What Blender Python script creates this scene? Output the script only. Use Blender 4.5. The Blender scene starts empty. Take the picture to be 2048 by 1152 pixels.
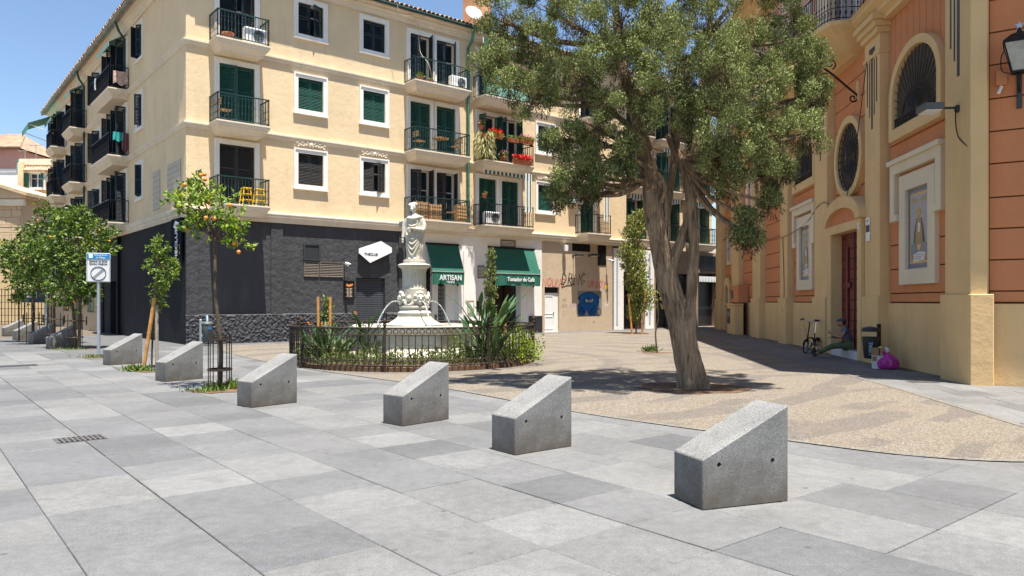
import bpy, bmesh, math, random
import numpy as np
from mathutils import Vector, Matrix, noise
random.seed(11); RNG = np.random.default_rng(11)
S = bpy.context.scene; COL = S.collection
R = math.radians

# ---------------------------------------------------------------- camera
cd = bpy.data.cameras.new('camera'); cam = bpy.data.objects.new('camera', cd); COL.objects.link(cam)
cam.location = (0, 0, 1.6); cam.rotation_euler = (R(90), 0, 0)
cd.sensor_width = 36; cd.lens = 1500/2048*36; cd.shift_y = 27/2048
cd.clip_start = .1; cd.clip_end = 3000
S.camera = cam
# ---------------------------------------------------------------- light
SUN_EL = 76.0; SUN_AZ = (0.47, -0.883)
w = bpy.data.worlds.new('World'); S.world = w; w.use_nodes = True
nt = w.node_tree; nt.nodes.clear()
sky = nt.nodes.new('ShaderNodeTexSky'); sky.sky_type = 'NISHITA'; sky.sun_disc = False
sky.sun_elevation = R(SUN_EL); sky.sun_rotation = math.atan2(SUN_AZ[0], SUN_AZ[1])
sky.altitude = 0; sky.air_density = 1.0; sky.dust_density = .3; sky.ozone_density = 3.0
bg = nt.nodes.new('ShaderNodeBackground'); bg.inputs[1].default_value = .078
wo = nt.nodes.new('ShaderNodeOutputWorld')
nt.links.new(sky.outputs[0], bg.inputs[0]); nt.links.new(bg.outputs[0], wo.inputs[0])
sd = bpy.data.lights.new('sun', 'SUN'); sd.energy = 5.0; sd.angle = R(.53); sd.color = (1, .95, .87)
sun = bpy.data.objects.new('sun', sd); COL.objects.link(sun)
sv = Vector((SUN_AZ[0]*math.cos(R(SUN_EL)), SUN_AZ[1]*math.cos(R(SUN_EL)), math.sin(R(SUN_EL))))
sun.rotation_euler = sv.to_track_quat('Z', 'Y').to_euler(); sun.location = (6, -6, 30)
S.view_settings.view_transform = 'Standard'; S.view_settings.look = 'None'
S.view_settings.gamma = 1; S.view_settings.use_curve_mapping = False
S.view_settings.exposure = 1.28

# ---------------------------------------------------------------- helpers
def G(px, py, z=0.0):
    """ground point seen at a photograph pixel"""
    Y = 1500*(1.6-z)/(py-603); return Vector(((px-1024)/1500*Y, Y, z))
def at(px, py, Y):
    return Vector(((px-1024)/1500*Y, Y, 1.6+(603-py)/1500*Y))
T = Matrix.Translation
def RZ(a): return Matrix.Rotation(R(a), 4, 'Z')
def RX(a): return Matrix.Rotation(R(a), 4, 'X')
def RY(a): return Matrix.Rotation(R(a), 4, 'Y')

class MB:
    def __init__(s, M=None): s.v = []; s.f = []; s.m = []; s.M = M or Matrix(); s.mi = 0
    def add(s, vs, fs):
        b = len(s.v); s.v += [tuple(s.M @ Vector(v)) for v in vs]
        s.f += [tuple(i+b for i in f) for f in fs]; s.m += [s.mi]*len(fs); return s
    def box(s, x0, x1, y0, y1, z0, z1):
        return s.add([(x0,y0,z0),(x1,y0,z0),(x1,y1,z0),(x0,y1,z0),(x0,y0,z1),(x1,y0,z1),(x1,y1,z1),(x0,y1,z1)],
            [(0,3,2,1),(4,5,6,7),(0,1,5,4),(1,2,6,5),(2,3,7,6),(3,0,4,7)])
    def prism(s, poly, a, b, axis='y'):
        """poly: 2D outline; extruded from a to b along axis"""
        def P(p, t):
            return (p[0], t, p[1]) if axis == 'y' else ((t, p[0], p[1]) if axis == 'x' else (p[0], p[1], t))
        n = len(poly)
        return s.add([P(p, a) for p in poly]+[P(p, b) for p in poly],
            [tuple(range(n))[::-1], tuple(range(n, 2*n))]+[(i,(i+1)%n,n+(i+1)%n,n+i) for i in range(n)])
    def ring(s, outer, inner, a, b, closed=True):
        """band between two outlines (x,z), extruded along y"""
        n = len(outer); V = []
        for t in (a, b):
            V += [(p[0],t,p[1]) for p in outer]+[(p[0],t,p[1]) for p in inner]
        F = []
        for i in range(n if closed else n-1):
            j = (i+1)%n
            F += [(i,j,n+j,n+i),(2*n+i,3*n+i,3*n+j,2*n+j),(i,2*n+i,2*n+j,j),(n+i,n+j,3*n+j,3*n+i)]
        if not closed:
            F += [(0,n,3*n,2*n),(n-1,3*n-1,4*n-1,2*n-1)]
        return s.add(V, F)
    def tube(s, pts, r, n=6, cap=True):
        pts = [Vector(p) for p in pts]; k = len(pts)
        rs = r if isinstance(r, (list, tuple)) else [r]*k
        V = []; F = []; up = None
        for i, p in enumerate(pts):
            d = (pts[min(i+1,k-1)]-pts[max(i-1,0)])
            d = d.normalized() if d.length > 1e-9 else Vector((0,0,1))
            if up is None:
                up = Vector((0,0,1)) if abs(d.z) < .9 else Vector((1,0,0))
            a = d.cross(up)
            if a.length < 1e-6: a = d.orthogonal()
            a.normalize(); b = a.cross(d).normalized(); up = b
            for j in range(n):
                t = 2*math.pi*j/n
                V.append(tuple(p+a*math.cos(t)*rs[i]+b*math.sin(t)*rs[i]))
        for i in range(k-1):
            for j in range(n):
                F.append((i*n+j, i*n+(j+1)%n, (i+1)*n+(j+1)%n, (i+1)*n+j))
        if cap: F += [tuple(range(n))[::-1], tuple(range((k-1)*n, k*n))]
        return s.add(V, F)
    def lathe(s, prof, n=16, c=(0,0,0), ph=0):
        V = []; F = []; k = len(prof)
        for r, z in prof:
            for j in range(n):
                t = 2*math.pi*(j+ph)/n; V.append((c[0]+r*math.cos(t), c[1]+r*math.sin(t), c[2]+z))
        for i in range(k-1):
            for j in range(n): F.append((i*n+j, i*n+(j+1)%n, (i+1)*n+(j+1)%n, (i+1)*n+j))
        F += [tuple(range(n))[::-1], tuple(range((k-1)*n, k*n))]
        return s.add(V, F)
    def ball(s, c, r, n=10, k=7, sc=(1,1,1)):
        V = [(c[0],c[1],c[2]-r*sc[2])]; F = []
        for i in range(1, k):
            a = math.pi*i/k
            for j in range(n):
                t = 2*math.pi*j/n
                V.append((c[0]+r*sc[0]*math.sin(a)*math.cos(t), c[1]+r*sc[1]*math.sin(a)*math.sin(t), c[2]-r*sc[2]*math.cos(a)))
        V.append((c[0],c[1],c[2]+r*sc[2])); L = len(V)-1
        for j in range(n):
            F.append((0, 1+(j+1)%n, 1+j)); F.append((L, L-n+j, L-n+(j+1)%n))
        for i in range(k-2):
            for j in range(n):
                F.append((1+i*n+j, 1+i*n+(j+1)%n, 1+(i+1)*n+(j+1)%n, 1+(i+1)*n+j))
        return s.add(V, F)
    def torus(s, c, Rr, r, ax='y', n=14, k=5):
        pts = []
        for j in range(n+1):
            t = 2*math.pi*j/n; a, b = Rr*math.cos(t), Rr*math.sin(t)
            pts.append((c[0]+a, c[1], c[2]+b) if ax == 'y' else ((c[0], c[1]+a, c[2]+b) if ax == 'x' else (c[0]+a, c[1]+b, c[2])))
        return s.tube(pts, r, k, cap=False)
    def mesh(s, name, mats, smooth=False, bevel=0, recalc=True, seg=1):
        me = bpy.data.meshes.new(name); me.from_pydata(s.v, [], s.f)
        for m in (mats if isinstance(mats, (list, tuple)) else [mats]): me.materials.append(m)
        if any(s.m): me.polygons.foreach_set('material_index', s.m)
        if recalc or bevel:
            bm = bmesh.new(); bm.from_mesh(me)
            if recalc: bmesh.ops.recalc_face_normals(bm, faces=bm.faces)
            if bevel:
                ed = [e for e in bm.edges if len(e.link_faces) == 2 and e.calc_face_angle(0) > R(30)]
                bmesh.ops.bevel(bm, geom=ed, offset=bevel, segments=seg, affect='EDGES', clamp_overlap=True)
            bm.to_mesh(me); bm.free()
        if smooth:
            me.polygons.foreach_set('use_smooth', [True]*len(me.polygons))
            try: me.set_sharp_from_angle(angle=R(40))
            except Exception: pass
        me.update(); return me
    def build(s, name, mats, parent=None, smooth=False, bevel=0, recalc=True, M=None, seg=1):
        return link(name, s.mesh(name, mats, smooth, bevel, recalc, seg), parent, M)
def link(name, me, parent=None, M=None):
    o = bpy.data.objects.new(name, me); COL.objects.link(o)
    if parent: o.parent = parent
    if M is not None: o.matrix_local = M
    return o
def tag(o, label=None, cat=None, group=None, kind=None):
    if label: o['label'] = label
    if cat: o['category'] = cat
    if group: o['group'] = group
    if kind: o['kind'] = kind
    return o
def thing(name, label, cat, M=None, group=None):
    o = bpy.data.objects.new(name, None); COL.objects.link(o); o.empty_display_size = .2
    if M is not None: o.matrix_world = M if isinstance(M, Matrix) else T(M)
    return tag(o, label, cat, group)
def struct(o): o['kind'] = 'structure'; return o
KIDS = {}
def copy_tree(o, parent=None):
    c = o.copy(); COL.objects.link(c)
    if parent is not None: c.parent = parent
    for ch in list(o.children): copy_tree(ch, c)
    return c
def evaluated(o):
    dg = bpy.context.evaluated_depsgraph_get(); dg.update()
    me = bpy.data.meshes.new_from_object(o.evaluated_get(dg)); return me
def remesh(mb, name, mats, voxel, smooth_it=6, fac=.5, parent=None, M=None):
    o = mb.build(name, mats, recalc=True)
    m = o.modifiers.new('r', 'REMESH'); m.mode = 'VOXEL'; m.voxel_size = voxel; m.use_smooth_shade = True
    sm = o.modifiers.new('s', 'SMOOTH'); sm.iterations = smooth_it; sm.factor = fac
    me = evaluated(o); me.name = name; old = o.data; o.modifiers.clear(); o.data = me; bpy.data.meshes.remove(old)
    me.materials.clear()
    for mm in (mats if isinstance(mats, (list, tuple)) else [mats]): me.materials.append(mm)
    if parent: o.parent = parent
    if M is not None: o.matrix_local = M
    return o
def text(name, s, size, M, material, parent=None, extrude=.004, align='CENTER', sx=1.0, bold=0):
    cu = bpy.data.curves.new(name, 'FONT'); cu.body = s; cu.size = size; cu.extrude = extrude; cu.align_x = align
    cu.align_y = 'CENTER'; cu.resolution_u = 3; cu.offset = bold
    o = bpy.data.objects.new(name, cu); COL.objects.link(o)
    me = evaluated(o); bpy.data.objects.remove(o); bpy.data.curves.remove(cu)
    me.materials.clear(); me.materials.append(material)
    for v in me.vertices: v.co.x *= sx
    return link(name, me, parent, M)
def arc(cx, cz, rx, rz, a0, a1, n):
    return [(cx+rx*math.cos(R(a0+(a1-a0)*i/n)), cz+rz*math.sin(R(a0+(a1-a0)*i/n))) for i in range(n+1)]
def rect(x0, x1, z0, z1): return [(x0,z0),(x1,z0),(x1,z1),(x0,z1)]
def spline(pts, n=8):
    P = [Vector(p) for p in pts]; out = []
    for i in range(len(P)-1):
        p0, p1, p2, p3 = P[max(i-1,0)], P[i], P[i+1], P[min(i+2,len(P)-1)]
        for k in range(n):
            t = k/n
            out.append(.5*((2*p1)+(p2-p0)*t+(2*p0-5*p1+4*p2-p3)*t*t+(3*p1-p0-3*p2+p3)*t**3))
    out.append(P[-1]); return out

# ---------------------------------------------------------------- materials
MATS = {}
class N:
    def __init__(s, name):
        s.m = bpy.data.materials.new(name); s.m.use_nodes = True; s.t = s.m.node_tree
        s.b = s.t.nodes['Principled BSDF']; s.c = None
    def n(s, typ, **kw):
        x = s.t.nodes.new(typ)
        for k, v in kw.items():
            if isinstance(k, str) and hasattr(x, k): setattr(x, k, v)
            else: x.inputs[k].default_value = v
        return x
    def L(s, a, b): s.t.links.new(a, b)
    def co(s, kind='Object'):
        if s.c is None: s.c = {}
        if kind not in s.c:
            if kind == 'World': s.c[kind] = s.n('ShaderNodeNewGeometry').outputs['Position']
            else: s.c[kind] = s.n('ShaderNodeTexCoord').outputs[kind]
        return s.c[kind]
    def noise(s, scale, detail=4, rough=.6, kind='Object', sc=None, dist=0):
        x = s.n('ShaderNodeTexNoise'); x.inputs['Scale'].default_value = scale; x.inputs['Detail'].default_value = detail
        x.inputs['Roughness'].default_value = rough; x.inputs['Distortion'].default_value = dist
        v = s.co(kind)
        if sc:
            mp = s.n('ShaderNodeMapping'); mp.inputs['Scale'].default_value = sc; s.L(v, mp.inputs[0]); v = mp.outputs[0]
        s.L(v, x.inputs['Vector']); return x.outputs['Fac']
    def ramp(s, v, stops):
        x = s.n('ShaderNodeValToRGB'); e = x.color_ramp.elements
        while len(e) < len(stops): e.new(.5)
        for i, (p, c) in enumerate(stops):
            e[i].position = p; e[i].color = (*c, 1) if not isinstance(c, (int, float)) else (c, c, c, 1)
        s.L(v, x.inputs[0]); return x.outputs[0]
    def mix(s, f, a, b, mode='MIX'):
        x = s.n('ShaderNodeMix', data_type='RGBA', blend_type=mode)
        for inp, v in ((0, f), (6, a), (7, b)):
            if hasattr(v, 'is_output') or isinstance(v, bpy.types.NodeSocket): s.L(v, x.inputs[inp])
            elif inp == 0: x.inputs[0].default_value = v
            else: x.inputs[inp].default_value = (*v, 1) if not isinstance(v, (int, float)) else (v, v, v, 1)
        return x.outputs[2]
    def math(s, op, a, b=0.0):
        x = s.n('ShaderNodeMath', operation=op)
        for i, v in enumerate((a, b)):
            if isinstance(v, bpy.types.NodeSocket): s.L(v, x.inputs[i])
            else: x.inputs[i].default_value = v
        return x.outputs[0]
    def bump(s, v, strength=.3, dist=.01):
        x = s.n('ShaderNodeBump'); x.inputs['Strength'].default_value = strength; x.inputs['Distance'].default_value = dist
        s.L(v, x.inputs['Height'])
        if s.b.inputs['Normal'].is_linked: s.L(s.b.inputs['Normal'].links[0].from_socket, x.inputs['Normal'])
        s.L(x.outputs[0], s.b.inputs['Normal'])
    def col(s, v):
        if isinstance(v, bpy.types.NodeSocket): s.L(v, s.b.inputs['Base Color'])
        else: s.b.inputs['Base Color'].default_value = (*v, 1)
    def set(s, **kw):
        for k, v in kw.items(): s.b.inputs[k.replace('_', ' ')].default_value = v
        return s
def mul(c, k): return tuple(min(1, x*k) for x in c)
def simple(name, c, rough=.6, metal=0, var=.12, scale=3, bump=0, bscale=60, spec=.3, kind='Object'):
    """one colour with a little uneven wear"""
    if name in MATS: return MATS[name]
    x = N(name); x.set(Roughness=rough, Metallic=metal); x.b.inputs['Specular IOR Level'].default_value = spec
    x.col(x.ramp(x.noise(scale, 5, .65, kind), [(.3, mul(c, 1-var)), (.7, mul(c, 1+var))]))
    if bump: x.bump(x.noise(bscale, 3, .6, kind), bump, .01)
    MATS[name] = x.m; return x.m
def plaster(name, c, stain=(.35,.27,.18), amt=.5, bump=.25, streak=True):
    x = N(name); x.set(Roughness=.88); x.b.inputs['Specular IOR Level'].default_value = .15
    a = x.ramp(x.noise(.7, 6, .65), [(.3, mul(c, .9)), (.55, c), (.75, mul(c, 1.07))])
    f = x.ramp(x.noise(1.0, 6, .7, sc=(1.5, 1.5, .3)), [(.52, 0), (.85, amt)])
    a = x.mix(f, a, mul(stain, 1.0)) if streak else a
    g = x.ramp(x.noise(9, 5, .7), [(.62, 0), (.8, .25)])
    a = x.mix(g, a, mul(c, .72))
    if streak:
        a = x.mix(x.ramp(x.noise(1.0, 5, .75, sc=(7, 7, .35)), [(.58, 0), (.8, amt*.55)]), a, mul(stain, .9))
        a = x.mix(x.ramp(x.noise(.33, 3, .5), [(.35, .0), (.65, .22)]), a, mul(c, 1.16))
    x.col(a); x.bump(x.noise(40, 5, .65), bump, .012); x.bump(x.noise(4, 4, .6), bump*.8, .07)
    MATS[name] = x.m; return x.m
CREAM = plaster('cream_plaster', (.72,.555,.345), (.40,.29,.18), .5)
TRIM = plaster('pale_trim_plaster', (.72,.62,.48), (.34,.27,.2), .55, .15)
WHITE_TRIM = plaster('white_window_surround', (.80,.77,.70), (.42,.36,.28), .4, .1)
ORANGE = plaster('terracotta_plaster', (.56,.228,.102), (.34,.16,.085), .4, .3)
YELLOW = plaster('ochre_yellow_plaster', (.67,.458,.225), (.38,.25,.13), .4, .25)
SHRINE = plaster('ivory_plaster', (.68,.58,.42), (.42,.33,.22), .3, .12)
BROWN = plaster('tan_ground_floor_plaster', (.50,.39,.275), (.29,.21,.14), .45, .2)
WHITE_WALL = plaster('white_shop_plaster', (.78,.75,.70), (.45,.4,.33), .35, .15)
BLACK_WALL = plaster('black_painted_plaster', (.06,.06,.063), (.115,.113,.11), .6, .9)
BLACK_SIDE = plaster('darker_black_side_plaster', (.022,.022,.025), (.055,.053,.05), .5, .3)  # same plaster recipe in a darker black than the front club wall
PINK = plaster('pink_plaster', (.55,.30,.24), (.3,.2,.16), .4, .3)
SAND = plaster('sandstone', (.56,.42,.27), (.33,.24,.15), .5, .5)
DARKBROWN = plaster('dark_brown_passage_plaster', (.28,.2,.14), (.14,.1,.07), .5, .2)  # dark brown plaster for the ground floor round the portal and shops
GREEN = simple('dark_green_paint', (.014,.078,.055), .5, 0, .25, 6, .1, 80)
GREENB = simple('bluish_black_paint', (.012,.022,.03), .5, 0, .25, 6, .1, 80)
BRONZE = simple('brown_black_paint', (.035,.032,.03), .55, 0, .25, 6, .1, 80)
RAIL = simple('railing_green_paint', (.02,.055,.052), .45, .2, .3, 9)
IRON = simple('black_wrought_iron', (.016,.016,.018), .5, .4, .3, 9)
GRATE = simple('worn_cast_iron', (.13,.12,.11), .6, .3, .4, 14, .2, 90)
RUST = simple('rust_brown_iron', (.058,.042,.032), .6, .4, .4, 14, .2, 90)
GLASS = simple('dark_window_glass', (.02,.026,.03), .05, 0, .2, 2, spec=.6)
SHOPGLASS = simple('dark_shop_glass', (.012,.013,.014), .04, 0, .3, 1, spec=.6)
WFRAME = simple('white_frame_paint', (.75,.74,.71), .45, 0, .06)
WHITE = simple('white_plastic', (.78,.78,.76), .4, 0, .06)
GREYP = simple('grey_plastic', (.24,.25,.26), .45, 0, .1)
DKGREY = simple('dark_grey_metal', (.055,.06,.062), .45, .3, .2)
GALV = simple('galvanised_steel', (.42,.46,.5), .4, .7, .12, 12)
BLACK = simple('black_plastic', (.014,.014,.015), .4, 0, .2)
WOOD = simple('bare_wood', (.42,.25,.12), .65, 0, .3, 12, .15, 60)
STAKE = simple('orange_wooden_stake', (.52,.26,.08), .7, 0, .3, 9, .3, 50)
GREYWOOD = simple('weathered_grey_stake', (.30,.26,.2), .8, 0, .3, 9, .3, 50)
TERRA = simple('terracotta_pot', (.45,.15,.07), .75, 0, .2, 8)
REDDOOR = simple('dark_red_door_paint', (.13,.02,.018), .45, 0, .3, 4, .15, 50)
AWN = simple('green_awning_canvas', (.022,.115,.08), .8, 0, .15, 2, .2, 300)
YPL = simple('yellow_plastic', (.75,.48,.02), .4, 0, .1)
def tilemat():
    x = N('clay_roof_tile'); x.set(Roughness=.85)
    oi = x.n('ShaderNodeObjectInfo')
    a = x.ramp(x.noise(2.2, 4, .7), [(.3, (.33,.2,.13)), (.5, (.47,.33,.23)), (.7, (.56,.46,.35))])
    x.col(x.mix(x.ramp(x.noise(14, 5, .7), [(.5, 0), (.75, .55)]), a, (.2,.16,.12))); x.bump(x.noise(30, 4), .3, .01)
    return x.m
CLAY = tilemat()
def granite(name, c, dark=.55):
    x = N(name); x.set(Roughness=.72); x.b.inputs['Specular IOR Level'].default_value = .3
    sp = x.n('ShaderNodeTexVoronoi'); sp.inputs['Scale'].default_value = 170; x.L(x.co('Object'), sp.inputs['Vector'])
    a = x.ramp(sp.outputs['Color'], [(.1, mul(c, dark)), (.35, mul(c, .95)), (.7, mul(c, 1.15)), (.95, mul(c, 1.5))])
    a2 = x.ramp(x.noise(75, 3, .7), [(.36, 0), (.45, 1)])
    a = x.mix(a2, mul(c, .45), a)
    big = x.ramp(x.noise(2.4, 5, .65), [(.3, .72), (.7, 1.1)])
    a = x.mix(1, a, big, 'MULTIPLY')
    return x, a
x, a = granite('bollard_granite', (.215,.212,.202))
sep = x.n('ShaderNodeSeparateXYZ'); x.L(x.co('Object'), sep.inputs[0])
dz = x.math('ADD', sep.outputs[2], x.math('MULTIPLY', x.math('SUBTRACT', x.noise(5, 4, .7), .5), .5))
dirt = x.ramp(dz, [(0, .85), (.46, 0)])
a = x.mix(dirt, a, (.085,.07,.052))
x.col(a); x.bump(x.noise(140, 2), .25, .004); GRANITE = x.m
def slabmat(name, lo, hi, warm=(.3,.28,.25)):
    x = N(name); x.set(Roughness=.68); x.b.inputs['Specular IOR Level'].default_value = .25
    oi = x.n('ShaderNodeObjectInfo')
    base = x.ramp(oi.outputs['Random'], [(0, lo), (.12, mul(lo, 1.12)), (.35, mul(hi, .95)), (.55, mul(lo, 1.2)), (.8, hi), (1, mul(hi, 1.08))])
    big = x.ramp(x.noise(.9, 5, .65, 'World'), [(.3, .82), (.7, 1.1)])
    a = x.mix(1, base, big, 'MULTIPLY')
    sp = x.ramp(x.noise(90, 3, .75, 'World'), [(.3, .66), (.5, 1), (.7, 1.3)]); a = x.mix(1, a, sp, 'MULTIPLY')
    mo = x.ramp(x.noise(11, 4, .7, 'World'), [(.3, .86), (.7, 1.12)]); a = x.mix(1, a, mo, 'MULTIPLY')
    st = x.ramp(x.noise(2.6, 6, .72, 'World', dist=.6), [(.54, 0), (.7, .45)]); a = x.mix(st, a, (.09,.086,.079))
    v = x.n('ShaderNodeTexVoronoi'); v.inputs['Scale'].default_value = 2.6; x.L(x.co('World'), v.inputs['Vector'])
    gum = x.ramp(v.outputs['Distance'], [(.04, 1), (.075, 0)]); pick = x.ramp(v.outputs['Color'], [(.35, 0), (.42, .7)])
    a = x.mix(x.mix(1, gum, pick, 'MULTIPLY'), a, (.06,.059,.057))
    lich = x.ramp(x.noise(7, 6, .8, 'World'), [(.66, 0), (.75, .22)]); a = x.mix(lich, a, (.25,.245,.235))
    x.col(a); x.bump(x.noise(60, 4, .7, 'World'), .18, .006); return x.m
SLAB = slabmat('grey_granite_slab', (.110,.111,.113), (.167,.166,.162))
SLAB2 = slabmat('pale_sidewalk_slab', (.128,.126,.122), (.172,.169,.163))
JOINT = simple('sandy_joint_mortar', (.12,.095,.07), .95, 0, .4, 5, .3, 60, kind='World')
SOIL = simple('brown_soil', (.13,.075,.042), .95, 0, .4, 6, .6, 40, kind='World')
def pebbles():
    x = N('pebble_mosaic'); x.set(Roughness=.72); x.b.inputs['Specular IOR Level'].default_value = .3
    pos = x.co('World')
    mp = x.n('ShaderNodeMapping'); mp.inputs['Scale'].default_value = (46, 64, 46); mp.inputs['Rotation'].default_value = (0,0,.6)
    x.L(pos, mp.inputs[0])
    v = x.n('ShaderNodeTexVoronoi'); v.inputs['Scale'].default_value = 1; x.L(mp.outputs[0], v.inputs['Vector'])
    cr = x.n('ShaderNodeSeparateColor'); x.L(v.outputs['Color'], cr.inputs[0])
    tan = x.ramp(cr.outputs[0], [(0, (.13,.112,.088)), (.3, (.23,.205,.163)), (.6, (.30,.272,.222)), (.85, (.36,.333,.285)), (1, (.43,.41,.37))])
    gry = x.ramp(cr.outputs[1], [(0, (.105,.103,.10)), (.5, (.165,.162,.155)), (.85, (.225,.218,.205)), (1, (.33,.315,.285))])
    # sweeping grey bands: distorted rings round the tree and the fountain
    nz = x.n('ShaderNodeTexNoise'); nz.inputs['Scale'].default_value = .22; nz.inputs['Detail'].default_value = 2; x.L(pos, nz.inputs['Vector'])
    def rings(c, freq, lo, hi, amp):
        d = x.n('ShaderNodeVectorMath', operation='DISTANCE'); x.L(pos, d.inputs[0]); d.inputs[1].default_value = c
        t = x.math('ADD', d.outputs['Value'], x.math('MULTIPLY', nz.outputs['Fac'], amp))
        return x.ramp(x.math('SINE', x.math('MULTIPLY', t, freq)), [(lo, 0), (hi, 1)])
    b1 = rings((13.5, 2.5, 0), 5.2, .45, .62, 2.6); b2 = rings((-2.6, 20.3, 0), 3.4, .5, .66, 1.4)
    soft = x.ramp(x.noise(.5, 3, .6, 'World'), [(.4, 0), (.55, 1)])
    band = x.mix(soft, b1, b2)
    edge = x.ramp(x.noise(3.2, 4, .75, 'World'), [(.3, .25), (.55, 1)])
    band = x.mix(1, band, edge, 'MULTIPLY')
    jig = x.math('GREATER_THAN', band, x.math('ADD', x.math('MULTIPLY', cr.outputs[2], .5), .12))
    a = x.mix(jig, tan, gry)
    a = x.mix(x.ramp(x.noise(.55, 5, .7, 'World'), [(.5, 0), (.75, .35)]), a, (.23,.175,.125))
    a = x.mix(x.ramp(v.outputs['Distance'], [(.42, 0), (.62, .85)]), a, (.14,.10,.065))
    x.col(a)
    h = x.ramp(v.outputs['Distance'], [(.1, 1), (.6, 0)]); x.bump(h, .8, .018)
    return x.m
PEBBLE = pebbles()
def bark(name, c0, c1, sc=(9, 9, 1.1)):
    x = N(name); x.set(Roughness=.9); x.b.inputs['Specular IOR Level'].default_value = .1
    f = x.noise(2.2, 6, .7, sc=sc, dist=.4)
    a = x.ramp(f, [(.3, c0), (.52, mul(c1, .75)), (.72, c1)])
    a = x.mix(x.ramp(x.noise(1.3, 4), [(.45, 0), (.7, .4)]), a, mul(c0, 1.6))
    x.col(a); x.bump(f, 1, .05); x.bump(x.noise(8, 4, .7, sc=sc), .6, .015); return x.m
BARK = bark('cypress_bark', (.045,.028,.018), (.42,.30,.195))
BARK2 = bark('grey_brown_bark', (.05,.036,.025), (.19,.14,.095), (14, 14, 3))
def leaf(name, stops, rough=.5, trans=.25, spec=.35, ns=1.7, nr=(.75,1.25)):
    x = N(name); x.set(Roughness=rough); x.b.inputs['Specular IOR Level'].default_value = spec
    g = x.n('ShaderNodeNewGeometry')
    c = x.ramp(g.outputs['Random Per Island'], stops)
    c = x.mix(1, c, x.ramp(x.noise(ns, 3, .6), [(.3, nr[0]), (.7, nr[1])]), 'MULTIPLY')
    x.col(c)
    tr = x.n('ShaderNodeBsdfTranslucent'); x.L(x.mix(1, c, (1.5,1.4,.6), 'MULTIPLY'), tr.inputs[0])
    mx = x.n('ShaderNodeMixShader'); mx.inputs[0].default_value = trans
    out = x.t.nodes['Material Output']
    x.L(x.b.outputs[0], mx.inputs[1]); x.L(tr.outputs[0], mx.inputs[2]); x.L(mx.outputs[0], out.inputs[0])
    return x.m
CYP = leaf('cypress_foliage', [(0, (.08,.10,.036)), (.3, (.15,.185,.062)), (.6, (.22,.26,.088)), (.85, (.31,.34,.135)), (.95, (.42,.41,.22)), (1, (.25,.18,.10))], .7, .1, .08, 1.6, (.5,1.3))
CYPDEAD = leaf('brown_inner_foliage', [(0, (.05,.036,.024)), (.6, (.09,.065,.04)), (1, (.14,.105,.065))], .9, .1, .05)
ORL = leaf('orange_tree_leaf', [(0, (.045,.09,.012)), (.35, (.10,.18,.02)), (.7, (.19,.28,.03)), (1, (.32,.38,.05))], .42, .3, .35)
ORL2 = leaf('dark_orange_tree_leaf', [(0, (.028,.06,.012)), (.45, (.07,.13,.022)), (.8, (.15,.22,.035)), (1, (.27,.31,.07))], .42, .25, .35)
YOUNG = leaf('young_yellow_green_leaf', [(0, (.06,.11,.02)), (.5, (.13,.2,.03)), (1, (.24,.31,.05))], .5, .3)
STREL = leaf('strelitzia_leaf', [(0, (.02,.05,.022)), (.6, (.045,.095,.036)), (1, (.10,.145,.06))], .5, .15, .2)
SHRUB = leaf('bright_shrub_leaf', [(0, (.09,.15,.015)), (.5, (.19,.28,.025)), (1, (.33,.42,.05))], .5, .3)
COVER = leaf('ground_cover_leaf', [(0, (.05,.08,.02)), (.5, (.12,.17,.045)), (.85, (.2,.24,.08)), (1, (.3,.27,.13))], .6, .25)
GRASS = leaf('weed_leaf', [(0, (.05,.1,.02)), (.6, (.12,.2,.04)), (1, (.22,.27,.08))], .6, .25)
REDFL = leaf('red_petal', [(0, (.5,.01,.012)), (1, (.75,.03,.03))], .5, .2)
FRUIT = simple('orange_fruit', (.66,.22,.03), .45, 0, .12, 6)
def marble():
    x = N('weathered_white_marble'); x.set(Roughness=.6)
    a = x.ramp(x.noise(1.6, 6, .7), [(.3, (.38,.34,.26)), (.55, (.50,.47,.395)), (.8, (.56,.54,.49))])
    a = x.mix(x.ramp(x.noise(2.4, 6, .75, sc=(3,3,.6)), [(.52, 0), (.75, .7)]), a, (.30,.23,.15))
    x.col(a); x.bump(x.noise(30, 5), .2, .01); return x.m
MARBLE = marble()
def water():
    x = N('falling_water'); x.set(Roughness=.05, IOR=1.33); x.b.inputs['Transmission Weight'].default_value = .75
    x.col((.9,.94,.96)); x.bump(x.noise(30, 3), .6, .02); return x.m
WATER = water()

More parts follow.
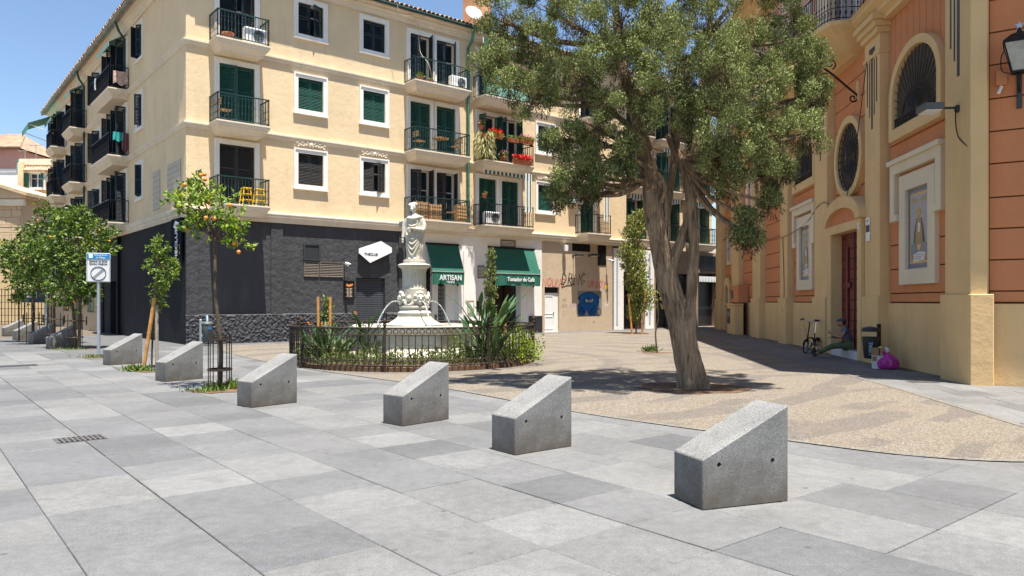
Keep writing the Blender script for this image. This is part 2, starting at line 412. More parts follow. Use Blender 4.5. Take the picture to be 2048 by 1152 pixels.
def leaf_mesh(name, P, D, Ln, W, mat, fold=.25, curl=.15, parent=None, M=None, U=None):
    """P: points, D: directions (n,3), Ln/W: arrays of length and width; folded diamond leaves of two quads"""
    n = len(P); P = np.asarray(P, float); D = np.asarray(D, float)
    D /= np.linalg.norm(D, axis=1, keepdims=True)+1e-9
    U = RNG.normal(size=(n, 3)) if U is None else U; A = np.cross(D, U); A /= np.linalg.norm(A, axis=1, keepdims=True)+1e-9
    Nn = np.cross(A, D); Ln = np.broadcast_to(Ln, n)[:, None]; W = np.broadcast_to(W, n)[:, None]
    base = P; tip = P+D*Ln-Nn*Ln*curl; mid = P+D*Ln*.5
    l = mid+A*W*.5+Nn*W*fold; r = mid-A*W*.5+Nn*W*fold
    V = np.stack([base, l, tip, r], 1).reshape(-1, 3)
    F = np.arange(n*4).reshape(-1, 4)
    F = np.stack([F[:, [0,1,2]], F[:, [0,2,3]]], 1).reshape(-1, 3)
    me = bpy.data.meshes.new(name); me.vertices.add(len(V)); me.vertices.foreach_set('co', V.ravel())
    me.loops.add(F.size); me.loops.foreach_set('vertex_index', F.ravel())
    me.polygons.add(len(F)); me.polygons.foreach_set('loop_start', np.arange(0, F.size, 3))
    me.materials.append(mat); me.update(calc_edges=True); me.validate()
    return link(name, me, parent, M)
def rand_dirs(n, up=0.0):
    d = RNG.normal(size=(n, 3)); d /= np.linalg.norm(d, axis=1, keepdims=True); d[:, 2] += up
    return d

# ================================================================ GROUND
THETA = math.degrees(math.atan2(.6327, .7744))
BM = T((-12.0, 27.6, 0)) @ RZ(THETA)            # frame of the cream apartment building (x along the front, -y outward)
BI = BM.inverted()
CM = T((8.78, 14.37, 0)) @ RZ(math.degrees(math.atan2(.9943, .1066)))   # church: x along the long wall, +y outward
CI = CM.inverted()
def inside(p, poly):
    c = False; n = len(poly); x, y = p
    for i in range(n):
        x0, y0 = poly[i]; x1, y1 = poly[(i+1) % n]
        if (y0 > y) != (y1 > y) and x < (x1-x0)*(y-y0)/(y1-y0)+x0: c = not c
    return c
front = [(-10.3,26.6),(-9.5,24.6),(-7.4,21.2),(-5.14,18.18),(-3.1,15.9),(-1.15,13.75),(.75,11.1),(2.15,9.55),(3.15,8.66),(4.14,7.8),(5.15,7.5),(6.3,7.75)]
side = [(6.5,9.3),(7.13,14.37),(7.5,19),(7.9,24.7),(8.6,32),(9.6,40),(10.4,46)]
front = [(p.x, p.y) for p in spline([(a, b, 0) for a, b in front], 6)]
side = [(p.x, p.y) for p in spline([(a, b, 0) for a, b in side], 6)]
back = [tuple((BM @ Vector((t, -1.35, 0)))[:2]) for t in (30.5, 20, 10, 1.2)]
PLAZA = front+side+back
g = MB().box(-900, 900, -60, 1500, -.6, -.10).build('ground', simple('distant_ground', (.22,.2,.17), .95, 0, .2, .05)); struct(g)
pv = MB().box(-60, 40, -6, 75, -.09, -.014).build('pavement', JOINT); struct(pv)
pl = MB(); vs = [(x, y, .004) for x, y in PLAZA]
pl.add(vs, [tuple(range(len(vs)))])
plz = pl.build('plaza_paving', PEBBLE, recalc=False)
if plz.data.polygons[0].normal.z < 0: plz.data.flip_normals()
struct(plz)
def edging(path, wd):
    n = len(path); V = []
    for i, (x, y) in enumerate(path):
        a = Vector(path[max(i-1,0)]); b = Vector(path[min(i+1,n-1)]); d = (b-a).normalized(); q = Vector((-d.y, d.x))*wd/2
        V += [(x+q.x, y+q.y, .010), (x-q.x, y-q.y, .010)]
    return V, [(2*i, 2*i+1, 2*i+3, 2*i+2) for i in range(n-1)]
EDGE = simple('dark_edging_pebbles', (.17,.155,.13), .85, 0, .5, 22, 1, 45, kind='World')
for nm, pth in (('plaza_edging', front), ('plaza_edging', side)):
    struct(MB().add(*edging(pth, .10)).build(nm, EDGE, plz))

def in_view(p, m=.25):
    if p.y < 3.6: return False
    u = p.x/p.y
    return abs(u) < .70+m*1.0/p.y and p.y < 62
def slab_grid(frame, cells, keep, root, mat, lim, name):
    """cells: (x0,x1,y0,y1) in frame; nearest lim slabs are objects, the rest one mesh"""
    inv = []
    for c in cells:
        m = frame @ Vector(((c[0]+c[1])/2, (c[2]+c[3])/2, 0))
        vis = in_view(m, 1.2)
        if (vis or (2.5 < m.y < 45 and abs(m.x) < 1.25*m.y+2)) and keep(m): inv.append(((0 if vis else 1000)+m.length/math.sqrt((c[1]-c[0])*(c[3]-c[2])), c, m))
    inv.sort(key=lambda q: q[0]); cache = {}; rnd = random.Random(5)
    rest = MB(frame); rot = frame.to_quaternion().to_matrix().to_4x4()
    for i, (d, c, m) in enumerate(inv):
        wx, wy = round(c[1]-c[0], 3), round(c[3]-c[2], 3); gx = c[4] if len(c) > 4 else .006
        if i < lim:
            if (wx, wy) not in cache:
                cache[(wx, wy)] = MB().box(-wx/2+.0028, wx/2-.0028, -wy/2+.0028, wy/2-.0028, -.06, 0).mesh(name, mat, bevel=.005)
            o = link(name, cache[(wx, wy)], root)
            o.matrix_local = T((m.x, m.y, rnd.uniform(-.003, .001))) @ rot @ RX(rnd.uniform(-.12,.12)) @ RY(rnd.uniform(-.12,.12))
        else:
            rest.box(c[0]+.003, c[1]-.003, c[2]+.003, c[3]-.003, -.06, rnd.uniform(-.002, 0))
    if rest.v:
        o = rest.build(name, mat, root, recalc=False); tag(o, 'far slabs of the same paving', kind='stuff')
cells = []
cr = random.Random(3)
xs = -6.52
cols = [(-6.52+.8*k+(.006 if k % 3 == 0 else 0), -6.52+.8*(k+1)) for k in range(-40, 52)]
for ci, (a, b) in enumerate(cols):
    y = -32.0-cr.choice((0, .363, .727)) if ci % 3 else -32.0
    segs = []
    y = -24.6-2.18*6
    while y < 9:
        blk = [ .727]*3 if cr.random() < .55 else ([1.09,1.09] if cr.random() < .6 else [.727, 1.453])
        for s_ in blk:
            segs.append((y, y+s_)); y += s_
    for y0, y1 in segs: cells.append((a, b, y0, y1))
def keep_front(m):
    q = BI @ m
    if inside((m.x, m.y), PLAZA) and not any((Vector((m.x, m.y))-Vector(p)).length < .75 for p in front[::2]): return False
    if q.x > .3 and q.y > .3: return False
    c = CI @ m
    if c.y < 1.9 and c.x > -7 and m.x > 5.2: return False
    return True
slab_grid(BM, cells, keep_front, pv, SLAB, 290, 'slab')
walk = MB(CM).box(-10, 36, -14, 2.1, -.09, -.0125).build('sidewalk', JOINT); struct(walk)
cells = []
for k in range(-10, 36):
    x0 = k*.93
    for j in range(-20, 5):
        y0 = -1.2+.62*j+(.0 if k % 2 else .31)
        cells.append((x0, x0+.925, y0, y0+.616))
def keep_church(m):
    q = CI @ m
    if q.x > 0 and q.y < -.1: return False
    if q.x <= 0 and (m.x > 9.2 and m.y > 14.6): return False
    return m.x > 4.6 and q.y < 2.2+max(0, -q.x)*.2 and not (inside((m.x, m.y), PLAZA) and not any((Vector((m.x, m.y))-Vector(p)).length < .7 for p in side[::2]))
slab_grid(CM, cells, keep_church, walk, SLAB2, 200, 'slab')

# drain grates and tree pits set into the paving
def grate(x, y, rz, w, d, label, nx, ny):
    t = thing('drain_grate', label, 'drain grate', T((x, y, .002)) @ RZ(rz))
    MB().ring(rect(-w/2,w/2,-d/2,d/2), rect(-w/2+.03,w/2-.03,-d/2+.03,d/2-.03), 0, .006).build('frame', GRATE, t, M=RX(90) @ T((0,-.006,0)))
    MB().box(-w/2+.025, w/2-.025, -d/2+.025, d/2-.025, -.004, .0015).build('pit', BLACK, t)
    b = MB()
    for i in range(nx+1):
        x_ = -w/2+.025+(w-.05)*i/nx; b.box(x_-.011, x_+.011, -d/2+.02, d/2-.02, .002, .006)
    for j in range(1, ny):
        y_ = -d/2+.025+(d-.05)*j/ny; b.box(-w/2+.02, w/2-.02, y_-.014, y_+.014, .002, .0055)
    b.build('bars', GRATE, t); return t
gp = G(161, 878); grate(gp.x, gp.y, THETA, .52, .40, 'rusty iron drain grate in the grey slabs at lower left', 9, 3)
gp = G(1748, 757); grate(gp.x, gp.y, 84, .42, .5, 'square drain cover in the church pavement nearer the cypress tree', 5, 5)
gp = G(1846, 764); grate(gp.x, gp.y, 84, .35, .55, 'drain cover in the church pavement close to the corner pilaster', 5, 5)
def cover(px, py, w, d, label):
    p = G(px, py); t = thing('utility_cover', label, 'utility cover', T((p.x, p.y, .003)) @ RZ(THETA))
    MB().box(-w/2, w/2, -d/2, d/2, -.005, .002).build('lid', DKGREY, t)
    MB().ring(rect(-w/2-.03,w/2+.03,-d/2-.03,d/2+.03), rect(-w/2,w/2,-d/2,d/2), 0, .008).build('rim', RUST, t, M=RX(90) @ T((0,-.004,0)))
cover(28, 732, .9, .45, 'dark utility cover in the slabs at the left edge')
cover(212, 610+84, .7, .4, 'dark utility cover by the orange trees')
cover(1590, 800, .5, .3, 'small metal cover in the pebble mosaic by the front bollard') if False else None

# ================================================================ CREAM APARTMENT BUILDING
apt = thing('apartment_building', 'four storey cream apartment building with green balconies and black ground floor', 'building', BM)
def FA(u, z, d=0): return T((u, -d, z))
def FB(u, z, d=0): return T((-d, u, z)) @ RZ(-90)
def wall_holes(mb, u0, u1, z0, z1, holes, depth=.26, y0=0.0):
    us = sorted({u0, u1, *[h[0] for h in holes], *[h[1] for h in holes]}); zs = sorted({z0, z1, *[h[2] for h in holes], *[h[3] for h in holes]})
    us = [u for u in us if u0 <= u <= u1]; zs = [z for z in zs if z0 <= z <= z1]
    for i in range(len(us)-1):
        for j in range(len(zs)-1):
            cu, cz = (us[i]+us[i+1])/2, (zs[j]+zs[j+1])/2
            if any(h[0] < cu < h[1] and h[2] < cz < h[3] for h in holes): continue
            mb.add([(us[i],y0,zs[j]),(us[i+1],y0,zs[j]),(us[i+1],y0,zs[j+1]),(us[i],y0,zs[j+1])], [(0,1,2,3)])
    for a, b, c, d in holes:
        c2, d2 = max(c, z0), min(d, z1)
        mb.add([(a,y0,c2),(a,y0+depth,c2),(a,y0+depth,d2),(a,y0,d2)], [(0,1,2,3)]); mb.add([(b,y0,c2),(b,y0+depth,c2),(b,y0+depth,d2),(b,y0,d2)], [(3,2,1,0)])
        mb.add([(a,y0,d2),(b,y0,d2),(b,y0+depth,d2),(a,y0+depth,d2)], [(3,2,1,0)]); mb.add([(a,y0,c2),(b,y0,c2),(b,y0+depth,c2),(a,y0+depth,c2)], [(0,1,2,3)])
ZF = [5.2, 8.25, 11.3]; TOP = 14.5
HA, HB = [], []
def shutter_mesh(w, h, mat, key={}):
    k = (round(w, 3), round(h, 3), mat.name)
    if k not in key:
        b = MB(); f = .05
        b.box(0, f, -.018, .018, 0, h); b.box(w-f, w, -.018, .018, 0, h)
        for z in (0, h*.48, h-f*1.2): b.box(f, w-f, -.016, .016, z, z+f*1.2)
        n = int(h/.062)
        for i in range(n):
            z = .03+(h-.05)*i/n
            b.add([(f,-.015,z),(w-f,-.015,z),(w-f,.015,z+.05),(f,.015,z+.05),(f,-.009,z-.004),(w-f,-.009,z-.004),(w-f,.021,z+.046),(f,.021,z+.046)],
                  [(0,1,2,3),(7,6,5,4),(0,4,5,1),(3,2,6,7)])
        key[k] = b.mesh('shutter', mat, recalc=False)
    return key[k]
MC = {}
def cached(k, fn):
    if k not in MC: MC[k] = fn()
    return MC[k]
def window(root, F, w, h, mat, state, sur=.16, door=False, garland=False, two=False, sw=None, sash=True):
    """opening w x h, standing on z=0 of F; faces -y"""
    def sm():
        b = MB(); o, i = rect(-w/2-sur, w/2+sur, -(0 if door else sur), h+sur), rect(-w/2-.002, w/2+.002, 0, h)
        if door: o[0] = (-w/2-sur, 0); o[1] = (w/2+sur, 0)
        b.ring(o, i, -.045, .26); b.ring([(p[0]+(.03 if p[0] > 0 else -.03), p[1]+(.03 if p[1] > h/2 else (-.03 if not door else 0))) for p in o], [(p[0]+(-.03 if p[0] > 0 else .03), p[1]+(-.03 if p[1] > h/2 else (.03 if not door else 0))) for p in o], -.075, .01)
        if not door: b.box(-w/2-sur-.05, w/2+sur+.05, -.1, .02, -sur-.05, -sur+.015)
        return b.mesh('window_surround', WHITE_TRIM)
    wn = link('balcony_door' if door else 'window', cached(('s', w, h, sur, door), sm), root, F)
    link('pane', cached(('p', w, h), lambda: MB().box(-w/2, w/2, .235, .25, 0, h).mesh('pane', GLASS)), wn)
    def fm():
        b = MB(); t = .055
        b.ring(rect(-w/2,w/2,0,h), rect(-w/2+t,w/2-t,t,h-t), .17, .23); b.box(-.045, .045, .165, .228, t, h-t)
        b.box(-w/2+t, -.045, .18, .225, h*.62, h*.62+.04); b.box(.045, w/2-t, .18, .225, h*.62, h*.62+.04)
        return b.mesh('sash', WFRAME)
    if sash: link('sash', cached(('f', w, h), fm), wn)
    sw = sw or w/2
    me = shutter_mesh(w/2-.004, h-.02, mat)
    st = state if isinstance(state, tuple) else (state, state)
    for sd_, a in zip((-1, 1), st):
        M = T((-w/2+.003, .06, .01)) @ RZ(-a) if sd_ < 0 else T((w/2-.003, .06, .01)) @ RZ(180+a)
        if sd_ > 0: M = T((w/2-.003, .06, .01)) @ RZ(a) @ T((-w/2+.006, 0, 0))
        link('shutter', me, wn, M)
    if garland: garl(root, F @ T((0, -.05, h+sur+.1)), w+2*sur-.1)
    return wn
def garl(root, F, w):
    def gm():
        b = MB(); n = 10
        b.ball((0, -.02, .1), .075, 8, 6, (1, .6, 1.2)); b.torus((0, -.02, .1), .1, .02, 'y', 12, 5)
        for s_ in (-1, 1):
            pts = [(s_*(.1+w/2*.85*i/n), -.015, .05+.04*math.sin(i*1.5)+.06*(1-i/n)) for i in range(n+1)]
            b.tube(pts, [.022*(1-i/n*.6) for i in range(n+1)], 5)
            for i in range(1, n):
                x, y, z = pts[i]
                b.ball((x, y-.01, z+(.045 if i % 2 else -.04)), .03, 6, 4, (1.7, .6, .9))
            for k in range(3):
                cx = s_*(.2+w/2*.28*k); b.torus((cx, -.012, .06), .045, .012, 'y', 9, 4)
        return b.mesh('garland', TRIM, smooth=True)
    link('garland', cached(('g', round(w, 2)), gm), root, F)
def balcony(root, F, w, d=.93, rail=RAIL, netting=None, step=.125, hgt=1.02):
    """slab centred on x=0, top at z=0, projecting to -d; faces -y"""
    def slab():
        b = MB(); o = .07
        prof = [(0, .02), (d+o, .02), (d+o, -.03), (d+o-.03, -.045), (d+o-.03, -.10), (d+o-.07, -.13), (d+o-.07, -.17), (d-.12, -.27), (.0, -.30)]
        def ringpts(off, z): return [(-w/2-off, 0, z), (-w/2-off, -d-off, z), (w/2+off, -d-off, z), (w/2+off, 0, z)]
        lev = [(o, .02), (o, -.035), (o-.03, -.05), (o-.03, -.12), (o-.075, -.15), (o-.075, -.19), (-.16, -.36), (-.16, -.40)]
        V = []; Fc = []
        for off, z in lev: V += ringpts(off, z)
        for i in range(len(lev)-1):
            for j in range(4): Fc.append((4*i+j, 4*i+(j+1)%4, 4*i+4+(j+1)%4, 4*i+4+j))
        Fc += [(3,2,1,0), tuple(4*(len(lev)-1)+j for j in range(4))]
        return b.add(V, Fc).mesh('balcony', TRIM)
    bl = link('balcony', cached(('b', round(w, 2), d), slab), root, F)
    def rl():
        b = MB(); z0 = .09; h = hgt
        path = [(-w/2, 0), (-w/2, -d), (w/2, -d), (w/2, 0)]
        for (ax, ay), (bx, by) in zip(path[:-1], path[1:]):
            L = math.hypot(bx-ax, by-ay); n = max(2, round(L/step))
            for z, t, e in ((h, .028, .02), (z0, .02, .016)):
                x0, x1 = min(ax, bx)-t*.8, max(ax, bx)+t*.8; y0, y1 = min(ay, by)-t*.8, max(ay, by)+t*.8
                b.box(x0, x1, y0, y1, z-e+(.001 if ax == bx else 0), z+e)
            for i in range(n+1):
                x, y = ax+(bx-ax)*i/n, ay+(by-ay)*i/n; r = .011
                if i in (0, n): b.box(x-.018, x+.018, y-.018, y+.018, .0, h+.03); continue
                b.lathe([(r, z0), (r, .3), (.02, .34), (r, .38), (r, .58), (.021, .62), (r, .66), (r, h)], 5, (x, y, 0))
        return b.mesh('railing', rail)
    r_ = link('railing', cached(('r', round(w, 2), d, rail.name, step), rl), bl)
    if netting:
        b = MB(); z1 = hgt-.04
        for s_ in netting:
            if s_ == 'F': b.box(-w/2+.03, w/2-.03, -d+.02, -d+.03, .06, z1)
            if s_ == 'L': b.box(-w/2+.02, -w/2+.03, -d+.03, -.02, .06, z1)
            if s_ == 'R': b.box(w/2-.03, w/2-.02, -d+.03, -.02, .06, z1)
        b.build('screen', NET, bl)
    return bl
NET = simple('dark_blue_screen_cloth', (.008,.016,.028), .8, 0, .2, 3)
# --- front facade (A)
F3 = (GREENB, GREENB, GREENB)
def addA(u, w, z, h, **k): HA.append((u-w/2, u+w/2, z, z+h)); return FA(u, z)
for fi, zf in enumerate(ZF):
    mat = (BRONZE, GREEN, GREENB)[fi]
    st = {0: ((0, 0), (40, 18), (0, 0)), 1: ((0, 6), (0, 0), (0, 0)), 2: ((4, 30), (6, 24), (0, 0))}[fi]
    # column 1: balcony door
    window(apt, addA(1.87, 1.34, zf, 2.38), 1.34, 2.38, mat, ((0, 0), (14, 0), (0, 30))[fi], door=True, garland=fi == 0)
    balcony(apt, FA(1.80, zf), 1.9)
    # columns 2 and 3
    window(apt, addA(4.86, 1.08, zf+1.15, 1.27), 1.08, 1.27, mat, ((0, 0), (0, 0), (2, 28))[fi], garland=fi == 0)
    window(apt, addA(7.77, 1.06, zf+1.15, 1.27), 1.06, 1.27, mat, ((5, 32), (0, 0), (0, 0))[fi], garland=fi == 0)
    # column 4 and 5: double doors
    for u, s_ in ((10.12, ((30, 78), (0, 0), (10, 74))[fi]), (11.52, ((12, 70), (0, 0), (8, 62))[fi])):
        window(apt, addA(u, 1.06, zf, 2.36), 1.06, 2.36, mat, s_, door=True, garland=fi == 0)
    balcony(apt, FA(10.75, zf), 2.9)
    for u, s_ in ((13.95, ((0, 0), (80, 95), (70, 80))[fi]), (15.35, ((0, 0), (95, 80), (75, 82))[fi])):
        window(apt, addA(u, 1.06, zf, 2.36), 1.06, 2.36, GREEN if fi < 2 else mat, s_, door=True)
    balcony(apt, FA(14.6, zf), 2.95, rail=IRON if fi < 2 else RAIL)
    window(apt, addA(17.7, 1.0, zf+1.1, 1.3), 1.0, 1.3, GREEN if fi < 2 else mat, ((0, 0), (4, 100), (30, 60))[fi], garland=fi == 0)
    window(apt, addA(20.75, 1.0, zf, 2.36), 1.0, 2.36, mat if fi else GREEN, ((0, 0), (10, 40), (0, 30))[fi], door=True)
    balcony(apt, FA(20.75, zf), 1.72, rail=IRON)
wa = MB()
wall_holes(wa, 0, 23.9, 4.98, TOP, HA)
# recessed end section with its loggias
H2 = []
for fi, zf in enumerate(ZF):
    for u in (25.2, 28.3, 31.3):
        H2.append((u-.75, u+.75, zf, zf+2.4))
        window(apt, T((u, .9, zf)), 1.5, 2.4, GREEN, (70, 84), door=True, sur=.1)
        balcony(apt, T((u, .9, zf)), 2.3, d=.85, rail=IRON)
wall_holes(wa, 23.9, 33.2, 4.98, TOP, H2, y0=.9)
wa.add([(23.9,0,4.98),(23.9,.9,4.98),(23.9,.9,TOP),(23.9,0,TOP)], [(0,1,2,3)])
wa.add([(33.2,.9,0),(33.2,12,0),(33.2,12,TOP),(33.2,.9,TOP)], [(0,1,2,3)])
wa.build('front_wall', CREAM, apt, recalc=False)
# --- street facade (B): u runs away from the corner
def addB(u, w, z, h): HB.append((u-w/2, u+w/2, z, z+h)); return FB(u, z)
for fi, zf in enumerate(ZF):
    mat = GREENB
    window(apt, addB(6.75, .82, zf+1.0, 1.35), .82, 1.35, mat, ((30, 50), (0, 60), (70, 40))[fi], sur=.14)
    for u in (9.8, 11.8):
        window(apt, addB(u, 1.1, zf, 2.36), 1.1, 2.36, mat, (85, 95), door=True)
    balcony(apt, FB(10.85, zf), 3.9, d=.8, rail=IRON, netting='F')
    window(apt, addB(15.6, 1.0, zf+.7, 1.6), 1.0, 1.6, mat, (95, 60), sur=.14)
    window(apt, addB(20.0, 1.2, zf, 2.36), 1.2, 2.36, mat, (88, 60), door=True)
    balcony(apt, FB(20.05, zf), 2.4, d=.8, rail=IRON, netting='F')
    window(apt, addB(23.4, .9, zf+.9, 1.4), .9, 1.4, mat, (60, 20), sur=.14)
    window(apt, addB(26.4, 1.2, zf, 2.36), 1.2, 2.36, mat, (80, 60), door=True)
    balcony(apt, FB(26.5, zf), 2.1, d=.8, rail=IRON, netting='F')
    window(apt, addB(29.3, 1.0, zf+.7, 1.6), 1.0, 1.6, mat, (90, 60), sur=.14)
wb = MB(Matrix(((0,1,0,0),(1,0,0,0),(0,0,1,0),(0,0,0,1))))
wall_holes(wb, 0, 31.2, 4.98, TOP, HB)
wb.add([(31.2,0,0),(31.2,12,0),(31.2,12,TOP),(31.2,0,TOP)], [(0,1,2,3)])
wb.build('side_wall', CREAM, apt, recalc=False)
MB().box(.3, 33, .95, 31, TOP-.05, TOP).build('attic_slab', DKGREY, apt)
# interior floors and back walls keep daylight from leaking through open doors
MB().box(.3, 32.9, 1.3, 1.35, 5, TOP-.1).box(.32, .37, 1.4, 31, 5, TOP-.1).build('inner_wall', simple('dim_room_wall', (.18,.16,.14), .9), apt)
# string courses and eaves cornice, returned round the corner
def course(z0, name, prof, x1=33.2, y1=31.2):
    b = MB(); n = len(prof)
    V = []
    for o, z in prof: V += [(-o, y1, z0+z), (-o, -o, z0+z), (23.9+o, -o, z0+z), (23.9+o, .9, z0+z)]
    Fc = []
    for i in range(n-1):
        for j in range(3): Fc.append((4*i+j, 4*i+j+1, 4*i+5+j, 4*i+4+j))
    b.add(V, Fc); b.build(name, TRIM, apt, recalc=False)
for z in (8.02, 11.07):
    course(z, 'string_course', [(.0,0),(.03,0),(.03,.05),(.07,.08),(.07,.13),(.11,.16),(.11,.22),(0,.25)])
course(4.72, 'string_course', [(-.02,0),(.05,0),(.05,.06),(.1,.1),(.1,.18),(.15,.22),(.15,.29),(.17,.31),(.17,.36),(0,.40)])
course(14.02, 'cornice', [(0,0),(.06,0),(.06,.08),(.14,.14),(.14,.2),(.24,.28),(.24,.34),(.36,.42),(.36,.48),(0,.48)])
for q_ in ((.615, 4.72, 5.1), (.7, 8.0, 8.25), (.7, 11.05, 11.3), (.5, 14.1, 14.45)): MB().box(24.2, 33.2, q_[0], .9, q_[1], q_[2]).build('string_course', TRIM, apt)
# roof with a row of clay tiles along both eaves
rf = MB(); e = .5; zr = TOP+.02
V = [(-e,-e,zr),(33.6,-e,zr),(33.6,31.6,zr),(-e,31.6,zr),(5.5,5.5,zr+2.3),(33.6,5.5,zr+2.3),(5.5,31.6,zr+2.3)]
rf.add(V, [(0,1,5,4),(0,4,6,3),(4,5,2,6)]); rf.add([(-e,-e,zr-.04),(33.6,-e,zr-.04),(33.6,.4,zr-.04),(-.0,.4,zr-.04),(.4,31.6,zr-.04),(-e,31.6,zr-.04)], [(0,1,2,3),(0,3,4,5)])
roof = rf.build('roof', CLAY, apt, recalc=False)
def tile_mesh():
    b = MB(); n = 6; r0, r1, L = .118, .09, .6; V = []
    for y, r in ((0, r0), (L, r1)):
        for rr in (r, r-.018):
            V += [(rr*math.cos(math.pi*i/n), y, rr*math.sin(math.pi*i/n)) for i in range(n+1)]
    m = n+1; Fc = []
    for i in range(n):
        Fc += [(i, i+1, 2*m+i+1, 2*m+i), (m+i, 3*m+i, 3*m+i+1, m+i+1), (i, m+i, m+i+1, i+1), (2*m+i, 2*m+i+1, 3*m+i+1, 3*m+i)]
    return b.add(V, Fc).mesh('roof_tile', CLAY, recalc=False)
TM = tile_mesh(); tr_ = random.Random(9); sl = math.degrees(math.atan2(2.3, 6))
k = 0
for i in range(100):
    u = -.35+.235*i
    if u > 23: break
    link('roof_tile', TM, roof, T((u, -e-.06+tr_.uniform(-.02,.02), zr+.005)) @ RX(sl))
    if i < 62: pass
for i in range(136):
    u = -.2+.26*i
    if u > 31.4: break
    link('roof_tile', TM, roof, T((-e-.14+tr_.uniform(-.02,.02), u, zr+.02)) @ RZ(-90) @ RX(sl))
tl = MB()
for row in range(1, 6):
    for i in range(140):
        u = -.35+.235*i
        M = T((u, -e-.06+.48*row*math.cos(R(sl)), zr+.01+.48*row*math.sin(R(sl)))) @ RX(sl)
        tl.M = M; v = [(.1*math.cos(math.pi*q/4), y, .1*math.sin(math.pi*q/4)) for y in (0, .52) for q in range(5)]
        tl.add(v, [(q, q+1, q+6, q+5) for q in range(4)])
        M = T((-e-.06+.48*row*math.cos(R(sl)), u, zr+.01+.48*row*math.sin(R(sl)))) @ RZ(-90) @ RX(sl)
        if u < 31.4: tl.M = M; tl.add(v, [(q, q+1, q+6, q+5) for q in range(4)])
o = tl.build('upper_tiles', CLAY, roof, recalc=False); o['kind'] = 'stuff'
# gutter along the front, downpipes
gt = MB(); gt.tube([(.2, -e-.07, zr-.06), (23.8, -e-.07, zr-.08)], .07, 8); gt.build('gutter', RAIL, apt, True); MB().tube([(-e-.06, -.3, zr-.06), (-e-.06, 31.4, zr-.06)], .085, 8).build('gutter', simple('grey_green_gutter', (.2,.21,.17), .7, 0, .4, 2.5), apt, True)
def pipe(pts, mat, r=.055): MB().tube(pts, r, 8).build('downpipe', mat, apt, True)
GPIPE = simple('faded_green_pipe', (.06,.17,.11), .6, 0, .45, 1.6)
pipe([(12.72, -e-.07, zr-.1), (12.72, -.45, 13.9), (12.72, -.12, 13.6), (12.72, -.12, 5.25)], GPIPE, .07)
pipe([(-e-.05, 9.0, zr-.08), (-.4, 9.0, 14.0), (-.13, 9.15, 13.7), (-.13, 9.15, 11.6)], RAIL); pipe([(-.13, 10.9, 10.9), (-.13, 10.9, 5.3)], RAIL, .06)
pipe([(-e-.05, 18.6, zr-.08), (-.4, 18.7, 14.0), (-.13, 18.9, 13.7), (-.13, 18.9, 5.2)], RAIL)
# --- ground floor, front: black club wall
HB0 = [(6.93, 8.33, 0, 2.62)]
bw = MB(); wall_holes(bw, 0, 9.36, .0, 4.73, HB0, depth=.22, y0=.03)
bw.build('black_wall', BLACK_WALL, apt, recalc=False)
for a_, b_ in ((0, .42), (3.2, 3.68), (9.0, 9.36)): MB().box(a_, b_, -.033, .04, 0, 4.72).build('black_pier', BLACK_WALL, apt)
def rough_base():
    """hammered render dado with a knobbly surface"""
    def sheet(u0, u1):
        nx, nz = int((u1-u0)/.03), 32; V = []; Fc = []
        for j in range(nz+1):
            for i in range(nx+1):
                u, z = u0+(u1-u0)*i/nx, 1.12*j/nz
                q = Vector((u*11, z*15, 3)); h = noise.noise(q)+.5*noise.noise(q*1.9)
                dd = -.045-.055*max(0, .5+h*.8)
                if j == nz: dd = .03
                V.append((u, dd, z))
        for j in range(nz):
            for i in range(nx): Fc.append((j*(nx+1)+i, j*(nx+1)+i+1, (j+1)*(nx+1)+i+1, (j+1)*(nx+1)+i))
        return V, Fc
    b = MB(); b.add(*sheet(-.02, 3.42)); b.add(*sheet(3.45, 6.9)); b.add(*sheet(8.36, 9.36)); return b
DADO = simple('black_hammered_render', (.058,.058,.062), .7, 0, .35, 7, .4, 50)
rough_base().build('rough_dado', DADO, apt, smooth=True, recalc=False)
rd = MB().box(6.93, 8.33, .2, .22, 0, 2.62).build('roller_door', DKGREY, apt)
SL = MB().prism([(0,0),(-.018,.02),(-.018,.075),(0,.092)], -.7, .7, 'x').mesh('roller_slat', simple('dark_roller_paint', (.06,.065,.075), .5, .2, .2))
for i in range(27): link('roller_slat', SL, rd, T((7.63, .199, .02+.096*i)))
# vents and blocked window
v = MB().ring(rect(4.55,5.27,3.28,3.97), rect(4.62,5.2,3.35,3.9), -.03, .03).build('vent_window', DKGREY, apt)
MB().box(4.62, 5.2, -.005, .02, 3.35, 3.9).build('mesh_panel', simple('grey_mesh', (.035,.04,.04), .8, spec=.1), v)
def louvre(F, w, h, mat, nm='louvre', n=None, root=apt):
    f = MB().ring(rect(-w/2,w/2,0,h), rect(-w/2+.03,w/2-.03,.03,h-.03), -.03, .02).build(nm, mat, root, M=F)
    MB().box(-w/2+.03, w/2-.03, .005, .012, .03, h-.03).build('backing', BLACK, f)
    n = n or int(h/.065); me = MB().box(-w/2+.03, w/2-.03, -.004, .004, -.022, .022).mesh('slat', mat)
    for i in range(n): link('slat', me, f, T((0, -.008, .045+(h-.09)*i/max(1, n-1))) @ RX(-38))
    return f
LV = simple('grey_brown_louvre', (.16,.135,.11), .6, .2, .25, 12)
louvre(T((4.9, .02, 2.62)), .66, .62, LV); louvre(T((5.79, .02, 2.62)), 1.06, .62, LV)
po = MB().ring(rect(6.33,6.82,1.70,2.48), rect(6.37,6.78,1.74,2.44), -.03, .03).build('poster_frame', IRON, apt)
MB().box(6.37, 6.78, -.01, .02, 1.74, 2.44).build('poster', simple('dark_poster_paper', (.03,.022,.02), .4, 0, .4, 9), po)
pm = MB()
